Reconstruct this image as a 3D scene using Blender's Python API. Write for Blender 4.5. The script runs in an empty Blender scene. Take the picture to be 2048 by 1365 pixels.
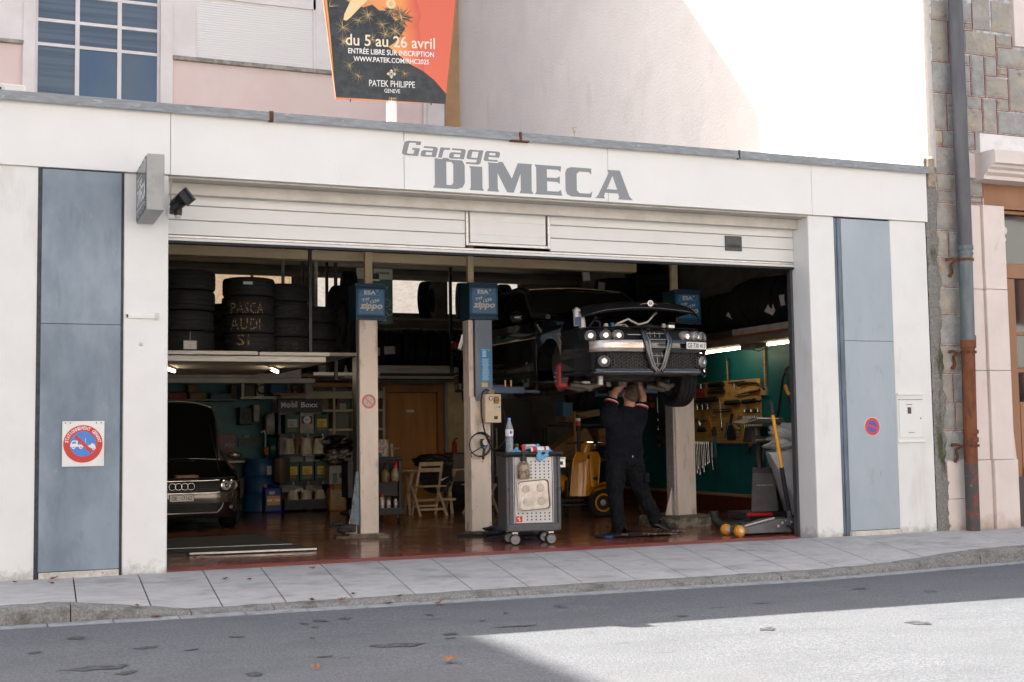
import bpy, math, random
from mathutils import Vector, Matrix
R = math.radians
S = bpy.context.scene
COL = S.collection
random.seed(7)

# ------------------------------------------------------------------ camera
cd = bpy.data.cameras.new('camera'); cam = bpy.data.objects.new('camera', cd); COL.objects.link(cam)
cd.sensor_width = 36; cd.lens = 44.716; cd.clip_end = 500; cd.clip_start = 0.1
_y, _p, _r = R(22.4768513), R(4.17198183), R(-0.84151565)
_f = Vector((math.sin(_y)*math.cos(_p), math.cos(_y)*math.cos(_p), math.sin(_p)))
_rt = Vector((math.cos(_y), -math.sin(_y), 0)); _up = _rt.cross(_f)
_r2 = _rt*math.cos(_r)+_up*math.sin(_r); _u2 = -_rt*math.sin(_r)+_up*math.cos(_r)
cam.matrix_world = Matrix(((_r2.x, _u2.x, -_f.x, 0), (_r2.y, _u2.y, -_f.y, 0), (_r2.z, _u2.z, -_f.z, 1.2), (0, 0, 0, 1)))
S.camera = cam

# ------------------------------------------------------------------ sky, sun, exposure
SUN = Vector((0.87, -1.0, -1.14)).normalized()            # the way the light travels
elev = math.asin(-SUN.z); azim = math.atan2(-SUN.x, -SUN.y)
W = bpy.data.worlds.new('World'); S.world = W; W.use_nodes = True
nt = W.node_tree; nt.nodes.clear()
sky = nt.nodes.new('ShaderNodeTexSky'); sky.sky_type = 'NISHITA'; sky.sun_disc = False
sky.sun_elevation = elev; sky.sun_rotation = azim; sky.air_density = 0.8; sky.dust_density = 3.5; sky.ozone_density = 0.6
hs = nt.nodes.new('ShaderNodeHueSaturation'); hs.inputs['Saturation'].default_value = 0.6
bg = nt.nodes.new('ShaderNodeBackground'); bg.inputs['Strength'].default_value = 0.085
wo = nt.nodes.new('ShaderNodeOutputWorld')
nt.links.new(sky.outputs[0], hs.inputs['Color']); nt.links.new(hs.outputs[0], bg.inputs['Color']); nt.links.new(bg.outputs[0], wo.inputs['Surface'])
sl = bpy.data.lights.new('sun', 'SUN'); sl.energy = 4.0; sl.angle = R(0.45); sl.color = (1.0, 0.945, 0.85)
so = bpy.data.objects.new('sun', sl); COL.objects.link(so); so.location = (-20, 30, 40)
so.rotation_euler = SUN.to_track_quat('-Z', 'Y').to_euler()
S.view_settings.view_transform = 'Standard'; S.view_settings.look = 'None'
S.view_settings.gamma = 1.0; S.view_settings.use_curve_mapping = False
S.view_settings.exposure = 2.22
S.render.engine = 'CYCLES'
S.cycles.use_denoising = True
S.cycles.max_bounces = 10; S.cycles.diffuse_bounces = 8; S.cycles.glossy_bounces = 4; S.cycles.transmission_bounces = 6
S.cycles.caustics_reflective = False; S.cycles.caustics_refractive = False
S.cycles.sample_clamp_indirect = 4.0

# ------------------------------------------------------------------ materials
MATS = {}
def mat(name, col, rough=.5, metal=0, col2=None, ns=6, lo=.42, hi=.62, det=8, st=(1, 1, 1), bump=0, bs=80, bd=.004, spec=.5,
        coat=0, emit=0, trans=0, ior=1.45, rvar=0, dirt=None, zdirt=None, alpha=1, aniso=0, sheen=0, obj=False):
    if name in MATS: return MATS[name]
    m = bpy.data.materials.new(name); m.use_nodes = True; MATS[name] = m
    t = m.node_tree; b = t.nodes['Principled BSDF']; L = t.links.new
    c4 = lambda c: (c[0], c[1], c[2], 1)
    b.inputs['Base Color'].default_value = c4(col); b.inputs['Roughness'].default_value = rough
    b.inputs['Metallic'].default_value = metal; b.inputs['Specular IOR Level'].default_value = spec
    b.inputs['Coat Weight'].default_value = coat; b.inputs['Transmission Weight'].default_value = trans; b.inputs['IOR'].default_value = ior
    b.inputs['Alpha'].default_value = alpha; b.inputs['Sheen Weight'].default_value = sheen
    if emit:
        b.inputs['Emission Color'].default_value = c4(col); b.inputs['Emission Strength'].default_value = emit
    if col2 is None and not bump and dirt is None and zdirt is None and not rvar: return m
    if obj:
        g = t.nodes.new('ShaderNodeTexCoord'); pos = g.outputs['Object']
    else:
        g = t.nodes.new('ShaderNodeNewGeometry'); pos = g.outputs['Position']
    def noise(scale, detail, stretch, off=0):
        mp = t.nodes.new('ShaderNodeMapping'); mp.inputs['Scale'].default_value = stretch; mp.inputs['Location'].default_value = (off, off*.7, off*.3)
        L(pos, mp.inputs['Vector'])
        n = t.nodes.new('ShaderNodeTexNoise'); n.inputs['Scale'].default_value = scale; n.inputs['Detail'].default_value = detail; n.inputs['Roughness'].default_value = .62
        L(mp.outputs[0], n.inputs['Vector']); return n.outputs['Fac']
    def ramp(src, a, z):
        r = t.nodes.new('ShaderNodeMapRange'); r.inputs[1].default_value = a; r.inputs[2].default_value = z; r.clamp = True
        L(src, r.inputs[0]); return r.outputs[0]
    def mix(fac, a, bb):
        x = t.nodes.new('ShaderNodeMix'); x.data_type = 'RGBA'
        L(fac, x.inputs['Factor'])
        if isinstance(a, tuple): x.inputs['A'].default_value = c4(a)
        else: L(a, x.inputs['A'])
        x.inputs['B'].default_value = c4(bb); return x.outputs['Result']
    cur = tuple(col)
    if col2 is not None:
        cur = mix(ramp(noise(ns, det, st), lo, hi), cur, tuple(col2))
    for i, d in enumerate(dirt or []):      # (colour, scale, lo, hi, stretch, amount)
        f = ramp(noise(d[1], 10, d[4], 7.3*(i+1)), d[2], d[3])
        mm = t.nodes.new('ShaderNodeMath'); mm.operation = 'MULTIPLY'; mm.inputs[1].default_value = d[5]; L(f, mm.inputs[0])
        cur = mix(mm.outputs[0], cur, tuple(d[0]))
    if zdirt:                                # splashed dirt low on a wall: (z0, z1, colour, scale)
        sx = t.nodes.new('ShaderNodeSeparateXYZ'); L(pos, sx.inputs[0])
        h = ramp(sx.outputs['Z'], zdirt[1], zdirt[0])
        n = noise(zdirt[3], 12, (1, 1, 1), 3.1)
        a = t.nodes.new('ShaderNodeMath'); a.operation = 'ADD'; L(h, a.inputs[0]); L(n, a.inputs[1])
        cur = mix(ramp(a.outputs[0], 1.0, 1.7), cur, tuple(zdirt[2]))
    if not isinstance(cur, tuple): L(cur, b.inputs['Base Color'])
    if emit and not isinstance(cur, tuple): L(cur, b.inputs['Emission Color'])
    if rvar:
        r = t.nodes.new('ShaderNodeMapRange'); r.inputs[1].default_value = .3; r.inputs[2].default_value = .7
        r.inputs[3].default_value = max(.02, rough-rvar); r.inputs[4].default_value = min(1, rough+rvar)
        L(noise(ns*1.7, 6, st, 11), r.inputs[0]); L(r.outputs[0], b.inputs['Roughness'])
    if bump:
        bn = t.nodes.new('ShaderNodeBump'); bn.inputs['Strength'].default_value = bump; bn.inputs['Distance'].default_value = bd
        L(noise(bs, 6, st, 5), bn.inputs['Height']); L(bn.outputs[0], b.inputs['Normal'])
    return m

# ------------------------------------------------------------------ mesh helpers
def wmat(o):
    m = o.matrix_basis.copy()
    return wmat(o.parent) @ m if o.parent else m

class MB:
    def __init__(s): s.v = []; s.f = []; s.mi = []; s.m = 0
    def vert(s, p): s.v.append(tuple(p)); return len(s.v)-1
    def face(s, ids): s.f.append(tuple(ids)); s.mi.append(s.m)
    def poly(s, pts): s.face([s.vert(p) for p in pts]); return s
    def box(s, x0, x1, y0, y1, z0, z1, T=None):
        c = [(x0, y0, z0), (x1, y0, z0), (x1, y1, z0), (x0, y1, z0), (x0, y0, z1), (x1, y0, z1), (x1, y1, z1), (x0, y1, z1)]
        if T is not None: c = [T @ Vector(p) for p in c]
        i = [s.vert(p) for p in c]
        for q in ((0, 3, 2, 1), (4, 5, 6, 7), (0, 1, 5, 4), (1, 2, 6, 5), (2, 3, 7, 6), (3, 0, 4, 7)): s.face([i[k] for k in q])
        return s
    def hexa(s, lo, hi):               # two quads, bottom and top
        i = [s.vert(p) for p in list(lo)+list(hi)]
        for q in ((0, 3, 2, 1), (4, 5, 6, 7), (0, 1, 5, 4), (1, 2, 6, 5), (2, 3, 7, 6), (3, 0, 4, 7)): s.face([i[k] for k in q])
        return s
    def bar(s, p, q, w, h=None, up=(0, 0, 1)):    # rectangular bar from p to q
        p = Vector(p); q = Vector(q); h = h or w; d = (q-p).normalized(); u = Vector(up)
        if abs(d.dot(u)) > .98: u = Vector((0, 1, 0))
        a = d.cross(u).normalized()*w/2; b = a.cross(d).normalized()*h/2
        return s.hexa([p-a-b, p+a-b, p+a+b, p-a+b], [q-a-b, q+a-b, q+a+b, q-a+b])
    def cyl(s, p, q, r, r2=None, n=14, caps=True):
        p = Vector(p); q = Vector(q); r2 = r if r2 is None else r2; d = (q-p).normalized()
        u = Vector((0, 0, 1)) if abs(d.z) < .9 else Vector((1, 0, 0))
        a = d.cross(u).normalized(); b = d.cross(a)
        i0 = [s.vert(p+(a*math.cos(t)+b*math.sin(t))*r) for t in [2*math.pi*k/n for k in range(n)]]
        i1 = [s.vert(q+(a*math.cos(t)+b*math.sin(t))*r2) for t in [2*math.pi*k/n for k in range(n)]]
        for k in range(n): s.face((i0[k], i0[(k+1) % n], i1[(k+1) % n], i1[k]))
        if caps: s.face(i0[::-1]); s.face(i1)
        return s
    def tube(s, pts, r, n=8, caps=True):
        pts = [Vector(p) for p in pts]; rings = []; a = None
        rr = r if isinstance(r, (list, tuple)) else [r]*len(pts)
        for k, p in enumerate(pts):
            d = (pts[min(k+1, len(pts)-1)]-pts[max(k-1, 0)]).normalized()
            if a is None: a = d.orthogonal().normalized()
            a = (a-d*a.dot(d)).normalized(); b = d.cross(a)
            rings.append([s.vert(p+(a*math.cos(t)+b*math.sin(t))*rr[k]) for t in [2*math.pi*j/n for j in range(n)]])
        for x, y in zip(rings, rings[1:]):
            for j in range(n): s.face((x[j], x[(j+1) % n], y[(j+1) % n], y[j]))
        if caps: s.face(rings[0][::-1]); s.face(rings[-1])
        return s
    def lathe(s, prof, n=24, c=(0, 0, 0), ax=(0, 0, 1), a0=0, a1=None):   # prof: (radius, height along axis)
        c = Vector(c); d = Vector(ax).normalized(); a = d.orthogonal().normalized(); b = d.cross(a); rings = []
        full = a1 is None; a1 = 2*math.pi if full else a1; m = n if full else n+1
        for r, h in prof:
            rings.append([s.vert(c+d*h+(a*math.cos(t)+b*math.sin(t))*r) for t in [a0+(a1-a0)*k/n for k in range(m)]])
        for x, y in zip(rings, rings[1:]):
            for j in range(n): s.face((x[j], x[(j+1) % m], y[(j+1) % m], y[j]))
        return s
    def prism(s, poly, o, r, u, depth):           # 2-D outline in the plane (r, u) at o, thickened along -(r x u)... n
        o = Vector(o); r = Vector(r); u = Vector(u); n = r.cross(u).normalized()*depth
        f = [s.vert(o+r*x+u*y+n) for x, y in poly]; k = [s.vert(o+r*x+u*y) for x, y in poly]
        s.face(f); s.face(k[::-1]); N = len(poly)
        for j in range(N): s.face((k[j], k[(j+1) % N], f[(j+1) % N], f[j]))
        return s
    def grid(s, fn, nu, nv, flip=False, closeu=False):
        I = [[s.vert(fn(i/nu, j/nv)) for j in range(nv+1)] for i in range(nu+(0 if closeu else 1))]
        for i in range(nu):
            for j in range(nv):
                a = I[i]; b = I[(i+1) % len(I)]
                q = (a[j], b[j], b[j+1], a[j+1]); s.face(q[::-1] if flip else q)
        return s
    def ring(s, c, r, u, R0, R1, n=32, a0=0, a1=None):  # flat ring in the plane (r, u)
        c = Vector(c); r = Vector(r); u = Vector(u); full = a1 is None; a1 = 2*math.pi if full else a1
        for k in range(n):
            t = a0+(a1-a0)*k/n; t2 = a0+(a1-a0)*(k+1)/n
            d = r*math.cos(t)+u*math.sin(t); e = r*math.cos(t2)+u*math.sin(t2)
            if R0 > 0: s.poly([c+d*R0, c+d*R1, c+e*R1, c+e*R0])
            else: s.poly([c, c+d*R1, c+e*R1])
        return s
    def add(s, o, T=None):
        k = len(s.v); s.v += [tuple(T @ Vector(p)) if T is not None else p for p in o.v]
        s.f += [tuple(i+k for i in f) for f in o.f]; s.mi += o.mi; return s
    def build(s, name, m, parent=None, smooth=0, bevel=0, kind=None, seg=2):
        me = bpy.data.meshes.new(name)
        vs = s.v
        if parent is not None:
            inv = wmat(parent).inverted(); vs = [tuple(inv @ Vector(p)) for p in vs]
        me.from_pydata(vs, [], s.f)
        for x in (m if isinstance(m, (list, tuple)) else [m]): me.materials.append(x)
        if isinstance(m, (list, tuple)): me.polygons.foreach_set('material_index', s.mi)
        me.update()
        if smooth:
            me.shade_smooth(); me.set_sharp_from_angle(angle=R(smooth))
        o = bpy.data.objects.new(name, me); COL.objects.link(o)
        if parent is not None: o.parent = parent
        if bevel:
            b = o.modifiers.new('bevel', 'BEVEL'); b.width = bevel; b.segments = seg; b.limit_method = 'ANGLE'; b.angle_limit = R(35)
            if not smooth: me.shade_smooth(); me.set_sharp_from_angle(angle=R(50))
        if kind: o['kind'] = kind
        return o

def tag(o, label, cat, group=None):
    o['label'] = label; o['category'] = cat
    if group: o['group'] = group
    return o
def thing(name, label, cat, loc=(0, 0, 0), rotz=0, group=None):
    o = bpy.data.objects.new(name, None); o.empty_display_size = .1; COL.objects.link(o)
    o.location = loc; o.rotation_euler = (0, 0, rotz); return tag(o, label, cat, group)
KIDS = {}
def dup(o, parent=None, loc=None, rot=None, scale=None, label=None, kids=None):
    c = o.copy(); COL.objects.link(c)
    if parent is not None: c.parent = parent
    for ch in list(o.children): dup(ch, c)
    if loc is not None: c.location = loc
    if rot is not None: c.rotation_euler = rot
    if scale is not None: c.scale = (scale,)*3 if isinstance(scale, (int, float)) else scale
    if label: c['label'] = label
    return c

# flat lettering: real faces, fitted into a box of width w and/or height h centred on o, in the plane (r, u)
def glyphs(body, bold=0.0, shear=0.0, spacing=1.0, res=3):
    cu = bpy.data.curves.new('lettering', 'FONT'); cu.body = body; cu.size = 1; cu.offset = bold; cu.shear = shear
    cu.space_character = spacing; cu.resolution_u = res; cu.fill_mode = 'FRONT'
    o = bpy.data.objects.new('lettering', cu); me = o.to_mesh()
    v = [(p.co.x, p.co.y) for p in me.vertices]; f = [tuple(p.vertices) for p in me.polygons]
    o.to_mesh_clear(); bpy.data.objects.remove(o); bpy.data.curves.remove(cu)
    return v, f
def text(mb, body, o, r=(1, 0, 0), u=(0, 0, 1), w=None, h=None, bold=0.0, shear=0.0, spacing=1.0, align='c', rot=0, res=3):
    v, f = glyphs(body, bold, shear, spacing, res)
    if not v: return mb
    x0 = min(p[0] for p in v); x1 = max(p[0] for p in v); y0 = min(p[1] for p in v); y1 = max(p[1] for p in v)
    sx = w/(x1-x0) if w else h/(y1-y0); sy = h/(y1-y0) if h else sx
    o = Vector(o); r = Vector(r).normalized(); u = Vector(u).normalized(); k = len(mb.v)
    cx = (x0+x1)/2 if align == 'c' else x0
    c, s_ = math.cos(rot), math.sin(rot)
    for x, y in v:
        X = (x-cx)*sx; Y = (y-(y0+y1)/2)*sy
        mb.vert(o+r*(X*c-Y*s_)+u*(X*s_+Y*c))
    for q in f: mb.face([i+k for i in q])
    return mb
def arctext(mb, body, c, r, u, rad, a0, a1, h, w, bold=.02):     # letters round an arc from angle a0 to a1
    n = len(body)
    for i, ch in enumerate(body):
        if ch == ' ': continue
        a = a0+(a1-a0)*i/(n-1); d = Vector(r)*math.cos(a)+Vector(u)*math.sin(a); tr = Vector(r)*math.sin(a)-Vector(u)*math.cos(a)
        text(mb, ch, Vector(c)+d*rad, tr, d, w=(w*.3 if ch == 'I' else w), h=h, bold=bold, res=2)
    return mb
X3 = Vector((1, 0, 0)); Y3 = Vector((0, 1, 0)); Z3 = Vector((0, 0, 1))
def rnd(a, b): return random.uniform(a, b)
# ------------------------------------------------------------------ palette
GRIME = (.05, .045, .04)
m_white = mat('white_render', (.79, .80, .79), .8, col2=(.74, .745, .735), ns=2.5, lo=.35, hi=.7, bump=.15, bs=60,
              dirt=[(GRIME, 38, .70, .76, (1, 1, 1), .5), ((.45, .38, .33), 3, .58, .75, (1, 1, .25), .35)], zdirt=(-.08, .26, (.14, .125, .095), 14))
m_fascia = mat('fascia_paint', (.79, .80, .79), .45, col2=(.755, .757, .745), ns=1.6, lo=.3, hi=.75,
               dirt=[((.32, .2, .13), 26, .715, .76, (1, 1, 1), .5), ((.55, .45, .38), 7, .62, .8, (1, 1, .12), .25)], spec=.3)
m_soffit = mat('soffit_paint', (.55, .53, .49), .6, col2=(.47, .45, .41), ns=4, dirt=[(GRIME, 30, .68, .74, (1, 1, 1), .5)])
m_zinc = mat('zinc_capping', (.30, .33, .36), .55, .3, col2=(.20, .215, .225), ns=9, lo=.35, hi=.65, st=(1, 1, 6), dirt=[((.62, .62, .6), 22, .62, .7, (.4, 1, 1), .6), ((.10, .08, .06), 40, .66, .72, (1, 1, 1), .7)])
m_rust = mat('rust', (.16, .055, .022), .85, col2=(.06, .03, .02), ns=30, bump=.4, bs=90)
m_bluepanel = mat('blue_grey_sheet', (.225, .29, .355), .42, 0, col2=(.275, .335, .40), ns=2.2, lo=.35, hi=.65, st=(1, 1, .35), rvar=.1, spec=.4,
                  dirt=[((.14, .185, .235), 1.0, .42, .66, (1.6, 1, .8), .9), ((.12, .155, .19), 7, .58, .70, (1, 1, .22), .45), ((.42, .45, .48), 14, .66, .72, (1, 1, .3), .35)])
m_bluelight = mat('pale_blue_sheet', (.40, .45, .51), .38, 0, col2=(.34, .41, .46), ns=2.4, lo=.35, hi=.65, st=(1, 1, .35), rvar=.1, spec=.4,
                  dirt=[((.24, .31, .35), 9, .58, .70, (1, 1, .45), .40), ((.30, .36, .40), 1.3, .45, .72, (1, 1, .5), .6), ((.14, .17, .20), 24, .70, .74, (1, 1, .3), .5)])
m_darkstrip = mat('dark_steel_edge', (.045, .055, .07), .5, .4, col2=(.03, .03, .03), ns=20)
m_slate = mat('slate_blue_edge', (.13, .17, .22), .45, .2, col2=(.08, .11, .14), ns=14, st=(1, 1, .2))
m_plinthw = mat('whitewashed_plinth', (.66, .63, .58), .85, col2=(.5, .47, .42), ns=8, dirt=[(GRIME, 28, .6, .68, (1, 1, 1), .75)], bump=.3, bs=50)
m_grey_letters = mat('grey_letter_film', (.235, .255, .275), .5)
m_outline = mat('white_letter_film', (.82, .80, .79), .5)
m_door = mat('door_slat_paint', (.72, .725, .715), .42, col2=(.67, .67, .655), ns=1.4, lo=.3, hi=.7, dirt=[(GRIME, 34, .70, .75, (1, 1, 1), .5)], spec=.4)
m_alu = mat('door_aluminium', (.62, .61, .60), .35, .5, col2=(.5, .49, .47), ns=16, st=(1, 1, 3))
m_rubber = mat('black_rubber', (.018, .018, .018), .75, col2=(.03, .03, .03), ns=20)
m_black = mat('black_plastic', (.02, .02, .022), .45, rvar=.1, ns=20)
m_darkgrey = mat('dark_grey_plastic', (.06, .062, .066), .5, col2=(.085, .085, .085), ns=30)
m_asphalt = mat('asphalt', (.105, .113, .128), .88, col2=(.185, .19, .20), ns=60, lo=.44, hi=.66, det=3, bump=.7, bs=75, bd=.012,
                dirt=[((.095, .10, .11), 1.1, .45, .7, (1, 2, 1), .55), ((.05, .052, .058), 48, .60, .66, (1, 1, 1), .65), ((.46, .45, .44), 85, .66, .70, (1, 1, 1), .75), ((.04, .041, .045), 3.1, .66, .71, (.5, 1.5, 1), .6), ((.19, .185, .18), .5, .5, .75, (1, 1, 1), .25)])
m_slab = mat('concrete_slab', (.52, .505, .49), .85, col2=(.43, .42, .405), ns=5, lo=.38, hi=.68, bump=.25, bs=120,
             dirt=[((.22, .215, .205), 2.0, .52, .70, (1, 1.6, 1), .65), ((.26, .255, .245), 9, .55, .68, (.6, 1.6, 1), .5), ((.62, .61, .6), 34, .60, .68, (2, .3, 1), .35), ((.13, .125, .115), 30, .66, .72, (1, 1, 1), .55)])
m_joint = mat('slab_joint', (.07, .07, .065), .95)
m_kerb = mat('granite_kerb', (.30, .295, .285), .9, col2=(.16, .155, .145), ns=55, lo=.35, hi=.65, bump=.8, bs=45, bd=.012, dirt=[((.08, .075, .065), 6, .5, .68, (1, 1, 2), .7)])
m_gutter = mat('gutter_stone', (.33, .345, .365), .85, col2=(.24, .25, .265), ns=12, bump=.3, bs=70)
m_floor = mat('garage_floor_paint', (.30, .10, .062), .17, col2=(.20, .088, .05), ns=1.5, lo=.35, hi=.65, rvar=.10, spec=.5, bump=.06, bs=14,
              dirt=[((.05, .032, .02), 5, .5, .7, (2.5, 1, 1), .6), ((.34, .20, .15), 70, .72, .75, (1, 1, 1), .5), ((.10, .055, .035), 1.1, .42, .68, (1, 1.4, 1), .55)])
t = m_floor.node_tree; bs_ = t.nodes['Principled BSDF']; src = bs_.inputs['Base Color'].links[0].from_socket      # redder, more worn paint near the threshold
ge = t.nodes.new('ShaderNodeNewGeometry'); sp = t.nodes.new('ShaderNodeSeparateXYZ'); t.links.new(ge.outputs['Position'], sp.inputs[0])
nz = t.nodes.new('ShaderNodeTexNoise'); nz.inputs['Scale'].default_value = 2.2; nz.inputs['Detail'].default_value = 8; t.links.new(ge.outputs['Position'], nz.inputs['Vector'])
ma = t.nodes.new('ShaderNodeMath'); ma.operation = 'MULTIPLY_ADD'; ma.inputs[1].default_value = 1.6; t.links.new(nz.outputs['Fac'], ma.inputs[0]); t.links.new(sp.outputs['Y'], ma.inputs[2])
mr_ = t.nodes.new('ShaderNodeMapRange'); mr_.inputs[1].default_value = 14.0; mr_.inputs[2].default_value = 13.0; t.links.new(ma.outputs[0], mr_.inputs[0])
mx = t.nodes.new('ShaderNodeMix'); mx.data_type = 'RGBA'; t.links.new(mr_.outputs[0], mx.inputs['Factor']); t.links.new(src, mx.inputs['A']); mx.inputs['B'].default_value = (.36, .10, .075, 1); t.links.new(mx.outputs['Result'], bs_.inputs['Base Color'])
m_thresh = mat('red_threshold_paint', (.46, .13, .11), .45, col2=(.33, .10, .08), ns=4, dirt=[((.34, .2, .17), 30, .62, .7, (.3, 2, 1), .5), (GRIME, 9, .6, .72, (.4, 1, 1), .6)], bump=.1, bs=40)
m_pink = mat('pink_render', (.70, .56, .53), .85, col2=(.73, .61, .58), ns=.9, lo=.35, hi=.65, bump=.1, bs=30)
m_pinkwhite = mat('white_window_surround', (.72, .69, .69), .7, col2=(.66, .62, .61), ns=1.2)
m_ochre = mat('ochre_render', (.48, .31, .16), .9, col2=(.42, .27, .15), ns=2, dirt=[(GRIME, 20, .68, .75, (1, 1, 1), .5)])
m_shutter = mat('white_shutter', (.76, .75, .74), .5)
m_sillst = mat('weathered_sill_stone', (.22, .21, .19), .9, col2=(.38, .36, .33), ns=6, st=(1, 1, 1))
m_stucco = mat('pale_stucco', (.62, .585, .56), .95, col2=(.57, .54, .52), ns=1.1, lo=.35, hi=.65, bump=.9, bs=26, bd=.025, dirt=[((.36, .35, .37), .8, .58, .74, (1, 1.6, .7), .45), ((.3, .28, .27), 9, .66, .74, (1, 1, 1), .3)])
STONES = [mat('stone_grey', (.31, .31, .295), .95, col2=(.41, .395, .36), ns=7, lo=.38, hi=.62, bump=1.0, bs=14, bd=.03, dirt=[((.38, .27, .15), 3.3, .55, .66, (1, 1, 1), .6), ((.10, .10, .10), 9, .62, .72, (1, 1, 2), .6)]),
          mat('stone_buff', (.43, .385, .315), .95, col2=(.33, .325, .305), ns=6, lo=.38, hi=.62, bump=1.0, bs=12, bd=.03, dirt=[((.42, .29, .16), 5, .55, .66, (1, 1, 1), .5), ((.11, .11, .11), 8, .6, .72, (1, 1, 2), .6)]),
          mat('stone_pale', (.40, .40, .385), .95, col2=(.30, .305, .30), ns=8, lo=.38, hi=.62, bump=1.0, bs=16, bd=.03, dirt=[((.40, .30, .2), 4, .58, .68, (1, 1, 1), .5)])]
m_mortar = mat('pale_mortar', (.60, .61, .63), .95, col2=(.33, .33, .33), ns=20)
m_pointing = mat('red_pointing_line', (.34, .10, .08), .9)
m_cast = mat('smooth_limestone', (.76, .68, .64), .8, col2=(.70, .62, .58), ns=2.2, lo=.35, hi=.65, bump=.1, bs=60, dirt=[((.42, .32, .24), 4, .6, .74, (1, 1, .5), .45)], zdirt=(-.05, .35, (.34, .24, .16), 5))
m_castw = mat('white_limestone', (.80, .79, .78), .75, col2=(.66, .62, .58), ns=2.5)
m_tanframe = mat('tan_window_frame', (.33, .165, .085), .5, col2=(.28, .14, .075), ns=3, st=(1, 1, .2))
m_brownframe = mat('brown_plinth_panel', (.085, .06, .055), .6)
m_roughcast = mat('rough_grey_render', (.20, .195, .185), 1, col2=(.33, .32, .30), ns=38, lo=.35, hi=.65, bump=1, bs=30, bd=.04, dirt=[((.06, .07, .025), 3.5, .53, .62, (1, 1, .35), .85)])
m_glass = mat('window_glass', (.015, .02, .03), .06, spec=.8)
m_blueglass = mat('sky_reflecting_glass', (.05, .095, .165), .10, col2=(.085, .115, .15), ns=1.3, lo=.35, hi=.65, st=(1, 1, .5), spec=.8)  # blue of the reflected sky is put into the base colour
m_blindglass = mat('glass_over_blinds', (.10, .13, .17), .12, col2=(.06, .085, .12), ns=5, st=(.05, 1, 3), lo=.4, hi=.6, spec=.7)
m_pipe = mat('grey_pipe_paint', (.085, .085, .095), .5, col2=(.12, .12, .13), ns=9, st=(1, 1, .15), spec=.5)
m_pipeblue = mat('verdigris_copper', (.115, .145, .165), .6, .2, col2=(.17, .19, .19), ns=12, st=(1, 1, .3), dirt=[((.16, .30, .30), 14, .62, .7, (1, 1, .4), .6)])
m_piperust = mat('rusty_iron', (.21, .075, .03), .85, col2=(.13, .045, .022), ns=14, st=(1, 1, .4), bump=.3, bs=60, dirt=[((.07, .05, .04), 7, .55, .65, (1, 1, .5), .6)])
m_pipeworn = mat('worn_painted_iron', (.075, .07, .068), .75, col2=(.20, .06, .05), ns=12, lo=.5, hi=.6, st=(1, 1, .6), dirt=[((.4, .38, .36), 40, .64, .68, (1, 1, 1), .8)])

# ------------------------------------------------------------------ road, kerb, pavement
def zroad(x): return -.12-.008*(x-2)
mb = MB()
xs = [-60, -20, -5, 0, 2, 4, 6, 8, 10, 12, 16, 30, 70]
for a, b in zip(xs, xs[1:]):
    mb.poly([(a, -60, zroad(max(-5, min(16, a)))), (b, -60, zroad(max(-5, min(16, b)))), (b, 10.25, zroad(max(-5, min(16, b)))), (a, 10.25, zroad(max(-5, min(16, a))))])
mb.build('road', m_asphalt, kind='structure')
def ky(x): return 9.92 + max(0, min(1, (x-7)/3))*.45                # inner line of the kerb
def kz(x):                                                          # height of the kerb's top
    lo = -.078-.004*max(0, x-4)
    l = .03 if x < .55 else .03+(lo-.03)*min(1, (x-.55)/.9)
    if x < 3: return l if x < 1.45 else lo
    t = max(0, min(1, (x-7.7)/1.7)); t = t*t*(3-2*t)
    return lo+(-.035-lo)*t
# kerb stones: each its own piece
kerb = MB().box(-6, 30, 10.0, 10.1, -.6, -.3).build('kerb', m_kerb, kind='structure')
bx = [-6, -3.5, -1.9, .58, 1.43, 2.05, 4.06, 5.9, 6.62, 8.1, 9.2, 10.6, 13, 16, 20]
random.seed(3)
for a, b in zip(bx, bx[1:]):
    g = MB(); n = max(2, int((b-a)/.12)); a += .004; b -= .004
    nz = [[rnd(-.006, .006) for _ in range(6)] for _ in range(n+1)]
    def P(i, j, a=a, b=b, n=n, nz=nz):
        x = a+(b-a)*i/n; y0 = ky(x); zt = kz(x); zb = zroad(x)-.03
        pr = [(y0, zb), (y0, zt), (y0-.10, zt-.004), (y0-.145, zt-.014), (y0-.165, zt-.04 if zt-.04 > zb else zb), (y0-.168, zb)][j]
        return (x, pr[0]+nz[i][j]*.8, pr[1]+(nz[i][j]*.5 if 0 < j < 5 else 0))
    g.grid(lambda u, v: P(round(u*n), round(v*5)), n, 5)
    for i in (0, n): g.poly([P(i, j) for j in range(6)])
    g.build('kerb_stone', m_kerb, kerb, smooth=55)
# flat gutter stones
gut = MB().box(-6, 30, 9.6, 9.7, -.7, -.5).build('gutter', m_gutter, kind='structure')
x = -6
while x < 11:
    L = rnd(.42, .5); y0 = ky(x)-.172; y1 = ky(x+L)-.172; w = .115
    g = MB(); z = zroad(x)+.006
    g.hexa([(x+.005, y0-w, z-.05), (x+L-.005, y1-w, z-.05), (x+L-.005, y1, z-.05), (x+.005, y0, z-.05)], [(x+.005, y0-w, z), (x+L-.005, y1-w, z+rnd(-.002, .002)), (x+L-.005, y1, z+.004), (x+.005, y0, z+.004)])
    g.build('gutter_stone', m_gutter, gut, bevel=.004); x += L
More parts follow.
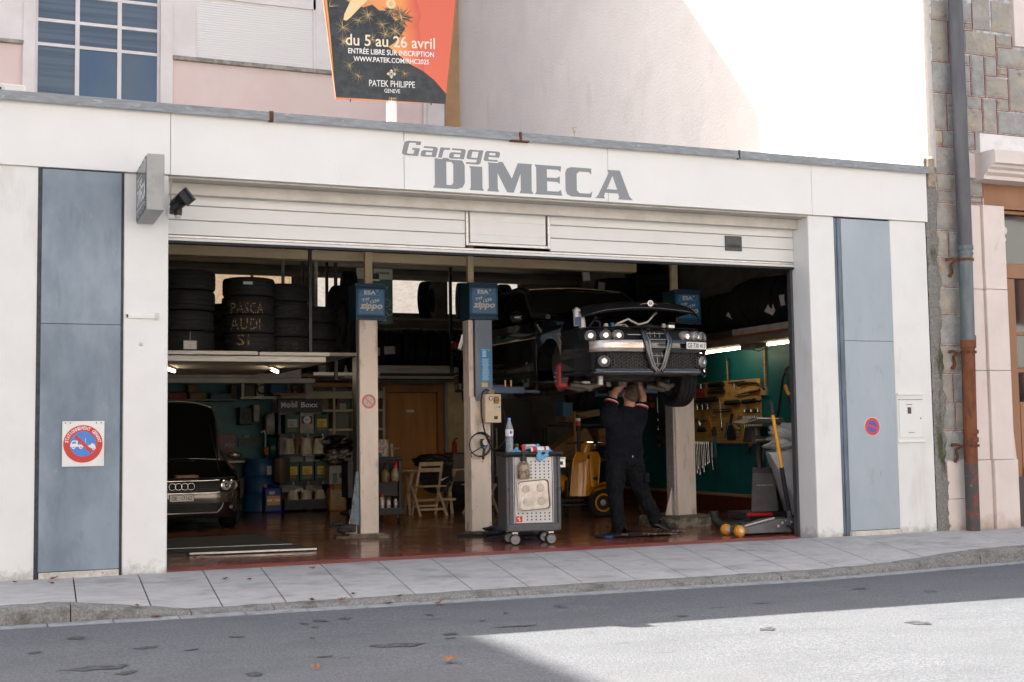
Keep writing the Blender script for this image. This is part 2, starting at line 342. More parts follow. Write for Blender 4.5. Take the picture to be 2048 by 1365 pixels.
# pavement slabs with open joints
pav = MB()
pav.grid(lambda i, j: (-6+26*i, ky(-6+26*i)+(11.94-ky(-6+26*i))*j, (kz(-6+26*i)+(-.01-kz(-6+26*i))*min(1, j*1.15))-.016), 130, 6)
pav = pav.build('pavement', m_joint, kind='structure')
back = [-6, -5.1, -4.2, -3.3, -2.3, -1.2, -.3, .73, 1.28, 1.85, 2.38, 2.95, 3.51, 4.05, 4.59, 5.14, 5.69, 6.22, 6.79, 7.36, 7.90, 8.47, 9.10, 10.6, 12.2, 14, 16.5, 20]
def skew(x): return -.10-.33*max(0, min(1, (x-1)/4.5))-.12*max(0, min(1, (x-5.5)/3)) if x > .5 else -.05
for a, b in zip(back, back[1:]):
    g = MB()
    def P(i, j, a=a, b=b):
        t = 1-j; s0 = (a+skew(a)*t)+.006; s1 = (b+skew(b)*t)-.006
        x = s0+(s1-s0)*i; yk = ky(x)+.004; y = yk+(11.965-yk)*j
        zt = kz(x)-.002
        return (x, y, zt+(-.006-zt)*min(1, j*1.12)+.0)
    n = 6
    top = [[P(i/n, j/n) for j in range(n+1)] for i in range(n+1)]
    g.grid(lambda u, v: P(u, v), n, n)
    for e in ([P(i/n, 0) for i in range(n+1)], [P(1, i/n) for i in range(n+1)], [P(1-i/n, 1) for i in range(n+1)], [P(0, 1-i/n) for i in range(n+1)]):
        for p, q in zip(e, e[1:]): g.poly([p, (p[0], p[1], p[2]-.03), (q[0], q[1], q[2]-.03), q])
    g.build('paving_slab', m_slab, pav)
random.seed(41); g = MB()
STAINS = [(2.42, 7.82, .30, .09), (2.88, 8.11, .13, .035), (2.82, 7.95, .07, .03), (.57, 9.0, .16, .05), (.60, 7.78, .32, .10), (.75, 7.55, .12, .05), (2.24, 9.09, .13, .05), (2.10, 9.0, .07, .03), (2.13, 8.8, .05, .02), (4.11, 9.04, .12, .07), (2.43, 9.13, .12, .04), (1.55, 8.6, .10, .03), (1.2, 8.2, .09, .03), (3.05, 9.05, .08, .03), (3.3, 8.6, .06, .03), (.95, 8.4, .14, .05), (1.9, 7.6, .09, .03), (3.4, 8.25, .30, .03), (6.9, 9.0, .18, .05), (7.3, 8.6, .14, .06), (5.6, 8.55, .14, .03), (4.7, 8.2, .16, .03), (1.4, 7.2, .12, .05), (3.6, 8.9, .05, .02), (.3, 8.5, .1, .04), (2.0, 8.35, .06, .02), (6.0, 7.2, .2, .07), (4.9, 7.4, .15, .05)]
for x, y, a, c in STAINS:
    a *= .75; c *= .75
    n = 18; z = zroad(x)+.004; P_ = []
    ph = [rnd(0, 6.28) for _ in range(3)]
    for k in range(n): t = 2*math.pi*k/n; r_ = 1+.28*math.sin(2*t+ph[0])+.2*math.sin(5*t+ph[1])+rnd(-.12, .12); P_.append((x+a*.6*r_*math.cos(t), y+c*1.3*r_*math.sin(t), z))
    g.poly(P_)
g.build('oil_stains', mat('oil_on_asphalt', (.03, .031, .035), .7, col2=(.085, .089, .097), ns=16, lo=.4, hi=.62, dirt=[((.16, .16, .165), 26, .56, .64, (1, 1, 1), .8)], bump=.5, bs=75), kind='stuff')
# fallen leaves
m_leaf = mat('dry_leaf', (.22, .085, .035), .8, col2=(.34, .17, .08), ns=30)
lm = MB()
pts = [(0, -.03), (.012, -.018), (.03, -.022), (.024, -.004), (.036, .012), (.016, .014), (.012, .034), (0, .05), (-.014, .032), (-.018, .012), (-.036, .014), (-.026, -.004), (-.03, -.024), (-.01, -.018)]
vv = [lm.vert((x, y, .004+.35*abs(x)+1.5*y*y*4)) for x, y in pts]; c = lm.vert((0, .005, .003))
for i in range(len(vv)): lm.face((c, vv[i], vv[(i+1) % len(vv)]))
proto = lm.build('fallen_leaf', m_leaf)
LEAVES = [(.25, 11.75, 'beside the white wall at the far end'), (.52, 11.45, 'on the first slab in front of the blue panel'), (.56, 11.86, 'at the foot of the blue panel'), (2.13, 11.15, 'on the slab left of the pale metal plate'), (1.93, 11.25, 'on the slab below the corner of the metal plate'),
          (2.79, 11.6, 'on the slab next to the red threshold'), (2.58, 9.78, 'on the granite kerb by a slab joint'), (1.18, 9.74, 'in the gutter under the lowered kerb'), (2.51, 7.1, 'alone on the dark road'), (1.75, 7.2, 'nearest the lower edge of the road'), (2.36, 9.86, 'on the kerb near the rusty pair'), (2.94, 9.72, 'on the kerb below the wide slab'), (3.05, 9.78, 'on the kerb beside the joint'),
          (2.75, 10.05, 'at the outer edge of a slab'), (1.05, 9.82, 'caught where the kerb drops'), (1.98, 13.36, 'on the corner of the steel floor plate'), (2.05, 13.25, 'just in front of the steel floor plate'), (8.9, 11.86, 'at the foot of the right white pillar'), (3.3, 9.55, 'pale, on the gutter stones')]
for i, (x, y, s) in enumerate(LEAVES):
    o = proto if i == 0 else dup(proto)
    z = 0.001 if y > 12 else (zroad(x)+.012 if y < 9.76 else kz(x)+(-.006-kz(x))*min(1, max(0, (y-9.92)/1.8))+.004)
    o.location = (x, y, z); o.rotation_euler = (rnd(-.3, .3), rnd(-.3, .3), rnd(0, 6.3)); o.scale = (rnd(.8, 1.25),)*3
    tag(o, 'dry brown leaf '+s, 'leaf', 'fallen leaves on the pavement and road')

# ------------------------------------------------------------------ the garage
G = thing('garage_building', 'white flat-roofed garage with blue-grey side panels, wide open front and grey fascia lettering', 'building', (5, 11.94, 0))
F = 11.94
def piece(name, m, x0, x1, y0, y1, z0, z1, parent=G, bevel=0): return MB().box(x0, x1, y0, y1, z0, z1).build(name, m, parent, bevel=bevel)
piece('wall', m_white, -6, .398, F, F+.3, -.15, 3.63)
piece('panel_edge', m_darkstrip, .398, .432, F-.004, F+.2, -.08, 3.628)
piece('panel_backing', m_darkstrip, .432, 1.128, F+.012, F+.2, -.1, 3.625)
piece('metal_panel', m_bluepanel, .434, 1.112, F-.006, F+.012, .055, 2.232, bevel=.003)
piece('metal_panel', m_bluepanel, .434, 1.112, F-.006, F+.012, 2.236, 3.622, bevel=.003)
piece('panel_foot', m_plinthw, .44, 1.11, F-.03, F+.012, -.06, .05, bevel=.008)
piece('panel_edge', m_darkstrip, 1.114, 1.134, F-.002, F+.2, -.08, 3.626)
piece('pillar', m_white, 1.134, 1.53, F, F+.42, -.15, 3.63, bevel=.012)
piece('pillar', m_white, 8.60, 8.955, F, F+.34, -.15, 3.63, bevel=.012)
m_gr = mat('dark_guide_rail', (.10, .105, .115), .5, .5)
piece('door_guide', mat('dark_guide_rail', (.10, .105, .115), .5, .5), 8.57, 8.60, F+.33, F+.40, -.02, 3.55)
piece('door_guide', MATS['dark_guide_rail'], 1.532, 1.552, F+.25, F+.36, -.02, 3.0)
piece('panel_edge', m_slate, 8.957, 8.985, F+.004, F+.2, -.05, 3.62); piece('panel_edge', m_slate, 8.99, 9.045, F-.004, F+.2, -.05, 3.62, bevel=.006)
piece('panel_backing', m_darkstrip, 9.045, 9.74, F+.012, F+.2, -.1, 3.62)
piece('metal_panel', m_bluelight, 9.047, 9.737, F-.006, F+.012, .05, 2.203, bevel=.003)
piece('metal_panel', m_bluelight, 9.047, 9.737, F-.006, F+.012, 2.207, 3.615, bevel=.003)
piece('panel_foot', m_plinthw, 9.03, 9.745, F-.05, F+.012, -.09, .045, bevel=.01)
piece('wall', m_white, 9.742, 10.27, F, F+.3, -.15, 3.63, bevel=.006)
for a, b in ((-6, -2.4), (-2.4, 1.54), (1.54, 3.795), (3.795, 6.055), (6.055, 8.64), (8.64, 10.28)):
    piece('fascia_panel', m_fascia, a+.0025, b-.0025, F-.035, F+.02, 3.632, 4.225, bevel=.002)
piece('fascia_backing', m_darkstrip, -6, 10.27, F+.02, F+.12, 3.64, 4.2)
random.seed(5)
for a, b in ((-6, -1.5), (-1.5, 2.455), (2.475, 5.02), (5.045, 7.65), (7.67, 10.3)):
    piece('parapet_capping', m_zinc, a, b, F-.085, F+.34, 4.228, 4.288, bevel=.006); piece('capping_drip', m_zinc, a, b, F-.089, F-.083, 4.2, 4.24)
for x, m in ((2.465, m_rust), (7.66, m_darkstrip)): piece('capping_clip', m, x-(.02 if x < 5 else .008), x+(.02 if x < 5 else .008), F-.092, F-.03, 4.196, 4.292)
piece('capping_clip', m_rust, 4.93, 5.13, F-.095, F-.03, 4.192, 4.204); piece('capping_clip', m_rust, 5.02, 5.045, F-.093, F-.03, 4.204, 4.29)
piece('roof', mat('roof_gravel', (.34, .335, .33), .95, col2=(.27, .265, .26), ns=40), -6, 10.38, F+.12, 21.6, 4.13, 4.19)
piece('soffit', m_soffit, 1.535, 8.6, F+.02, F+.32, 3.612, 3.63)
# lettering on the fascia, hand-drawn outlines: wide flared capitals
yl = F-.0375
def letters(defs, m, y, name):
    for poly in defs: MB().poly([(x, y, z) for x, z in poly]).build(name, m, G)
def Q(x0, x1, z0, z1, pts): return [(x0+(x1-x0)*a, z0+(z1-z0)*b) for a, b in pts]
B0, B1 = 3.665, 3.975
def mkD(x0, x1):
    o = Q(x0, x1, B0, B1, [(0, 0), (.75, 0), (.93, .07), (1, .22), (1, .80), (.93, .95), (.78, 1), (.03, 1), (.06, .9), (.06, .1)])
    i = Q(x0, x1, B0, B1, [(.42, .12), (.42, .88), (.58, .88), (.64, .80), (.64, .20), (.58, .12)])
    return o, i
def ringpoly(mb, o, i, y):          # outline with one hole, filled through scan-fill
    vo = [Vector((x, 0, z)) for x, z in o]; vi = [Vector((x, 0, z)) for x, z in i]
    from mathutils.geometry import tessellate_polygon
    allv = vo+vi
    k = len(mb.v)
    for p in allv: mb.vert((p.x, y, p.z))
    for t in tessellate_polygon([vo, vi]): mb.face([k+j for j in t])
    return mb
o, i = mkD(4.095, 4.435); ringpoly(MB(), o, i, yl).build('letter', m_grey_letters, G)
MB().poly([(x, yl, z) for x, z in Q(4.50, 4.625, B0, B0+.245, [(-.12, 0), (1.12, 0), (1, .12), (1, 1), (-.15, 1), (0, .9), (0, .12)])]).build('letter', m_grey_letters, G)
MB().poly([(x, yl, z) for x, z in Q(4.675, 5.165, B0, B1, [(0, 0), (.27, 0), (.24, .1), (.24, .62), (.45, 0), (.60, 0), (.76, .66), (.76, .1), (.73, 0), (1.05, 0), (1.01, .1), (1.01, .92), (1.03, 1), (.70, 1), (.56, .47), (.36, 1), (.0, 1), (.04, .9), (.04, .1)])]).build('letter', m_grey_letters, G)
MB().poly([(x, yl, z) for x, z in Q(5.205, 5.515, B0, B1, [(0, 0), (1, 0), (.95, .2), (.86, .13), (.45, .13), (.45, .46), (.8, .46), (.92, .40), (.92, .66), (.8, .59), (.45, .59), (.45, .87), (.86, .87), (.95, .80), (.98, 1), (0, 1), (.06, .9), (.06, .1)])]).build('letter', m_grey_letters, G)
MB().poly([(x, yl, z) for x, z in Q(5.555, 5.865, B0, B1, [(.22, 0), (.95, 0), (1, .22), (.90, .13), (.52, .13), (.42, .22), (.42, .78), (.52, .87), (.88, .87), (.97, .78), (.97, 1), (.22, 1), (.06, .94), (0, .80), (0, .20), (.06, .06)])]).build('letter', m_grey_letters, G)
o = Q(5.895, 6.335, B0, B1, [(0, 0), (.27, 0), (.24, .08), (.27, .2), (.62, .2), (.65, .08), (.62, 0), (1.02, 0), (.93, .12), (.68, 1), (.34, 1), (.38, .9), (.08, .1)]); i = Q(5.895, 6.335, B0, B1, [(.32, .33), (.48, .80), (.60, .33)])
ringpoly(MB(), o, i, yl).build('letter', m_grey_letters, G)
LET = {'G': ([(.98, 1.05), (.98, 1.4), (.25, 1.4), (.08, 1.33), (0, 1.2), (0, .2), (.08, .07), (.25, 0), (1, 0), (1, .75), (.55, .75), (.55, .56), (.70, .56), (.70, .18), (.36, .18), (.30, .25), (.30, 1.15), (.36, 1.22), (.70, 1.22), (.70, 1.05)], None),
       'a': ([(0, .12), (.1, 0), (.62, 0), (.68, .07), (.70, 0), (1, 0), (1, .85), (.88, 1), (.08, 1), (.08, .82), (.66, .82), (.70, .78), (.70, .62), (.12, .62), (0, .5)], [(.30, .18), (.70, .18), (.70, .45), (.30, .45)]),
       'r': ([(0, 0), (.40, 0), (.40, .70), (.50, .80), (1, .80), (1, 1), (.50, 1), (.39, .93), (.38, 1), (0, 1)], None),
       'g': ([(.0, .2), (.1, .06), (.66, .06), (.70, .1), (.70, -.18), (.64, -.22), (.06, -.22), (.06, -.4), (.88, -.4), (1, -.28), (1, 1), (.70, 1), (.68, .95), (.62, 1), (.1, 1), (0, .88)], [(.30, .24), (.70, .24), (.70, .82), (.30, .82)]),
       'e': ([(.1, 0), (.95, 0), (.95, .18), (.36, .18), (.30, .24), (.30, .42), (1, .42), (1, .85), (.88, 1), (.1, 1), (0, .87), (0, .13)], [(.30, .60), (.70, .60), (.70, .82), (.30, .82)])}
gx = 3.765
for ch, w_, adv in (('G', .175, .197), ('a', .165, .187), ('r', .105, .112), ('a', .165, .187), ('g', .165, .187), ('e', .165, .187)):
    o, i = LET[ch]; xh = .107; zb = 3.972
    f_ = lambda P_, dx=0, dz=0: [(gx+x*w_+.26*y*xh+dx, zb+y*xh+dz) for x, y in P_]
    def put(mb, y, dx=0, dz=0):
        if i is None: mb.poly([(a, y, c) for a, c in f_(o, dx, dz)])
        else: ringpoly(mb, f_(o, dx, dz), f_(i, dx, dz), y)
    ol = MB()
    for k in range(10): put(ol, yl-.0004-.0002*k, .011*math.cos(.628*k), .011*math.sin(.628*k))
    ol.build('letter_outline', m_outline, G); fr_ = MB(); put(fr_, yl-.0030); fr_.build('letter', m_grey_letters, G); gx += adv
# door casing and the part-open panelled door
piece('door_casing', m_soffit, 1.535, 8.6, F+.2, F+.36, 3.50, 3.61, bevel=.004)
D = thing('roller_door', 'white panelled garage door raised most of the way, with a small hatch and an air grille', 'garage door', (5, F+.3, 3.05))
yd = F+.29
HX0, HX1 = 4.575, 5.495
zs = [3.125, 3.27, 3.41, 3.55]
for k in range(3):
    for a, b in ((1.555, HX0-.02), (HX1+.02, 8.597)):
        MB().box(a, b, yd, yd+.035, zs[k]+.003, zs[k+1]-.003).build('door_slat', m_door, D, bevel=.006)
        MB().box(a, b, yd-.003, yd+.004, zs[k+1]-.012, zs[k+1]-.005).build('slat_bead', m_door, D)
for z0, z1, m in ((3.098, 3.122, m_alu), (3.07, 3.096, m_door), (3.045, 3.068, m_rubber)):
    piece('bottom_rail', m, 1.555, 8.597, yd-.004, yd+.045, z0, z1, D, .004)
H = piece('hatch', m_door, HX0+.03, HX1-.03, yd-.004, yd+.03, 3.185, 3.55, D, .005)
for a, b, c, d in ((HX0-.018, HX0+.012, 3.15, 3.55), (HX1-.012, HX1+.018, 3.15, 3.55)): piece('hatch_frame', m_alu, a, b, yd-.016, yd+.03, c, d, D, .004)
piece('hatch_frame', m_alu, HX0+.013, HX1-.013, yd-.014, yd+.03, 3.15, 3.18, D, .004)
piece('hatch_bead', m_alu, HX0+.04, HX1-.04, yd-.009, yd-.003, 3.41, 3.416, H); piece('hatch_bead', m_alu, HX0+.04, HX1-.04, yd-.009, yd-.003, 3.27, 3.276, H)
gr = piece('air_grille', m_darkgrey, 7.675, 7.895, yd-.014, yd+.004, 3.225, 3.395, D, .006)
for k in range(6): piece('grille_slot', m_black, 7.70+k*.03, 7.722+k*.03, yd-.018, yd-.0145, 3.262, 3.295, gr)
LT = piece('wall_latch', m_white, 1.16, 1.44, F-.018, F, 2.295, 2.335, bevel=.004)
piece('latch_stop', m_plinthw, 1.41, 1.44, F-.028, F-.018, 2.285, 2.345, LT, .003); piece('latch_stop', m_rust, 1.16, 1.175, F-.024, F-.018, 2.30, 2.33, LT)
MB().lathe([(0, .012), (.014, .01), (.018, 0)], 12, (1.29, F, 2.06), (0, -1, 0)).build('wall_eye', m_plinthw, G)
# little weeds on the parapet
for x, h, s, c in ((5.72, .14, 'thin dry stalk standing on the zinc capping above the letter C', (.35, .28, .16)), (8.62, .1, 'tiny green weed on the zinc capping near its right end', (.12, .12, .04))):
    g = MB(); g.tube([(x, F+.05, 4.285), (x-.012, F+.05, 4.285+h*.5), (x-.03, F+.05, 4.285+h)], .003, 5)
    for k in range(5): g.poly([(x-.02, F+.05, 4.285+h*(.5+k*.1)), (x+rnd(-.05, .05), F+.02+rnd(0, .06), 4.285+h*(.62+k*.1)), (x-.02, F+.052, 4.285+h*(.6+k*.1))])
    tag(g.build('weed', mat('weed_%s' % s[:4], c, .8)), s, 'plant')
# ------------------------------------------------------------------ signs and fittings on the facade
m_signgrey = mat('sign_sheet_grey', (.33, .34, .345), .5, .2, col2=(.27, .27, .275), ns=7, dirt=[((.2, .17, .14), 12, .62, .7, (1, 1, .4), .6)])
m_signface = mat('sign_face_dark', (.045, .05, .055), .25, col2=(.06, .065, .07), ns=5)
m_whitefilm = mat('white_print', (.75, .75, .75), .5)
BS = thing('box_sign', 'grey metal box sign jutting from the wall with white lettering on its dark side face', 'sign', (1.30, F, 3.4))
MB().box(1.245, 1.395, 11.17, F-.002, 3.165, 3.655).build('sign_casing', m_signgrey, BS, bevel=.004)
MB().box(1.238, 1.2445, 11.18, F-.012, 3.18, 3.64).build('sign_face', m_signface, BS, bevel=.002)
b = MB(); text(b, 'DIMECA', (1.2365, 11.51, 3.36), (0, -1, 0), w=.62, h=.15, bold=.03, spacing=1.05)
text(b, 'Garage', (1.2365, 11.62, 3.475), (0, -1, 0), w=.32, h=.09, bold=.01, shear=.2)
b.poly([(1.2365, 11.87, 3.525), (1.2365, 11.45, 3.525), (1.2365, 11.45, 3.531), (1.2365, 11.87, 3.531)]); b.poly([(1.2365, 11.87, 3.245), (1.2365, 11.24, 3.245), (1.2365, 11.24, 3.252), (1.2365, 11.87, 3.252)])
b.build('lettering', m_whitefilm, BS)
for y in (11.22, 11.4, 11.65, 11.86):
    for z in (3.195, 3.625): MB().cyl((1.239, y, z), (1.234, y, z), .006, n=8).build('screw', m_black, BS)
FL = thing('floodlight', 'small black outdoor floodlight with motion sensor under the fascia by the box sign', 'lamp', (1.57, F-.02, 3.3))
MB().box(1.535, 1.60, F-.10, F+.0, 3.265, 3.33).build('wall_bracket', m_black, FL, bevel=.008)
MB().lathe([(0, -.05), (.035, -.045), (.04, 0), (.04, .05), (0, .055)], 14, (1.60, F-.09, 3.29)).build('sensor', m_black, FL, smooth=40)
MB().lathe([(.0, -.075), (.022, -.07), (.03, -.045)], 14, (1.60, F-.09, 3.29)).build('sensor_lens', mat('milky_lens', (.6, .6, .6), .3), FL, smooth=60)
T = Matrix.Translation((1.655, F-.13, 3.40)) @ Matrix.Rotation(R(-38), 4, 'Y') @ Matrix.Rotation(R(25), 4, 'Z')
g = MB(); g.grid(lambda u, v: T @ Vector((-.065+.11*math.cos(R(90+180*v))*.75, -.055+.11*u, .06*math.sin(R(90-180*v)))), 1, 10); g.box(-.07, .02, -.055, .055, -.06, .06, T); g.build('lamp_housing', m_black, FL, bevel=.012)
MB().box(.02, .042, -.075, .075, -.07, .075, T).build('lamp_frame', m_darkgrey, FL, bevel=.006)
MB().box(.042, .047, -.06, .06, -.052, .056, T).build('lamp_glass', mat('lamp_reflector', (.72, .72, .70), .25, .3), FL)
MB().tube([(1.545, F-.02, 3.6), (1.55, F-.03, 3.56), (1.543, F-.03, 3.45), (1.546, F-.03, 3.36), (1.56, F-.03, 3.27), (1.575, F-.05, 3.275)], .007, 6).build('lamp_cable', mat('old_cable', (.42, .35, .30), .7), FL)
# square tow-away sign
m_red = mat('sign_red', (.55, .035, .03), .35); m_sblue = mat('sign_blue', (.06, .22, .62), .35); m_signwhite = mat('sign_white', (.78, .77, .76), .35, col2=(.72, .71, .7), ns=6)
NP = thing('tow_away_sign', 'square white no-parking plate with red ring and tow truck picture on the blue panel', 'sign', (.80, F, 1.17))
ys = F-.022; c0 = Vector((.798, ys, 1.166))
MB().box(.622, .978, ys, ys+.006, .967, 1.368).build('sign_plate', m_signwhite, NP, bevel=.002)
mb = MB(); mb.ring(c0-Y3*.0012, X3, Z3, .112, .166, 48); mb.build('red_ring', m_red, NP)
mb = MB(); mb.ring(c0-Y3*.001, X3, Z3, .166, .1695, 48); mb.build('ring_edge', mat('cream_print', (.75, .70, .58), .5), NP)
mb = MB(); mb.ring(c0-Y3*.0011, X3, Z3, 0, .112, 48); mb.build('blue_disc', m_sblue, NP)
p = lambda x, z: c0+X3*x+Z3*z
b = MB(); yy = -Y3*.0016
b.poly([p(*q)+yy for q in ((-.108, -.025), (.02, -.025), (.02, -.008), (-.045, -.005), (-.045, .03), (-.09, .03), (-.106, .0))])
b.poly([p(*q)+yy for q in ((.035, -.028), (.108, -.045), (.105, -.022), (.09, .002), (.07, .004), (.06, -.012), (.035, -.012))])
for q, r_ in (((-.08, -.028), .016), ((-.018, -.028), .016), ((.09, -.042), .012)): b.ring(p(*q)+yy*1.2, X3, Z3, r_*.45, r_, 16)
for a_, b_ in (((-.02, .01), (.02, .05)), ((.02, .05), (.022, .01)), ((.022, .01), (.06, -.01))): b.bar(p(*a_)+yy, p(*b_)+yy, .004, .0005)
b.build('tow_truck_print', m_signwhite, NP)
b = MB(); b.poly([p(-.075, .058)-Y3*.002, p(-.055, .080)-Y3*.002, p(.086, -.064)-Y3*.002, p(.066, -.086)-Y3*.002][::-1]); b.poly([p(-.032, .022)-Y3*.0017, p(-.032, .006)-Y3*.0017, p(-.018, .006)-Y3*.0017, p(-.018, .022)-Y3*.0017]); b.build('red_bar', m_red, NP)
b = MB(); b.poly([p(-.098, .003)+yy*1.2, p(-.06, .003)+yy*1.2, p(-.06, .022)+yy*1.2, p(-.086, .022)+yy*1.2]); b.build('cab_window_print', m_sblue, NP)
b = MB(); arctext(b, 'STATIONNEMENT GENANT', c0-Y3*.0019, X3, Z3, .140, R(171), R(9), .030, .0195); b.build('lettering', m_signwhite, NP)
for x in (.648, .69, .91, .95): MB().cyl((x, ys-.002, 1.352), (x, ys+.004, 1.352), .006, n=8).build('screw', m_rust, NP)
NS = thing('no_parking_sign', 'round red and blue no-parking disc on the pale blue panel', 'sign', (9.385, F, 1.22))
c0 = Vector((9.387, F-.012, 1.222))
MB().cyl(c0, c0+Y3*.006, .108, n=36).build('sign_plate', m_signwhite, NS)
mb = MB(); mb.ring(c0-Y3*.001, X3, Z3, .07, .103, 40); d = (X3*.94-Z3*.34); e = (X3*.34+Z3*.94)
mb.poly([c0-Y3*.0016-d*.072-e*.012, c0-Y3*.0016+d*.072-e*.012, c0-Y3*.0016+d*.072+e*.012, c0-Y3*.0016-d*.072+e*.012]); mb.build('red_ring', mat('faded_red', (.62, .07, .075), .5), NS)
mb = MB(); mb.ring(c0-Y3*.0008, X3, Z3, 0, .07, 36); mb.build('blue_disc', mat('violet_blue', (.10, .105, .40), .5), NS)
# meter cabinet
MC = thing('meter_cabinet', 'white electricity meter cabinet set into the right-hand wall with a small dark window', 'meter cabinet', (9.93, F, 1.3))
piece('cabinet_frame', m_fascia, 9.748, 10.13, F-.012, F+.02, 1.045, 1.60, MC, .003)
dr = piece('cabinet_door', m_fascia, 9.765, 10.105, F-.026, F-.012, 1.085, 1.525, MC, .004)
piece('drip_rail', m_signgrey, 9.762, 10.108, F-.028, F-.011, 1.526, 1.534, MC); piece('drip_rail', m_fascia, 9.748, 10.13, F-.03, F-.011, 1.58, 1.605, MC, .004); piece('drip_rail', m_fascia, 9.748, 10.13, F-.025, F-.011, 1.03, 1.05, MC, .004)
piece('meter_window', m_signface, 9.885, 9.935, F-.030, F-.026, 1.365, 1.44, dr); piece('handle_slot', m_darkgrey, 9.868, 9.952, F-.029, F-.026, 1.468, 1.475, dr); piece('handle_slot', m_darkgrey, 9.89, 9.97, F-.029, F-.026, 1.145, 1.151, dr)
MB().cyl((10.07, F-.03, 1.31), (10.07, F-.024, 1.31), .008, n=8).build('lock', m_black, dr)

# ------------------------------------------------------------------ billboard on a pole behind the parapet
BB = thing('billboard', 'tapering advertising billboard with an orange and dark poster on a white pole', 'billboard', (4.07, 13.3, 4.2))
bl, br = Vector((3.465, 13.28, 4.872)), Vector((4.655, 13.06, 4.872)); rx = (br-bl).normalized(); nb = rx.cross(Z3)  # n points to the street
HB, WB = 2.6, (br-bl).length; tp = .155*HB/1.3
O = bl
def bp(x, z, d=0): return O+rx*x+Z3*z+nb*d
def bx_(z): return -.12*z, WB+.11*z          # the sides lean out
m_poster = mat('poster_print', (.5, .2, .1), .4)
t = m_poster.node_tree; nb_ = t.nodes; Lk = t.links.new
tc = nb_.new('ShaderNodeTexCoord'); sx = nb_.new('ShaderNodeSeparateXYZ'); Lk(tc.outputs['Object'], sx.inputs[0])
mp = nb_.new('ShaderNodeMapRange'); mp.inputs[1].default_value = -.6; mp.inputs[2].default_value = .62; Lk(sx.outputs['X'], mp.inputs[0])
nz = nb_.new('ShaderNodeTexNoise'); nz.inputs['Scale'].default_value = 1.6; Lk(tc.outputs['Object'], nz.inputs['Vector'])
ad = nb_.new('ShaderNodeMath'); ad.operation = 'MULTIPLY_ADD'; ad.inputs[1].default_value = .45; Lk(nz.outputs['Fac'], ad.inputs[0]); Lk(mp.outputs[0], ad.inputs[2])
cr = nb_.new('ShaderNodeValToRGB'); e = cr.color_ramp.elements
e[0].position = .45; e[0].color = (.72, .30, .13, 1); e[1].position = 1.25; e[1].color = (.60, .10, .07, 1)
x = e.new(.78); x.color = (.85, .33, .10, 1); x = e.new(1.0); x.color = (.68, .14, .08, 1)
e[-1].position = 1.0; Lk(ad.outputs[0], cr.inputs[0]); Lk(cr.outputs[0], nb_['Principled BSDF'].inputs['Base Color'])
x0, x1 = bx_(HB)
MB().hexa([bp(0, 0, -.09), bp(WB, 0, -.09), bp(WB, 0, 0), bp(0, 0, 0)], [bp(x0, HB, -.09), bp(x1, HB, -.09), bp(x1, HB, 0), bp(x0, HB, 0)]).build('board', mat('board_edge', (.42, .13, .04), .5), BB, bevel=.004)
MB().poly([bp(.008, .012, .003), bp(WB-.008, .012, .003), bp(x1-.008, HB-.01, .003), bp(x0+.008, HB-.01, .003)]).build('poster', m_poster, BB)
m_pdark = mat('poster_dark_print', (.022, .025, .028), .4, col2=(.04, .05, .055), ns=9); m_pnavy = mat('poster_navy_print', (.05, .068, .08), .4, col2=(.015, .017, .02), ns=30)
def tr(px, py): return (px-165)/1005*WB, (925-py)/4.706/174.0      # poster layout, in board units
lay = lambda pts, d: [bp(*tr(*q), d) for q in pts]
# dark hill and bough masses as flat print
MB().poly(lay([(163, 918), (1165, 945), (1172, 850), (1060, 725), (960, 650), (840, 590), (700, 480), (640, 440), (125, 430)][::1], .0045)).build('hill_print', m_pdark, BB)
MB().poly(lay([(125, 432), (640, 442), (700, 400), (760, 330), (800, 260), (700, 190), (640, 110), (560, 110), (500, 60), (420, 90), (330, 70), (240, 20), (80, -60)], .004)).build('bough_print', m_pdark, BB)
random.seed(11)
ga, da = MB(), MB()
for cx, cy, rr, n in ((110, 100, 120, 16), (230, 285, 130, 18), (460, 160, 110, 20), (590, 240, 100, 14), (765, 165, 130, 26), (705, 295, 120, 22), (615, 325, 95, 14), (370, 210, 90, 12), (235, 415, 110, 16), (500, 380, 90, 14), (290, 620, 110, 14), (370, 720, 110, 14), (700, 650, 90, 12), (660, 110, 90, 12), (790, 680, 80, 14), (120, 530, 90, 10)):
    fade = cy > 480
    for k in range(n*3):
        a = rnd(0, 6.283); l = rr*rnd(.55, 1); w = 5
        d_, q_ = (math.cos(a), math.sin(a)), (-math.sin(a), math.cos(a))
        if min(cx+d_[0]*l, cx) < 100+max(0, cy+d_[1]*l)*.085 or cx+d_[0]*l > 1150: continue
        da.poly(lay([(cx+q_[0]*w, cy+q_[1]*w), (cx+d_[0]*l, cy+d_[1]*l), (cx-q_[0]*w, cy-q_[1]*w)], .0055+k*1e-5))
        if k % 2 == 0:
            w = 1.2 if not fade else .7
            ga.poly(lay([(cx+q_[0]*w, cy+q_[1]*w), (cx+d_[0]*l*.95, cy+d_[1]*l*.95), (cx-q_[0]*w, cy-q_[1]*w)], .0075+k*1e-5))
da.build('pine_needle_print', m_pnavy, BB, kind='stuff'); ga.build('gold_needle_print', mat('gold_print', (.55, .38, .15), .4), BB, kind='stuff')
MB().poly(lay([(235, 215), (262, 222), (300, 190), (400, 80), (480, 0), (480, -120), (380, -120), (290, 60), (245, 160)], .008)).build('gold_blade_print', mat('pale_gold_print', (.80, .60, .32), .4), BB)
b = MB(); cc = bp(*tr(668, 45), .008); b.ring(cc, rx, Z3, .02, .055, 24); b.ring(cc, rx, Z3, 0, .012, 16); b.build('gold_disc_print', MATS['pale_gold_print'], BB)
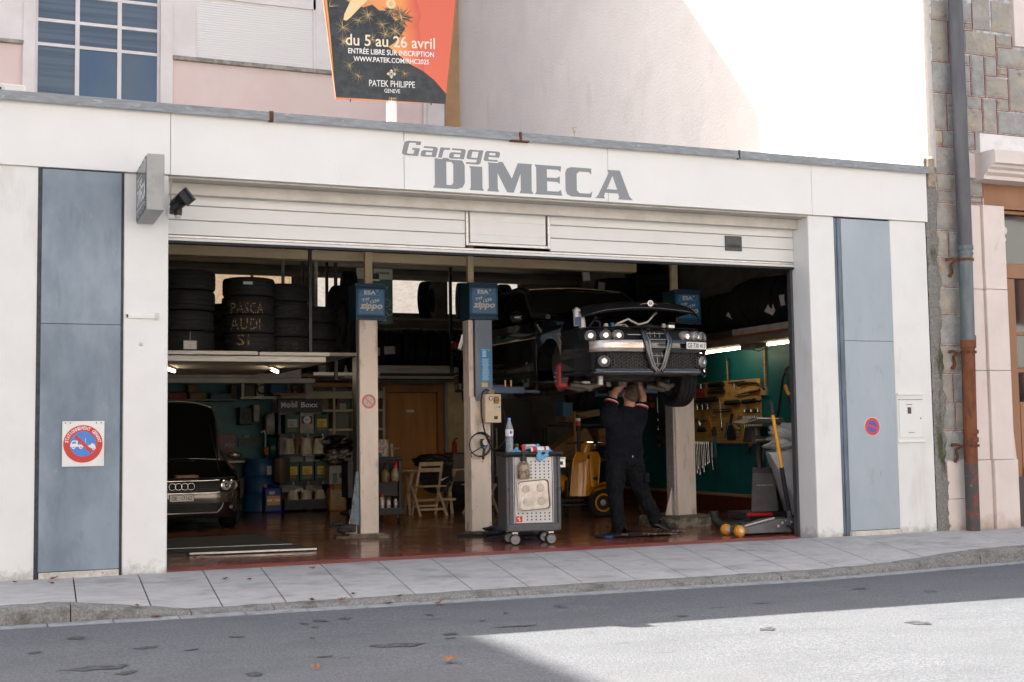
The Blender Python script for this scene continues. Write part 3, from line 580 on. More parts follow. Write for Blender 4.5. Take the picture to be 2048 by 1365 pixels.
m_ptext = mat('poster_cream_text', (.80, .70, .55), .5); m_pw = mat('poster_white_text', (.82, .80, .78), .5)
def pt(body, x0, x1, y, h, m, bold): 
    b = MB(); cx, cz = tr((x0+x1)/2, y); text(b, body, bp(cx, cz, .009), rx, Z3, w=(x1-x0)/1005*WB, h=h/4.706/174, bold=bold); b.build('poster_text', m, BB)
pt('du 5 au 26 avril', 255, 1072, 392, 106, m_ptext, .012)
pt('ENTRÉE LIBRE SUR INSCRIPTION', 277, 1062, 488, 62, m_pw, .016); pt('WWW.PATEK.COM/RHC2025', 325, 1015, 565, 46, m_pw, .016)
pt('PATEK PHILIPPE', 465, 883, 780, 58, m_pw, .0); pt('GENEVE', 603, 746, 845, 36, m_pw, .0)
b = MB(); cx, cz = tr(668, 690); c_ = bp(cx, cz, .009)
for k in range(4):
    a = k*math.pi/2; d_ = rx*math.cos(a)+Z3*math.sin(a); q_ = rx*-math.sin(a)+Z3*math.cos(a)
    b.poly([c_+d_*.008+q_*.004, c_+d_*.008-q_*.004, c_+d_*.035-q_*.003, c_+d_*.035+q_*.003]); b.ring(c_+d_*.041, d_, q_, 0, .009, 8); b.ring(c_+d_*.032+q_*.011, d_, q_, 0, .006, 8); b.ring(c_+d_*.032-q_*.011, d_, q_, 0, .006, 8)
    e_ = (d_+q_).normalized(); b.ring(c_+e_*.020, d_, q_, .004, .008, 10)
b.build('emblem_print', m_ptext, BB)
b = MB(); cx, cz = tr(678, 910); text(b, 'Loutan', bp(cx, cz, .009), rx, Z3, w=.085, h=.03, bold=.02, shear=.3); b.build('poster_text', MATS['gold_print'], BB)
MB().cyl((4.075, 13.22, 4.19), (4.075, 13.22, 4.9), .057, n=20).build('pole', mat('white_pole_paint', (.74, .74, .74), .35), BB, smooth=40)
MB().box(3.95, 4.2, 13.21, 13.30, 4.9, 7.2).build('pole_bracket', m_signgrey, BB)
for x in (.16, WB-.16): MB().cyl(bp(x, 0, -.04), bp(x, -.03, -.04), .006, n=6).build('bolt', m_black, BB)

# ------------------------------------------------------------------ pink building behind, with its glazed stair and rolled-down shutter
YP = 28.26
P = thing('pink_building', 'tall pale pink building with a big gridded window and a white rolled-down shutter', 'building', (4, YP, 0))
TOP = 20.4
for x0, x1, z0, z1 in ((-.75, .62, 0, 9.55), (.62, 3.68, 0, 3.2), (3.68, 10.0, 0, 9.56), (-.75, .62, 9.55, TOP), (.62, 3.68, 15.5, TOP), (3.68, 4.12, 9.72, TOP), (6.9, 10.0, 9.72, TOP), (4.12, 6.9, 11.5, TOP)):
    piece('wall', m_pink, x0, x1, YP, YP+.4, z0, z1, P)
piece('wall', m_pink, -.75, 10.0, YP+.41, YP+9, 0, TOP, P)
piece('window_surround', m_pinkwhite, .60, .85, YP-.08, YP+.3, 3, 15.5, P, .01); piece('window_surround', m_pinkwhite, 3.42, 3.69, YP-.08, YP+.3, 3, 15.5, P, .01)
piece('window_band', m_pinkwhite, -.75, .6, YP-.05, YP+.02, 9.62, 10.9, P); piece('window_band', m_pinkwhite, 6.9, 8.2, YP-.05, YP+.02, 9.62, 11.4, P); piece('window_band', m_pinkwhite, 3.69, 4.18, YP-.045, YP+.02, 9.62, 11.4, P)
wn = piece('window_frame', m_pinkwhite, .85, 3.42, YP+.14, YP+.2, 2.9, 3.2, P)
cols = [.87, 1.66, 1.74, 2.53, 2.61, 3.40]
rows = [6.9, 7.6, 7.66, 8.35, 8.41, 9.60, 9.67, 10.13, 10.20, 10.72, 10.79, 11.6, 11.67, 12.5, 12.57, 13.4]
for c in (.86, 1.70, 2.57, 3.41): piece('mullion', m_pinkwhite, c-.045, c+.045, YP+.06, YP+.14, 3, 15.4, P, .006)
for k in range(1, len(rows)-1, 2): piece('glazing_bar', m_pinkwhite, .87, 3.4, YP+.065, YP+.135, rows[k], rows[k+1], P, .005)
for k in range(0, len(rows), 2):
    for j in range(0, 6, 2):
        lit = (k in (6, 8)) or (k == 4 and j == 0)
        piece('window_pane', m_blindglass if lit else m_blueglass, cols[j], cols[j+1], YP+.09+.004*rnd(0, 1), YP+.1, rows[k], rows[k+1], P)
sh = piece('roller_shutter', m_shutter, 4.2, 6.84, YP+.04, YP+.06, 9.6, 11.4, P)
z = 9.6
while z < 11.38:
    MB().box(4.2, 6.84, YP+.022, YP+.04, z+.003, z+.052).build('shutter_slat', m_shutter, sh); z += .055
piece('shutter_rail', m_pinkwhite, 4.10, 4.2, YP-.01, YP+.08, 9.6, 11.4, P, .006); piece('shutter_rail', m_pinkwhite, 6.84, 6.93, YP-.03, YP+.08, 9.6, 11.4, P, .006); piece('shutter_box', m_pinkwhite, 4.1, 6.93, YP-.03, YP+.1, 11.02, 11.5, P, .006)
piece('window_sill', m_sillst, 3.68, 8.3, YP-.10, YP+.02, 9.53, 9.62, P, .01); piece('window_sill', m_sillst, -.75, .62, YP-.10, YP+.02, 9.55, 9.63, P, .01)
piece('white_pilaster', m_pinkwhite, 9.55, 9.99, YP-.12, YP+.3, 0, TOP, P, .01); piece('rain_pipe', m_pinkwhite, 9.47, 9.54, YP-.14, YP-.07, 0, TOP, P)
piece('ochre_pilaster', m_ochre, 9.992, 10.42, YP-.05, YP+.4, 0, TOP, P)
AC = thing('air_conditioner', 'off-white air conditioner outdoor unit on the roof at the foot of the gridded window', 'air conditioner', (-.2, 14.6, 4.19))
piece('unit_casing', mat('ac_casing', (.62, .60, .57), .5), -.75, .335, 14.2, 14.6, 4.2, 4.965, AC, .02)
piece('vent_opening', m_black, -.6, .10, 14.19, 14.205, 4.80, 4.92, AC)
vp = piece('vent_panel', MATS['ac_casing'], .12, .30, 14.185, 14.2, 4.80, 4.93, AC, .006)
for k in range(6): piece('vent_slit', m_darkgrey, .135+k*.026, .148+k*.026, 14.18, 14.186, 4.845, 4.885, vp)

# ------------------------------------------------------------------ stone building at the right
B = thing('stone_building', 'rough grey ashlar building with a pale stucco side wall and smooth limestone trim', 'building', (11, F, 0))
XR = 10.40
nzp = [[rnd(-.012, .012) for _ in range(20)] for _ in range(20)]
piece('side_wall', m_stucco, XR, XR+.3, F+.06, YP+3, 3.5, 21, B)
piece('stone_core', m_mortar, XR+.05, 11.2, F+.03, F+9, -.3, 4.16, B); piece('stone_core', m_mortar, XR+.05, 14.5, F+.03, F+9, 4.165, 21, B); piece('stone_core', m_mortar, 11.2, 14.5, F+1.4, F+9, -.3, 4.16, B); piece('stone_core', m_mortar, 13.5, 14.5, F+.03, F+1.4, -.3, 4.16, B)
mb = MB(); random.seed(4)
n = 60
def edge(z): return .012*math.sin(z*5)+.02*math.sin(z*13+1)+.012*math.sin(z*37)
mb.grid(lambda u, v: (10.275+(.17+edge(-.1+4.5*v)*(1 if u > .5 else .1))*u, F-.004-.02*math.sin(math.pi*u)-.006*math.sin(v*170+u*9), -.1+4.5*v), 6, 90)
mb.build('rough_render_strip', m_roughcast, B, smooth=180)
mb = MB(); mb.grid(lambda u, v: (10.385+.07*u+.012*math.sin(v*40+u), F-.006-.02*math.sin(math.pi*u), 4.3+17*v), 3, 80); mb.build('corner_render', m_stucco, B, smooth=180)
ST = [(10.5, 10.77, 6.14, 6.37), (10.49, 10.74, 5.62, 6.13), (10.48, 10.76, 5.24, 5.60), (10.48, 10.67, 4.78, 5.22), (10.48, 10.59, 4.58, 4.77), (10.61, 10.90, 4.58, 4.76), (10.47, 10.90, 4.25, 4.56), (10.48, 10.88, 4.04, 4.23), (10.79, 11.12, 6.15, 6.4), (11.13, 11.41, 6.07, 6.49), (11.43, 11.74, 6.07, 6.47), (10.76, 10.98, 5.76, 6.13), (11.0, 11.12, 6.06, 6.14), (11.0, 11.48, 5.77, 6.05), (11.5, 11.74, 5.9, 6.05), (11.5, 11.96, 5.65, 5.89), (10.78, 11.06, 5.62, 5.74), (11.08, 11.28, 5.24, 5.75), (11.3, 11.48, 5.52, 5.75), (11.5, 11.65, 5.53, 5.63), (10.78, 11.06, 5.42, 5.6), (11.3, 11.65, 5.25, 5.5), (11.67, 12.0, 5.11, 5.63), (10.78, 11.06, 5.24, 5.4), (10.69, 10.83, 5.09, 5.22), (10.85, 10.97, 5.09, 5.22), (10.99, 11.22, 5.09, 5.22), (11.24, 11.45, 4.8, 5.22), (11.47, 11.65, 5.1, 5.23), (11.47, 12.0, 4.8, 5.08), (10.69, 10.78, 4.79, 5.07), (10.80, 11.22, 4.79, 5.07), (10.92, 11.09, 4.58, 4.77), (10.90, 11.18, 4.0, 4.26)]
ST += [(10.49, 10.88, 3.90, 4.02), (10.90, 11.16, 3.90, 3.99), (10.45, 10.88, 3.56, 3.88), (10.45, 10.62, 3.23, 3.54), (10.64, 10.88, 3.23, 3.54), (10.45, 10.88, 2.88, 3.21), (10.44, 10.86, 2.55, 2.86), (10.44, 10.86, 2.18, 2.53), (10.43, 10.86, 1.85, 2.16), (10.43, 10.60, 1.51, 1.83), (10.62, 10.86, 1.51, 1.83), (10.43, 10.62, 1.17, 1.49), (10.64, 10.86, 1.17, 1.49), (10.42, 10.86, .82, 1.15)]
x = 10.49                                             # courses out of the photograph, kept coarse
for z0, z1 in ((6.5, 6.9), (6.92, 7.35), (7.37, 7.7)):
    x = 10.49
    while x < 11.7: w = rnd(.25, .5); ST.append((x, x+w, z0, z1)); x += w+.02
for i, (x0, x1, z0, z1) in enumerate(ST):
    x0 += .008; x1 -= .008; z0 += .008; z1 -= .008
    d = rnd(.018, .04); g = MB(); e_ = .012; n = 5
    bumps = [[rnd(-.006, .008) for _ in range(n+1)] for _ in range(n+1)]
    def SP(u, v, x0=x0, x1=x1, z0=z0, z1=z1, d=d, bumps=bumps):
        iu, iv = round(u*5), round(v*5); ed = iu in (0, 5) or iv in (0, 5)
        return (x0+(x1-x0)*u+(rnd(-.003, .003) if not ed else 0), F+.03-(.012 if ed else d+bumps[iu][iv]), z0+(z1-z0)*v)
    g.grid(SP, n, n)
    for a, b_ in (((x0, z0), (x1, z0)), ((x1, z0), (x1, z1)), ((x1, z1), (x0, z1)), ((x0, z1), (x0, z0))):
        g.poly([(a[0], F+.04, a[1]), (b_[0], F+.04, b_[1]), (b_[0], F+.018, b_[1]), (a[0], F+.018, a[1])])
    g.build('stone', STONES[i % 3 if i % 7 else 1], B, smooth=28)
pm = MB()
for (x0, x1, z0, z1) in ST[:47]:
    if z1 < 6.45: pm.box(x0-.010, x1+.013, F+.020, F+.0285, z0-.013, z0-.007); pm.box(x1+.007, x1+.013, F+.020, F+.0285, z0-.006, z1)
pm.build('red_pointing', m_pointing, B, kind='stuff')
piece('plinth_stone', m_cast, 10.45, 10.862, F-.01, F+.06, .36, .80, B, .008); piece('plinth_stone', m_cast, 10.44, 10.862, F-.01, F+.06, -.12, .355, B, .008)
for a, b_ in ((.81, 1.87), (1.875, 2.85), (2.855, 3.875)):
    piece('pilaster_stone', m_cast, 10.89, 11.085, F-.03, F+.1, a, b_, B, .006); piece('pilaster_stone', m_cast, 11.09, 11.42, F-.07, F+.15, a, b_, B, .006)
piece('pilaster_base', m_cast, 10.87, 11.085, F-.045, F+.1, -.14, .805, B, .006); piece('pilaster_base', m_cast, 11.09, 11.45, F-.09, F+.15, -.14, .805, B, .006)
MB().lathe([(0, 0), (.05, .002), (.055, .03), (0, .035)], 12, (11.42, F-.02, 3.58), (1, 0, 0)).build('scroll', m_cast, B, smooth=40)
MB().lathe([(0, 0), (.035, .005), (.04, .02), (0, .03)], 12, (11.42, F-.02, 3.47), (1, 0, 0)).build('scroll', m_cast, B, smooth=40)
MB().hexa([(11.42, F-.07, .8), (11.45, F-.07, .8), (11.45, F+.1, .8), (11.42, F+.1, .8)], [(11.42, F-.07, 1.12), (11.421, F-.07, 1.12), (11.421, F+.1, 1.12), (11.42, F+.1, 1.12)]).build('pilaster_foot', m_cast, B)
piece('parapet_stone', m_castw, 11.10, 13.5, F-.06, F+.1, 4.51, 4.76, B, .006)
g = MB(); prof = [(F+.03, 4.50), (F-.36, 4.49), (F-.38, 4.46), (F-.38, 4.33), (F-.33, 4.315), (F-.31, 4.29), (F-.26, 4.27), (F-.25, 4.24), (F-.19, 4.21), (F-.18, 4.17), (F+.03, 4.165)]
for (a, b_) in zip(prof, prof[1:]): g.poly([(11.02, a[0], a[1]), (11.02, b_[0], b_[1]), (13.5, b_[0], b_[1]), (13.5, a[0], a[1])])
g.poly([(11.02, *q) for q in prof][::-1]); g.build('cornice', m_cast, B)
piece('cornice_bracket', m_cast, 10.93, 11.02, F-.05, F+.06, 4.2, 4.5, B, .01)
piece('corner_panel', m_cast, 11.76, 13, F-.02, F+.06, 5.92, 7.5, B, .006)
piece('lintel_panel', m_tanframe, 11.19, 13.5, F+.06, F+.14, 3.88, 4.17, B); piece('lintel_rail', m_tanframe, 11.19, 13.5, F+.045, F+.06, 3.865, 3.90, B, .004)
piece('window_frame', m_tanframe, 11.45, 13.5, F+.10, F+.2, 3.02, 3.20, B, .008); piece('window_frame', m_tanframe, 11.45, 13.5, F+.10, F+.2, 3.82, 3.865, B, .008)
piece('window_frame', m_tanframe, 11.55, 11.70, F+.10, F+.2, 0, 3.015, B, .008); piece('window_frame', m_tanframe, 11.43, 11.55, F+.12, F+.2, 0, 3.015, B)
piece('glazing_bar', m_tanframe, 11.71, 13.5, F+.12, F+.17, 1.86, 1.91, B, .004); piece('glazing_bar', m_tanframe, 11.71, 13.5, F+.12, F+.17, 2.32, 2.36, B, .004)
piece('door_panel', m_tanframe, 11.71, 13.5, F+.10, F+.18, .62, 1.50, B, .006); piece('door_rail', m_tanframe, 11.71, 13.5, F+.07, F+.1, .60, .70, B, .008)
piece('bottom_panel', m_brownframe, 11.46, 13.5, F+.07, F+.18, -.1, .59, B, .006)
m_shopglass = mat('shop_glass', (.02, .022, .025), .04, spec=1.0)
piece('window_pane', m_shopglass, 11.45, 13.5, F+.165, F+.17, 3.2, 3.82, B)
for a, b_ in ((1.50, 1.86), (1.91, 2.32), (2.36, 3.02)): piece('window_pane', m_shopglass, 11.71, 13.5, F+.15, F+.155, a, b_, B)
# lead flashing between the roof and the stucco
mb = MB(); mb.grid(lambda u, v: (10.30+.10*u, F-.02+1.6*v, 4.30+.13*u+.015*math.sin(v*9)), 3, 10); mb.build('flashing', mat('mortar_flashing', (.42, .35, .28), .95, col2=(.25, .2, .16), ns=12, bump=.5, bs=30), B)
MB().box(10.30, 10.41, F-.05, F-.01, 4.05, 4.40).build('flashing_end', MATS['mortar_flashing'], B, bevel=.02)
# downpipe
DP = thing('downpipe', 'tall downpipe, grey above, blue-grey in the middle and rusty brown below', 'downpipe', (10.74, F, -.03))
px = 10.735; py = F-.135
MB().cyl((px, py, 3.31), (px, py, 9), .085, n=20).build('upper_pipe', m_pipe, DP, smooth=40)
MB().cyl((px-.02, py, 2.2), (px-.002, py, 3.31), .082, n=20).build('middle_pipe', m_pipeblue, DP, smooth=40)
MB().cyl((px-.045, py, .78), (px-.02, py, 2.2), .079, n=20).build('lower_pipe', m_piperust, DP, smooth=40)
MB().cyl((px-.05, py, -.06), (px-.045, py, .78), .0785, n=20).build('foot_pipe', m_pipeworn, DP, smooth=40)
for z, h, r_, m in ((3.30, .05, .093, m_pipeblue), (3.24, .03, .09, m_pipeblue), (2.22, .06, .093, m_pipeblue), (2.13, .1, .091, m_piperust), (1.12, .05, .09, m_piperust), (1.02, .06, .088, m_piperust)):
    x = px-.045+.045*min(1, z/3.3); MB().cyl((x, py, z), (x, py, z+h), r_, n=20).build('pipe_socket', m, DP, bevel=.006)
for z in (3.18, 2.08, .98):
    x = px-.045+.045*min(1, z/3.3)
    k = MB().cyl((x, py, z-.012), (x, py, z+.018), .094, n=20).build('pipe_clip', m_rust, DP)
    MB().tube([(x-.07, py+.03, z), (x-.12, py+.06, z-.01), (x-.145, py+.09, z-.05), (x-.12, py+.10, z-.14), (x-.15, py+.115, z-.19)], [.014, .016, .016, .016, .022], 6).build('iron_hook', m_rust, k)
    MB().tube([(x-.11, py+.06, z), (x-.15, py+.08, z+.02), (x-.20, py+.11, z+.01)], [.014, .016, .02], 6).build('iron_hook', m_rust, k)

# ------------------------------------------------------------------ out-of-frame houses that shade and reflect: left neighbour, row across the street
NB = thing('neighbour_house', 'tall house left of the garage that shades the pavement and road', 'building', (-7, 22, 0))
piece('wall', m_pink, -24, -10.72, 18, 26, 0, 17.9, NB)
OP = thing('opposite_house', 'sunlit cream house row across the street', 'building', (6, -6, 0))
piece('wall', mat('cream_render', (.70, .69, .65), .9), -18, 30, -12, -4.5, -.3, 10.5, OP)
for k in range(14):
    for z in (1.2, 4.2, 7.3):
        x = -16+k*3.3; piece('window', m_glass, x, x+1.1, -4.6, -4.47, z, z+1.7, OP)
        piece('window_shutter', mat('terracotta_shutter', (.33, .12, .05), .7), x-.6, x-.03, -4.5, -4.44, z, z+1.7, OP); piece('window_shutter', MATS['terracotta_shutter'], x+1.13, x+1.7, -4.5, -4.44, z, z+1.7, OP)
# ------------------------------------------------------------------ garage interior shell
m_teal = mat('teal_wall_paint', (.006, .125, .135), .45, col2=(.006, .095, .105), ns=2.5, dirt=[((.03, .02, .015), 6, .62, .72, (1, 1, 1), .5), ((.2, .2, .18), 60, .73, .76, (1, 1, 1), .6)])
m_redplinth = mat('dark_red_plinth', (.12, .018, .012), .5, col2=(.07, .015, .01), ns=6)
m_woodstrip = mat('bare_batten', (.38, .24, .12), .7, col2=(.26, .15, .075), ns=8, st=(1, .1, 4))
m_ceil = mat('sooty_ceiling', (.22, .20, .17), .9, col2=(.15, .14, .12), ns=2)
m_creambeam = mat('cream_beam_paint', (.74, .60, .38), .6, col2=(.64, .50, .31), ns=5, st=(.3, 1, 1), dirt=[(GRIME, 40, .68, .72, (1, 1, 1), .8)])
m_greywall = mat('grey_back_wall', (.26, .24, .20), .8, col2=(.19, .175, .15), ns=3)
m_cream = mat('cream_wall_paint', (.80, .64, .36), .7, col2=(.64, .49, .26), ns=3)
m_steel = mat('galvanised_beam', (.50, .475, .43), .5, .2, col2=(.36, .34, .30), ns=8, st=(.3, 1, 3))
m_steeldark = mat('dark_rack_steel', (.055, .055, .055), .5, .3, col2=(.035, .035, .035), ns=8)
fl = MB(); fl.poly([(-.3, F+.33, 0), (10.12, F+.33, 0), (10.12, 21.25, 0), (-.3, 21.25, 0)]); fl.build('garage_floor', m_floor, kind='structure')
fl = MB(); fl.grid(lambda u, v: (1.53+6.95*u, F+.03+.33*v, -.012+.012*v), 20, 2); fl.build('threshold_strip', m_thresh, kind='structure')
piece('inner_wall', m_white, -.5, -.3, F+.3, 21.4, 0, 4.12)
rw = piece('inner_wall', m_teal, 10.10, 10.3, F+.3, 21.4, .24, 2.62)
piece('inner_wall', m_greywall, 10.10, 10.3, F+.3, 21.4, 2.62, 4.12); piece('inner_plinth', m_redplinth, 10.08, 10.3, F+.3, 21.4, 0, .04); piece('inner_plinth', m_redplinth, 10.085, 10.3, F+.3, 21.4, .04, .24)
piece('inner_wall', m_teal, -.3, 4.42, 21.2, 21.4, 0, 2.1); piece('inner_wall', m_greywall, 4.42, 10.1, 21.2, 21.4, 0, 3.3); piece('inner_wall', m_greywall, -.3, 4.42, 21.2, 21.4, 2.1, 3.3)
piece('inner_wall', m_greywall, -.3, 10.1, 21.2, 21.4, 3.92, 4.12); piece('wall_rail', mat('pale_header', (.33, .30, .25), .7), -.3, 10.1, 21.15, 21.2, 3.91, 4.0)
piece('ceiling', m_ceil, -.4, 10.2, F+.34, 21.4, 4.09, 4.128)
piece('front_wall_inside', m_white, -.3, 1.5, F+.43, F+.5, 0, 4.1); piece('header_inside', m_white, -.3, 10.1, F+.36, F+.44, 3.5, 4.1)
MB().box(10.055, 10.084, 12.6, 20.5, .245, .285).build('wall_batten', m_woodstrip, G)
piece('ceiling_beam', m_creambeam, .2, 8.0, 14.95, 15.1, 3.325, 3.44)
piece('ceiling_beam', m_steeldark, -.3, 10.1, 18.2, 18.4, 3.85, 4.08)
# frosted rear windows; the panes glow in place of daylight from the yard
m_frostw = mat('frosted_pane_white', (.72, .64, .56), .5, col2=(.60, .52, .45), ns=16, st=(.6, 1, 1.6), emit=.24)
m_frosto = mat('frosted_pane_amber', (.62, .44, .28), .5, col2=(.48, .33, .21), ns=24, emit=.22)
for i, (x0, x1) in enumerate(((2.55, 3.2), (3.26, 4.06), (4.11, 4.75), (5.2, 5.78), (5.83, 6.42), (6.5, 7.14), (7.56, 8.2), (8.26, 8.9))):
    fr = piece('rear_window_frame', m_steeldark, x0-.04, x1+.04, 21.24, 21.3, 3.3, 3.92)
    piece('frosted_pane', m_frosto if i < 3 else m_frostw, x0, x1, 21.225, 21.238, 3.34, 3.91, fr)
for x0, x1 in ((-.3, 2.5), (4.8, 5.15), (7.2, 7.5), (8.95, 10.1)): piece('inner_wall', m_greywall, x0, x1, 21.2, 21.4, 3.3, 3.92)
# ------------------------------------------------------------------ car lifts
m_post = mat('beige_post_paint', (.76, .665, .585), .5, col2=(.68, .59, .51), ns=3, st=(1, 1, .3), spec=.4, rvar=.1, dirt=[((.16, .12, .09), 7, .55, .68, (1, 1, .35), .55), ((.08, .06, .05), 42, .66, .71, (1, 1, .6), .75), ((.52, .46, .38), 20, .66, .72, (1, 1, .15), .5)])
m_postblue = mat('blue_grey_post_paint', (.16, .21, .28), .42, col2=(.20, .25, .32), ns=3, st=(1, 1, .3), dirt=[((.2, .22, .24), 40, .68, .72, (1, 1, .4), .6)])
m_headblue = mat('lift_head_blue', (.022, .09, .19), .5, col2=(.018, .07, .15), ns=6, dirt=[((.04, .06, .08), 12, .6, .7, (1, 1, 1), .6)])
m_headteal = mat('lift_head_side', (.012, .055, .08), .6)
m_plate = mat('lift_head_plate', (.04, .15, .31), .3, col2=(.055, .18, .34), ns=5)
m_armblue = mat('lift_arm_blue', (.05, .095, .17), .45, col2=(.09, .11, .14), ns=9, dirt=[((.2, .2, .2), 30, .66, .71, (1, 1, 1), .6)])
m_oldsteel = mat('worn_base_steel', (.23, .19, .15), .6, .3, col2=(.09, .07, .055), ns=8, rvar=.15)
m_pitch = mat('greasy_black', (.012, .012, .012), .45, col2=(.025, .022, .02), ns=10)
m_printw = mat('pale_print', (.70, .72, .74), .5)
m_cable = mat('black_cable', (.010, .010, .011), .45)
def head(t, x, y, z0=2.575, w=.365, d=.34, h=.445, faded=False):
    MB().box(x, x+w, y, y+d, z0, z0+h).build('head_box', m_headteal, t, bevel=.012)
    fr = MB(); fr.box(x-.004, x+w+.004, y-.02, y-.001, z0+.05, z0+h-.05); fr = fr.build('head_cover', m_headblue, t, bevel=.01)
    for zz in (z0, z0+h-.03):
        MB().box(x-.006, x+w+.006, y-.022, y+.02, zz+.022, zz+.03).build('head_rim', m_headblue, t); MB().box(x-.006, x+w+.006, y-.022, y+.02, zz, zz+.006).build('head_rim', m_headblue, t)
        for k in range(7): MB().box(x+k*(w-.012)/6, x+k*(w-.012)/6+.012, y-.022, y+.01, zz+.006, zz+.022).build('head_rim_tooth', m_headblue, t)
        MB().box(x+.002, x+w-.002, y-.012, y-.004, zz+.006, zz+.022).build('head_slot', m_pitch, t)
    MB().box(x+.025, x+w-.025, y-.026, y-.0205, z0+.075, z0+h-.07).build('name_plate', m_plate, t, bevel=.003)
    yy = y-.0275; cx = x+w/2; b = MB()
    text(b, 'ESA', (cx-.012, yy, z0+.335), w=.145, h=.05, bold=.035); b.box(cx+.066, cx+.092, yy-.0005, yy, z0+.353, z0+.359); b.box(cx+.0755, cx+.0815, yy-.0006, yy, z0+.343, z0+.370)
    a = [(cx-.14, z0+.302), (cx+.105, z0+.302), (cx+.14, z0+.372), (cx-.105, z0+.372)]
    for p_, q_ in zip(a, a[1:]+a[:1]): b.bar((p_[0], yy, p_[1]), (q_[0], yy, q_[1]), .003, .0006)
    text(b, 'TYP', (cx-.065, yy, z0+.248), w=.095, h=.036, bold=.025, rot=R(14)); text(b, '1236', (cx+.045, yy, z0+.235), w=.115, h=.036, bold=.02, rot=R(18))
    b.build('lettering', m_printw, t)
    b = MB(); text(b, 'zippo', (cx, yy, z0+.165), w=.285, h=.098, bold=.04, shear=.25); b.build('lettering', mat('silver_print', (.58, .57, .53), .45), t)
def post(label, x, y, w, d, base_z, name='lift_post'):
    t = thing(name, label, 'car lift post', (x+w/2, y+d/2, 0), group='beige posts of the car lifts'); return t
# post 1 (left-hand lift)
P1 = post('beige lift post with a round red prohibition sticker, left of the wooden table', 4.085, 14.65, .235, .24, 0)
MB().box(4.085, 4.315, 14.62, 14.86, .03, 2.58).build('column', m_post, P1, bevel=.012); MB().box(4.058, 4.0845, 14.66, 14.84, .03, 2.58).build('carriage_track', m_pitch, P1)
MB().hexa([(3.82, 14.72, 0), (4.40, 14.50, 0), (4.46, 14.95, 0), (3.9, 15.15, 0)], [(3.82, 14.72, .03), (4.40, 14.50, .03), (4.46, 14.95, .03), (3.9, 15.15, .03)]).build('base_plate', m_oldsteel, P1, bevel=.004)
MB().hexa([(3.95, 14.62, .03), (4.36, 14.56, .03), (4.37, 14.9, .03), (4.0, 15.0, .03)], [(3.95, 14.62, .055), (4.36, 14.56, .055), (4.37, 14.9, .055), (4.0, 15.0, .055)]).build('base_plate', m_oldsteel, P1, bevel=.003)
MB().hexa([(3.93, 14.70, .055), (4.08, 14.66, .055), (4.08, 14.68, .055), (3.93, 14.72, .055)], [(4.06, 14.67, .5), (4.08, 14.66, .5), (4.08, 14.68, .5), (4.06, 14.69, .5)]).build('gusset', m_post, P1)
for x, y in ((3.88, 14.75), (3.95, 14.9), (4.38, 14.60)): MB().cyl((x, y, .03), (x, y, .055), .018, n=6).build('anchor_bolt', m_oldsteel, P1)
head(P1, 4.055, 14.66)
MB().box(4.195, 4.29, 14.74, 14.80, 3.03, 3.6).build('upper_bar', m_creambeam, P1, bevel=.004)
c0 = Vector((4.197, 14.6185, 1.608)); b = MB(); b.ring(c0, X3, Z3, .06, .085, 36); d_ = (X3-Z3).normalized(); e_ = (X3+Z3).normalized()
b.poly([c0-Y3*.0006-d_*.062-e_*.006, c0-Y3*.0006+d_*.062-e_*.006, c0-Y3*.0006+d_*.062+e_*.006, c0-Y3*.0006-d_*.062+e_*.006]); st_ = b.build('sticker_ring', mat('faded_pink_print', (.58, .19, .16), .6), P1)
b = MB(); b.ring(c0-Y3*.0003, X3, Z3, 0, .06, 30); b.build('sticker_disc', mat('faded_white_print', (.55, .5, .45), .6), st_)
b = MB(); yy = -Y3*.0008
for p_, q_ in (((-.035, .02), (.01, .02)), ((-.03, -.008), (.03, -.008)), ((.01, -.03), (.032, .03)), ((-.02, -.03), (-.02, .008)), ((.02, .03), (.045, .03))): b.bar(c0+X3*p_[0]+Z3*p_[1]+yy, c0+X3*q_[0]+Z3*q_[1]+yy, .005, .0004)
b.build('sticker_picture', mat('grey_print', (.16, .15, .15), .6), st_)
A1 = MB().hexa([(3.80, 14.6, .08), (4.0, 14.5, .08), (4.07, 14.75, .08), (3.88, 14.82, .08)], [(3.80, 14.6, .17), (4.0, 14.5, .17), (4.07, 14.75, .17), (3.88, 14.82, .17)]).build('folded_arm', m_pitch, P1, bevel=.01)
MB().hexa([(3.95, 14.6, .16), (4.06, 14.56, .16), (4.07, 14.62, .16), (3.97, 14.66, .16)], [(4.03, 14.6, .78), (4.06, 14.59, .78), (4.07, 14.62, .78), (4.04, 14.63, .78)]).build('arm_gusset', mat('pale_blue_worn', (.15, .21, .26), .5, col2=(.07, .09, .11), ns=14), A1)
for x, y, z in ((3.80, 14.55, .19), (3.86, 14.52, .11), (3.78, 14.62, .15)): MB().cyl((x, y, z-.015), (x, y, z+.015), .075, n=20).build('lifting_pad', m_rubber, A1, bevel=.004)
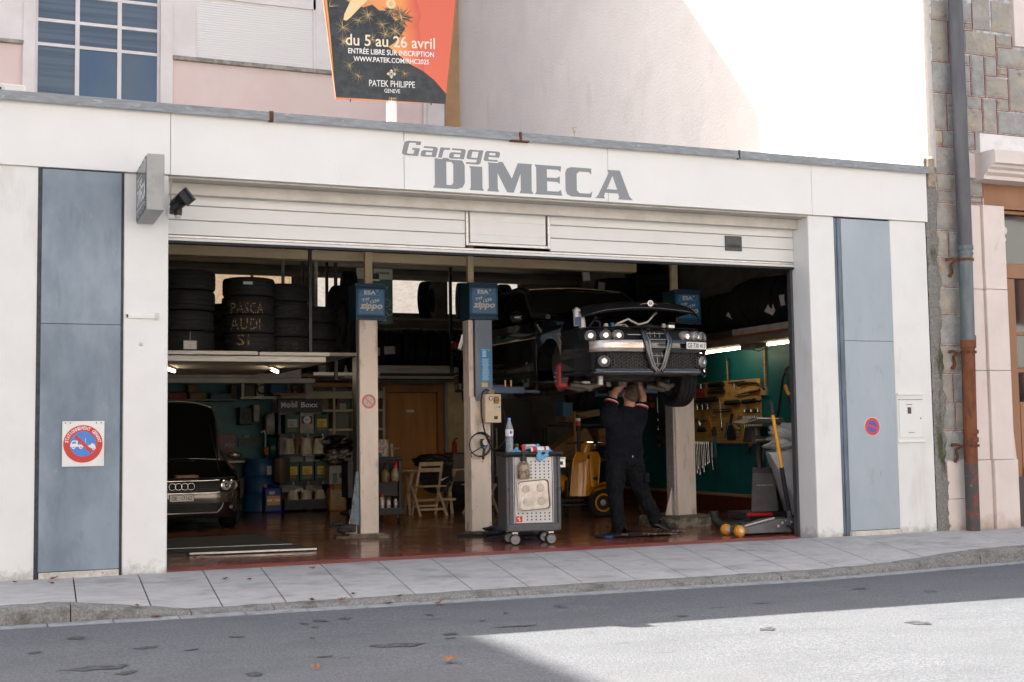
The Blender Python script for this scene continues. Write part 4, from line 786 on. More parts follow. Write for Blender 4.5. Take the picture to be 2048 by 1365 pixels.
# post 2
P2 = post('beige and blue lift post with a control box, blue instruction sheet and black cable', 5.36, 14.3, .26, .25, 0)
MB().box(5.365, 5.625, 14.3, 14.54, .04, 1.65).build('column', m_post, P2, bevel=.01); MB().box(5.365, 5.43, 14.34, 14.54, 1.65, 2.58).build('column', m_post, P2, bevel=.006)
MB().box(5.432, 5.655, 14.29, 14.52, 1.60, 2.58).build('column_cover', m_postblue, P2, bevel=.008); MB().box(5.425, 5.436, 14.3, 14.5, 1.62, 2.58).build('carriage_track', m_pitch, P2)
MB().hexa([(5.16, 14.28, 0), (5.44, 14.0, 0), (5.86, 14.25, 0), (5.60, 14.75, 0)], [(5.16, 14.28, .03), (5.44, 14.0, .03), (5.86, 14.25, .03), (5.60, 14.75, .03)]).build('base_plate', m_pitch, P2, bevel=.004)
MB().hexa([(5.28, 14.3, .03), (5.44, 14.15, .03), (5.70, 14.25, .03), (5.58, 14.6, .03)], [(5.28, 14.3, .05), (5.44, 14.15, .05), (5.70, 14.25, .05), (5.58, 14.6, .05)]).build('base_plate', m_oldsteel, P2, bevel=.003)
head(P2, 5.365, 14.3, 2.585)
MB().box(5.40, 5.475, 14.42, 14.48, 3.03, 3.6).build('upper_bar', m_creambeam, P2, bevel=.004)
sh = MB().box(5.495, 5.625, 14.286, 14.2895, 1.835, 2.235).build('instruction_sheet', mat('cyan_sheet', (.035, .27, .56), .4), P2)
b = MB(); random.seed(8)
text(b, 'zippo', (5.545, 14.2852, 2.215), w=.07, h=.018, bold=.04, shear=.2); text(b, '1236', (5.605, 14.2852, 2.215), w=.03, h=.016, bold=.02)
for k in range(5): b.box(5.522, 5.57, 14.2852, 14.2855, 2.13+k*.015, 2.141+k*.015)
for k in range(27): w = rnd(.06, .105); b.box(5.56-w/2, 5.56+w/2, 14.2852, 14.2855, 1.848+k*.0098, 1.8525+k*.0098)
b.build('print_lines', mat('sheet_print', (.50, .68, .82), .5), sh, kind='stuff')
lb = MB().box(5.51, 5.585, 14.286, 14.2895, 1.765, 1.83).build('warning_label', mat('cream_label', (.60, .50, .34), .5), P2); MB().box(5.51, 5.585, 14.285, 14.286, 1.815, 1.83).build('label_band', mat('orange_label', (.65, .27, .04), .5), lb)
for x, z in ((5.46, 2.46), (5.60, 2.46), (5.615, 1.80)): MB().cyl((x, 14.286, z), (x, 14.292, z), .007, n=8).build('screw', m_oldsteel, P2)
cb = MB().box(5.485, 5.69, 14.12, 14.30, 1.335, 1.675).build('control_box', mat('control_box_beige', (.70, .58, .41), .45, col2=(.64, .53, .37), ns=7), P2, bevel=.008)
yb = 14.119
MB().cyl((5.505+.05, yb, 1.625), (5.555, yb-.012, 1.625), .026, n=18).build('gauge', m_oldsteel, cb, bevel=.003); MB().cyl((5.555, yb-.0125, 1.625), (5.555, yb-.014, 1.625), .018, n=18).build('gauge_face', mat('dial_white', (.62, .6, .56), .4), cb)
MB().box(5.59, 5.66, yb-.004, yb, 1.555, 1.655).build('switch_plate', mat('yellow_plate', (.50, .34, .11), .5), cb); MB().cyl((5.625, yb-.004, 1.605), (5.625, yb-.016, 1.605), .034, n=20).build('switch_collar', m_black, cb); MB().cyl((5.625, yb-.016, 1.605), (5.625, yb-.02, 1.605), .026, n=18).build('switch_face', MATS['yellow_plate'], cb)
MB().box(5.605, 5.645, yb-.04, yb-.02, 1.597, 1.613, None).build('switch_knob', m_red, cb, bevel=.004)
MB().cyl((5.625, yb, 1.52), (5.625, yb-.01, 1.52), .027, n=20).build('button', MATS['dial_white'], cb, bevel=.003); b = MB()
for k in range(3): a = R(90+120*k); b.bar((5.625, yb-.011, 1.52), (5.625+.017*math.cos(a), yb-.011, 1.52+.017*math.sin(a)), .004, .001)
b.build('button_mark', m_black, cb); MB().cyl((5.663, yb, 1.522), (5.663, yb-.01, 1.522), .009, n=10).build('pilot_lamp', m_black, cb)
MB().box(5.595, 5.645, yb-.003, yb, 1.375, 1.415).build('socket_plate', m_oldsteel, cb); MB().cyl((5.62, yb-.003, 1.395), (5.62, yb-.008, 1.395), .014, n=14).build('socket', m_black, cb)
for k in range(3): MB().cyl((5.575+k*.025, 14.2, 1.672), (5.575+k*.025, 14.2, 1.73), .011, n=10).build('cable_gland', mat('gland_brass', (.45, .33, .2), .45), cb)
MB().tube([(5.575, 14.2, 1.72), (5.53, 14.2, 1.735), (5.47, 14.17, 1.70), (5.445, 14.15, 1.60), (5.445, 14.14, 1.42), (5.47, 14.14, 1.28), (5.51, 14.15, 1.16), (5.56, 14.16, 1.06), (5.62, 14.2, 1.0)], .009, 8).build('control_cable', m_cable, P2, smooth=60)
MB().tube([(5.69, 14.2, 1.62), (5.74, 14.2, 1.50), (5.78, 14.2, 1.36), (5.79, 14.2, 1.25), (5.76, 14.2, 1.12), (5.70, 14.2, 1.05), (5.63, 14.2, 1.0), (5.58, 14.22, 1.03)], .006, 8).build('control_cable', m_cable, P2, smooth=60)
def lift_arm(t, x0, x1, y, z, pady):
    s_ = 1 if x1 > x0 else -1; L_ = abs(x1-x0)
    a = MB().bar((x0, y, z), (x0+s_*L_*.68, y-.02, z), .14, .085).build('lift_arm', m_armblue, t, bevel=.008)
    MB().bar((x0, y+.05, z+.055), (x0+s_*L_*.35, y+.05, z+.055), .1, .02).build('arm_plate', m_armblue, a, bevel=.004)
    MB().bar((x0+s_*L_*.66, y-.02, z-.012), (x0+s_*L_, y-.03, z-.02), .07, .035).build('arm_extension', m_armblue, a, bevel=.004)
    MB().cyl((x0+s_*L_*.94, y-.03, z), (x0+s_*L_*.94, y-.03, z+.12), .02, n=12).build('pad_screw', m_oldsteel, a); MB().cyl((x0+s_*L_*.94, y-.03, z+.12), (x0+s_*L_*.94, y-.03, z+.145), .055, n=20).build('pad', m_rubber, a, bevel=.004)
    for k in (.30, .42): MB().cyl((x0+s_*L_*k, y-.03, z+.04), (x0+s_*L_*k, y-.03, z+.12), .013, n=8).build('arm_pin', mat('brass_pin', (.4, .26, .1), .4, .7), a)
lift_arm(P2, 5.64, 6.28, 14.36, 1.73, 0); lift_arm(P2, 5.7, 6.25, 15.4, 1.72, 0)
# post 3
P3 = post('beige lift post on a rough concrete block, head behind the raised bonnet', 8.16, 14.3, .27, .25, 0)
MB().box(8.17, 8.45, 14.3, 14.54, .1, 2.6).build('column', m_post, P3, bevel=.012); MB().box(8.145, 8.172, 14.33, 14.52, .1, 2.6).build('carriage_track', m_alu, P3)
g = MB(); random.seed(2); oct_ = [(7.80, 14.25), (8.0, 13.98), (8.45, 13.96), (8.66, 14.2), (8.66, 14.7), (8.45, 14.95), (8.0, 14.95), (7.82, 14.7)]
lo = [g.vert((x+rnd(-.01, .01), y, 0)) for x, y in oct_]; md = [g.vert((x*1.0+rnd(-.015, .015), y+rnd(-.015, .015), .06)) for x, y in oct_]; hi = [g.vert((x, y, .115+rnd(-.006, .006))) for x, y in oct_]
for k in range(8): g.face((lo[k], lo[(k+1) % 8], md[(k+1) % 8], md[k])); g.face((md[k], md[(k+1) % 8], hi[(k+1) % 8], hi[k]))
g.face(hi); g.build('base_block', mat('greasy_concrete', (.10, .09, .075), .85, col2=(.30, .265, .21), ns=10, lo=.46, hi=.6, bump=.6, bs=40), P3)
MB().box(8.0, 8.6, 14.1, 14.8, .118, .135).build('base_plate', m_oldsteel, P3, bevel=.003); MB().hexa([(8.05, 14.4, .135), (8.165, 14.4, .135), (8.165, 14.42, .135), (8.05, 14.42, .135)], [(8.15, 14.4, .5), (8.165, 14.4, .5), (8.165, 14.42, .5), (8.15, 14.42, .5)]).build('gusset', m_post, P3)
head(P3, 8.205, 14.3, 2.585); MB().box(8.23, 8.32, 14.42, 14.48, 3.03, 3.7).build('upper_bar', m_creambeam, P3, bevel=.004)
lift_arm(P3, 8.15, 7.5, 14.36, 1.73, 0); lift_arm(P3, 8.1, 7.55, 15.4, 1.72, 0)
# tyre inflator hung on post 2
TI = thing('tyre_inflator', 'black tyre inflator with round gauge and coiled hose hanging on the lift post', 'tyre inflator', (5.47, 14.26, 1.1))
pts = [(5.455+.135*math.cos(R(100-k*20))*(1+.06*(k//18)), 14.25-.004*k*.3, 1.075+.135*math.sin(R(100-k*20))*(1+.06*(k//18))) for k in range(41)]
MB().tube(pts+[(5.33, 14.22, .97), (5.345, 14.22, .93)], .0065, 6).build('hose', m_cable, TI, smooth=60)
g = MB(); T = Matrix.Translation((5.5, 14.22, 1.10)) @ Matrix.Rotation(R(-8), 4, 'Y')
g.prism([(-.04, .045), (.04, .045), (.05, .0), (.03, -.07), (-.03, -.07), (-.05, 0)], T @ Vector((0, .02, 0)), X3, Z3, .05); g.build('inflator_body', m_black, TI, bevel=.008)
MB().cyl((5.5, 14.168, 1.105), (5.5, 14.163, 1.105), .036, n=22).build('gauge_face', mat('gauge_pinkish', (.62, .55, .52), .4), TI); MB().bar((5.5, 14.16, 1.10), (5.515, 14.16, 1.12), .004, .002).build('gauge_needle', m_red, TI)
MB().box(5.475, 5.525, 14.165, 14.20, 1.035, 1.05).build('blue_band', m_sblue, TI); MB().bar((5.495, 14.19, 1.03), (5.475, 14.19, .90), .028, .03).build('inflator_handle', m_black, TI, bevel=.006)
MB().cyl((5.475, 14.19, .90), (5.468, 14.19, .86), .006, n=8).build('hose_tip', MATS['brass_pin'], TI)

# ------------------------------------------------------------------ tyres
m_tyre = mat('tyre_rubber', (.0065, .0068, .0075), .75, col2=(.011, .0108, .011), ns=10, obj=True, bump=.4, bs=60, dirt=[((.05, .047, .04), 4, .6, .75, (1, 1, 1), .3)])
m_alloy = mat('wheel_alloy', (.18, .18, .19), .35, .8)
def tyre_mb(r=.32, w=.21, rim=.2):
    g = MB(); h = w/2; pr = [(rim, -h*.62), (rim+.012, -h*.8), (r*.86, -h*1.0), (r*.955, -h*.93), (r-.004, -h*.76)]
    for a in (-.48, -.02, .44): pr += [(r, -h+w*(a/2+.5)-.012), (r, -h+w*(a/2+.5)-.006) , (r-.009, -h+w*(a/2+.5)-.004), (r-.009, -h+w*(a/2+.5)+.004), (r, -h+w*(a/2+.5)+.006)]
    pr += [(r-.004, h*.76), (r*.955, h*.93), (r*.86, h), (rim+.012, h*.8), (rim, h*.62), (rim+.02, h*.3), (rim+.02, -h*.3), (rim, -h*.62)]
    return g.lathe([(a, b+h) for a, b in pr], 44)
TY = tyre_mb().build('tyre', m_tyre, None, smooth=38)
tag(TY, 'x', 'tyre', 'x'); first = [True]
def tyre(loc, label, group, scale=(1, 1, 1), rot=(0, 0, 0)):
    o = TY if first[0] else dup(TY); first[0] = False
    o.location = loc; o.rotation_euler = rot; o.scale = scale; o['label'] = label; o['group'] = group; return o
LO = thing('tyre_loft', 'steel loft across the left side carrying three stacks of tyres', 'loft', (2, 14.5, 2.1))
piece('loft_deck', m_ceil, -.3, 3.95, 14.25, 18.5, 2.125, 2.16, LO); piece('loft_edge', m_steel, -.3, 2.80, 14.2, 14.245, 2.12, 2.163, LO, .004); piece('loft_edge', m_steel, 2.815, 3.62, 14.2, 14.245, 2.115, 2.157, LO, .004)
piece('loft_beam', m_steel, -.3, 3.58, 14.215, 14.27, 2.045, 2.11, LO, .006); piece('loft_beam', mat('pale_beam', (.46, .43, .385), .6, col2=(.36, .34, .30), ns=3, dirt=[(GRIME, 40, .7, .74, (1, 1, 1), .8)]), -.3, 4.26, 18.4, 18.55, 2.06, 2.26, LO, .006)
piece('loft_beam', MATS['pale_beam'], -.3, 4.45, 18.35, 18.5, 1.985, 2.055, LO, .006); piece('loft_underside', mat('board_underside', (.40, .36, .29), .8), -.3, 3.55, 14.3, 18.3, 2.10, 2.12, LO)
piece('loft_hanger', m_steeldark, 3.44, 3.475, 14.45, 14.5, 2.16, 4.1, LO)
ordi = {0: 'bottom', 1: 'second', 2: 'third', 3: 'top'}
for x, y, r, w, n, s_ in ((2.05, 14.58, .33, .228, 4, 'left'), (2.755, 14.56, .295, .212, 4, 'middle'), (3.27, 15.0, .30, .21, 4, 'right'), (2.62, 15.3, .31, .205, 3, 'hidden rear'), (3.72, 15.5, .32, .21, 3, 'half-hidden outer')):
    for k in range(n):
        nm = ordi[k] if n == 4 else ('bottom', 'middle', 'top')[k]
        tyre((x+rnd(-.012, .012), y+rnd(-.01, .01), 2.165+k*w), '%s black tyre of the %s stack on the steel loft' % (nm, s_), 'tyres stacked on the loft', (r/.32, r/.32, w/.212), (0, 0, rnd(0, 6)))
m_chalk = mat('yellow_chalk', (.30, .20, .07), .8)
def chalk(body, cx, cz, r, x0, y0, h, w):          # dotted chalk strokes written round a tread
    b = MB(); v, f = glyphs(body, -.0, 0, 1.1, 2)
    xa = min(p[0] for p in v); xb = max(p[0] for p in v); ya = min(p[1] for p in v); yb_ = max(p[1] for p in v)
    sub = MB()
    for q in f:
        pts = [v[i] for i in q]
        P_ = []
        for (X, Y) in pts:
            xx = cx+(X-(xa+xb)/2)/(xb-xa)*w; zz = cz+(Y-(ya+yb_)/2)/(yb_-ya)*h
            dx = xx-x0; P_.append((xx, y0-math.sqrt(max(.001, r*r-dx*dx))-.003, zz))
        b.poly(P_)
    return b
m_chalkdot = mat('dotted_chalk', (.30, .20, .08), .85, col2=(.012, .012, .012), ns=70, lo=.48, hi=.54, st=(1, 1, .5))
for s_, cx, cz, h, w in (('PASCA', 2.70, 2.655, .125, .35), ('AUDI', 2.68, 2.475, .13, .32), ('SL', 2.68, 2.295, .12, .19)):
    tag(chalk(s_, cx, cz, .297, 2.755, 14.56, h, w).build('chalk_writing', m_chalkdot), 'dotted yellow chalk letters %s on the tread of the middle stack' % s_, 'writing')
for s_, cx, cz, h, w in (('CN', 3.30, 2.66, .1, .14), ('+2A', 3.32, 2.46, .08, .13), ('54', 3.28, 2.27, .08, .18)):
    tag(chalk(s_, cx, cz, .302, 3.27, 15.0, h, w).build('chalk_writing', mat('faint_chalk', (.10, .075, .04), .85, col2=(.012, .012, .012), ns=70, lo=.45, hi=.53)), 'faint chalk mark %s on a tyre of the right loft stack' % s_, 'writing')
m_tag = mat('tag_paper', (.50, .48, .47), .5, col2=(.36, .35, .35), ns=60, lo=.5, hi=.6); m_sleeve = mat('tag_sleeve', (.24, .23, .22), .3)
def label_tag(x, y, z, w, h, lab, rz=0, tilt=0, string=0):
    t = thing('tyre_tag', lab, 'tag', (x, y, z), rz, 'paper tags on stored tyres'); T = wmat(t) @ Matrix.Rotation(tilt, 4, 'Y')
    MB().box(-w*.56, w*.56, .001, .004, -h*.56, h*.58, T).build('sleeve', m_sleeve, t); MB().box(-w/2, w/2, -.002, .0005, -h/2, h/2, T).build('paper', m_tag, t)
    if string: MB().cyl((x, y, z+h*.58), (x, y+.01, z+string), .004, n=5).build('cord', MATS['old_cable'], t)
label_tag(2.06, 14.225, 2.225, .13, .085, 'white tag on a cord hanging over the edge of the left tyre stack', string=.16)
label_tag(2.70, 14.262, 2.935, .10, .03, 'small white tag on top of the middle tyre stack'); label_tag(3.56, 15.17, 2.80, .085, .09, 'white tag on a tyre beside the upright rack tube', rz=.4)
# tall narrow tyre and rack tubes
RK = thing('tyre_rack', 'dark tube rack hanging behind the loft with a pale cross bar', 'rack', (4.2, 16.5, 2.1))
for x, y in ((4.02, 16.5), (4.29, 16.5), (4.10, 17.6), (3.95, 18.2)): MB().box(x-.02, x+.02, y-.02, y+.02, 1.95 if x > 4.2 else 2.3, 4.09).build('rack_tube', m_steeldark if x > 4.03 else m_steel, RK)
for z in (2.03, 2.86): MB().box(4.0, 4.9, 16.52, 16.55, z-.02, z+.02).build('rack_bar', m_steel, RK)
tyre((4.10, 15.9, 2.67), 'narrow upright tyre with a printed tag hanging beside the loft', 'tyres on the hanging rack', (1.45, 1.45, .75), (R(90), 0, R(62)))
for k, (x, y, z) in enumerate(((4.55, 17.2, 3.17), (4.72, 17.5, 2.42), (4.5, 17.7, 2.42))): tyre((x, y, z), ('dark tyre high on the hanging rack beside the green poster', 'dark tyre low on the hanging rack behind the post head', 'innermost dark tyre low on the hanging rack')[k], 'tyres on the hanging rack', (1.02, 1.02, 1), (R(90), 0, R(80)))
label_tag(4.02, 15.55, 2.58, .085, .15, 'tall printed tag stuck on the narrow upright tyre', rz=.2)
MB_ = thing('inspection_lamp', 'small black box lamp hanging under the ceiling beside the green poster', 'lamp', (4.55, 15.6, 3.3))
MB().box(4.46, 4.60, 15.5, 15.6, 3.17, 3.26).build('lamp_box', m_black, MB_, bevel=.01); MB().box(4.46, 4.60, 15.48, 15.5, 3.165, 3.18).build('lamp_edge', m_alu, MB_); MB().cyl((4.52, 15.55, 3.26), (4.52, 15.55, 4.09), .02, n=8).build('lamp_stem', m_black, MB_)
# green poster
GP = thing('green_poster', 'green hanging banner with white top strip partly behind the lift post head', 'banner', (5.1, 17.5, 3.2))
piece('banner_sheet', mat('banner_green', (.10, .30, .23), .6), 4.855, 5.39, 17.5, 17.51, 2.88, 3.44, GP); piece('banner_top', mat('banner_cream', (.78, .77, .66), .6), 4.855, 5.39, 17.5, 17.51, 3.441, 3.595, GP); piece('banner_foot', mat('banner_pale', (.2, .3, .25), .6), 4.855, 5.39, 17.5, 17.51, 2.80, 2.879, GP)
b = MB(); text(b, 'GUTMANN', (5.24, 17.497, 3.532), w=.2, h=.035, bold=.03); b.build('lettering', mat('print_dark_green', (.02, .05, .05), .6), GP)
b = MB(); text(b, 'Votre voiture', (5.12, 17.497, 3.33), w=.40, h=.06, bold=.01); text(b, 'parle', (5.15, 17.497, 3.24), w=.16, h=.05, bold=.01); b.build('lettering', MATS['banner_cream'], GP)
b = MB()
for cx, cz, r_ in ((5.30, 3.10, .06), (5.34, 2.97, .05), (5.29, 2.93, .035)): b.ring((cx, 17.496, cz), X3, Z3, r_-.008, r_, 18)
b.bar((5.27, 17.496, 3.15), (5.33, 17.496, 3.06), .006, .001); b.build('drawing_print', MATS['banner_cream'], GP)
# rear tyre shelf
RS = thing('rear_tyre_shelf', 'long grey steel shelf over the back doorway filled with tyres', 'shelf', (6.4, 20, 2.2))
piece('shelf_beam', m_steel, 4.9, 8.3, 19.95, 20.0, 2.22, 2.345, RS, .006); piece('shelf_deck', m_steeldark, 4.9, 8.3, 20.0, 21.15, 2.30, 2.345, RS); piece('shelf_lip', MATS['pale_beam'], 4.9, 8.3, 19.93, 19.99, 2.13, 2.17, RS, .004); piece('shelf_panel', m_steeldark, 4.9, 8.3, 20.01, 20.05, 2.11, 2.22, RS)
piece('shelf_rail', m_steel, 4.9, 8.4, 19.96, 20.0, 3.10, 3.13, RS); piece('shelf_upright', m_steeldark, 7.13, 7.17, 19.92, 19.98, 2.2, 4.09, RS); piece('shelf_upright', m_steeldark, 5.02, 5.06, 19.92, 19.98, 2.2, 4.09, RS)
for k in range(13):
    x = 5.22+k*.225; tyre((x, 20.35+rnd(-.02, .02), 2.345+.32), ('upright tyre on the long rear shelf, %s' % ('at its left end', 'second from its left end', 'third from its left end, behind the post', 'left of the two pale tags', 'under the left of two pale tags', 'between the two pale tags', 'under the right of two pale tags', 'just right of the two pale tags', 'midway to the blue post', 'left of the rack upright', 'behind the rack upright', 'behind the blue lift post', 'hidden at its right end')[k]), 'upright tyres on the long rear shelf', (1+rnd(-.03, .05),)*2+(.98,), (R(90), 0, R(90)))
for k, (x, a, s_) in enumerate(((6.72, 58, 'black tyre with its sidewall showing on the upper rail beside the bright pane'), (7.35, 75, 'tyre behind the second lift head on the upper rail'), (7.6, 80, 'outer tyre behind the second lift head on the upper rail'), (7.85, 84, 'last tyre of the upper rail above the car roof'), (8.1, 84, 'tyre at the dark end of the upper rail'))):
    tyre((x, 20.2, 3.13+.32), s_, 'tyres on the upper rear rail', (1, 1, .95), (R(90), 0, R(a)))
label_tag(5.83, 19.93, 2.57, .16, .12, 'pale tag on the rear shelf tyres, the left of two side by side', tilt=.05); label_tag(6.08, 19.93, 2.59, .17, .12, 'pale tag on the rear shelf tyres, the right of two side by side', tilt=-.04)
WS = thing('timber_plank', 'raw wooden plank laid under the tyre rack at the left of the lift post', 'plank', (4.5, 18.9, 2.2))
piece('plank_board', m_woodstrip, 4.30, 5.05, 18.9, 19.4, 2.10, 2.155, WS, .004); piece('plank_end', mat('plank_end_grain', (.45, .30, .16), .8), 4.285, 4.33, 18.88, 18.9, 2.09, 2.19, WS, .003)
# right-hand loft
RL = thing('right_tyre_loft', 'wall loft on the right carrying a row of upright tagged tyres', 'loft', (9.7, 16, 2.6))
piece('loft_deck', m_steeldark, 9.34, 10.1, 13.0, 19.2, 2.50, 2.56, RL); piece('loft_edge', m_steel, 9.30, 9.34, 12.95, 14.7, 2.475, 2.56, RL, .006); piece('loft_edge', m_steeldark, 9.30, 9.34, 14.7, 19.2, 2.475, 2.55, RL, .006); piece('loft_beam', mat('brown_ledge', (.20, .165, .125), .7, col2=(.14, .115, .09), ns=4), 9.36, 10.1, 12.9, 19.2, 2.36, 2.455, RL, .006)
piece('orange_hose', mat('orange_pipe', (.35, .07, .02), .5), 9.335, 9.355, 12.9, 17.5, 2.456, 2.475, RL)
piece('loft_bracket', m_steeldark, 9.4, 10.1, 19.1, 19.2, 2.0, 2.4, RL)
YS = [13.25, 13.5, 13.78, 14.0, 14.22, 14.44, 14.66, 14.88, 15.12, 15.33, 15.54, 15.75]
RR = [.31, .33, .345, .335, .345, .35, .355, .345, .30, .30, .295, .29]
for k, (y, r_) in enumerate(zip(YS, RR)):
    tyre((9.72+rnd(-.02, .02), y+.1, 2.56+r_), ('upright tyre on the right-hand loft, %s' % ('nearest the street', 'next to the street end', 'under the upper white tag', 'carrying the lower white tag by the jamb', 'large, behind the lower tag', 'large, in the middle of the row', 'largest of the row', 'large, before the row steps down', 'first of the smaller ones, with a tilted tag', 'second of the smaller ones', 'third of the smaller ones', 'last of the row, next to the blue head')[k]), 'upright tyres on the right-hand loft', (r_/.32, r_/.32, 1.0), (R(90), 0, rnd(-.05, .05)))
for x, y, z, a, s_ in ((9.44, 14.92, 2.80, .55, 'white tag tilted on the loft tyres just right of the blue lift head'), (9.40, 13.93, 2.77, .5, 'white tag tilted on the loft tyres near the door jamb, lower of two'), (9.42, 13.65, 2.86, -.15, 'white tag on the loft tyres next to the jamb, upper of two')): label_tag(x, y-.02, z, .11, .125, s_, rz=R(-38), tilt=a)
for (x, y, n, s_) in ((9.55, 17.2, 5, 'near'), (9.75, 17.95, 6, 'far'), (9.2, 17.95, 5, 'inner')):
    for k in range(n): tyre((x, y, 2.56+k*.212), 'tyre %s of the %s flat stack at the back of the right loft' % (('lowest', 'second', 'third', 'fourth', 'fifth', 'topmost')[k], s_), 'flat tyre stacks at the back of the right loft', (1, 1, 1), (0, 0, rnd(0, 6)))
for k, (x, y, z, a) in enumerate(((8.75, 17.7, 2.9, .35), (9.1, 16.75, 2.9, .3), (9.35, 16.3, 2.88, .2))): tyre((x, y, z), 'leaning tyre %s above the car' % ('with a torn tag', 'with brown tread', 'nearest the blue lift head')[k], 'leaning tyres above the car', (1.05, 1.05, 1), (R(90), 0, a))
piece('loft_deck', m_steeldark, 8.4, 9.34, 16.6, 19.2, 2.50, 2.56, RL)
label_tag(8.72, 17.45, 3.42, .11, .16, 'torn pale tag on the leaning tyre above the car roof', tilt=.15); label_tag(7.52, 15.5, 3.33, .10, .125, 'grey tag hanging alone under the ceiling above the car', tilt=-.1, string=.5)
# ------------------------------------------------------------------ back of the workshop
m_brownwood = mat('brown_door_wood', (.56, .25, .045), .45, col2=(.40, .16, .03), ns=4, st=(2.5, 1, .25), lo=.35, hi=.65, rvar=.08, coat=.15)
m_framewood = mat('brown_frame_wood', (.40, .16, .045), .5, col2=(.28, .105, .03), ns=5, st=(1, 1, .4))
m_putty = mat('putty_shelf_paint', (.52, .47, .33), .6, col2=(.44, .40, .28), ns=4)
m_pale = mat('pale_jug_plastic', (.70, .62, .46), .45, col2=(.58, .50, .36), ns=7, dirt=[((.15, .11, .06), 14, .6, .72, (1, 1, 1), .6)])
m_green = mat('dark_green_carton', (.016, .07, .058), .5, col2=(.022, .08, .065), ns=8)
m_ylabel = mat('yellow_label', (.80, .52, .05), .5); m_navy = mat('navy_sheet', (.026, .030, .042), .5, col2=(.035, .04, .05), ns=9)
m_card = mat('cardboard', (.24, .135, .055), .8, col2=(.19, .10, .042), ns=9)
m_stain = mat('stainless', (.5, .48, .45), .3, .8)
DR = thing('wooden_door', 'varnished brown wooden door with a lever handle and small grey plate, behind the table', 'door', (6.9, 21.2, 0))
piece('door_leaf', m_brownwood, 6.40, 7.29, 21.13, 21.18, 0, 1.93, DR, .004)
for a, b_, c, d in ((6.28, 6.40, 0, 2.08), (7.29, 7.40, 0, 2.08)): piece('door_frame', m_framewood, a, b_, 21.08, 21.2, c, d, DR, .006)
piece('door_frame', m_framewood, 6.40, 7.29, 21.08, 21.2, 1.94, 2.08, DR, .006); piece('name_plate', m_alu, 6.74, 6.88, 21.122, 21.13, 1.60, 1.64, DR)
hp = piece('handle_plate', m_alu, 6.45, 6.49, 21.115, 21.13, .82, 1.06, DR, .004); MB().tube([(6.47, 21.1, .98), (6.47, 21.06, .98), (6.58, 21.06, .98)], .011, 8).build('lever', m_alu, hp)
piece('doorway_jamb', MATS['pale_beam'], 7.405, 7.46, 21.0, 21.2, 0, 2.12); piece('cream_wall', m_cream, 7.46, 8.05, 21.1, 21.2, 0, 2.12)
# shelf cabinet between rack and door
CB = thing('shelf_cabinet', 'putty-coloured open shelf cabinet in a brown wooden frame filled with workshop odds and ends', 'cabinet', (5.5, 20.9, 0))
X0, X1, YC = 4.98, 6.22, 20.75
piece('cabinet_back', mat('shelf_back', (.20, .20, .165), .8), X0, X1, 21.05, 21.1, .3, 2.02, CB)
for x in (X0, 5.36, 5.72, X1): piece('upright', m_putty, x-.02, x+.02, YC, 21.05, .3, 2.02, CB)
for z in (.8, 1.31, 1.63, 1.93): piece('shelf', m_putty, X0+.021, X1-.021, YC+.01, 21.05, z-.018, z+.018, CB)
piece('cabinet_header', m_putty, X0, X1, YC-.02, YC, 1.83, 1.95, CB); piece('wood_frame', m_framewood, X0-.07, X0-.021, YC-.03, 21.05, .2, 2.10, CB, .004); piece('wood_frame', m_framewood, X0-.02, X1+.05, YC-.03, YC+.05, 2.02, 2.10, CB, .004); piece('glass_strip', m_glass, X0+.05, X0+.36, YC+.02, YC+.025, .8, 1.3, CB)
random.seed(21)
odds = [('folder', (.25, .06, .035)), ('carton', (.30, .17, .06)), ('white_box', (.5, .48, .42)), ('paper_pile', (.42, .39, .33)), ('dark_can', (.03, .03, .03)), ('grey_tin', (.2, .2, .2))]
def odd(k, x, y, z, h, w, where):
    nm, c = odds[k % 6]; t = mat('odd_'+nm, c, .5, col2=tuple(v*.7 for v in c), ns=20)
    T = Matrix.Translation((x, y, z)) @ Matrix.Rotation(rnd(-.12, .12), 4, 'Z')
    if nm == 'folder': o = MB().box(-w*.2, w*.2, -.1, .1, 0, h, Matrix.Translation((x, y, z)) @ Matrix.Rotation(.22, 4, 'Y')).build(nm, t, bevel=.003)
    elif nm in ('dark_can', 'grey_tin'):
        o = MB().lathe([(0, 0), (w*.5, 0), (w*.5, h*.85), (w*.22, h*.9), (w*.2, h), (0, h)], 14, (x, y, z)).build(nm, t, smooth=40)
    else:
        g = MB().box(-w*.55, w*.55, -.08, .08, 0, h, T); g.box(-w*.5, w*.5, -.075, .075, h, h+.012, T); o = g.build(nm, t, bevel=.003)
    return tag(o, ('%s %s' % ({'folder': 'reddish folder leaning', 'carton': 'small brown carton', 'white_box': 'small white box', 'paper_pile': 'pile of pale papers', 'dark_can': 'dark spray can', 'grey_tin': 'grey tin'}[nm], where)), {'folder': 'folder', 'carton': 'box', 'white_box': 'box', 'paper_pile': 'papers', 'dark_can': 'can', 'grey_tin': 'tin'}[nm])
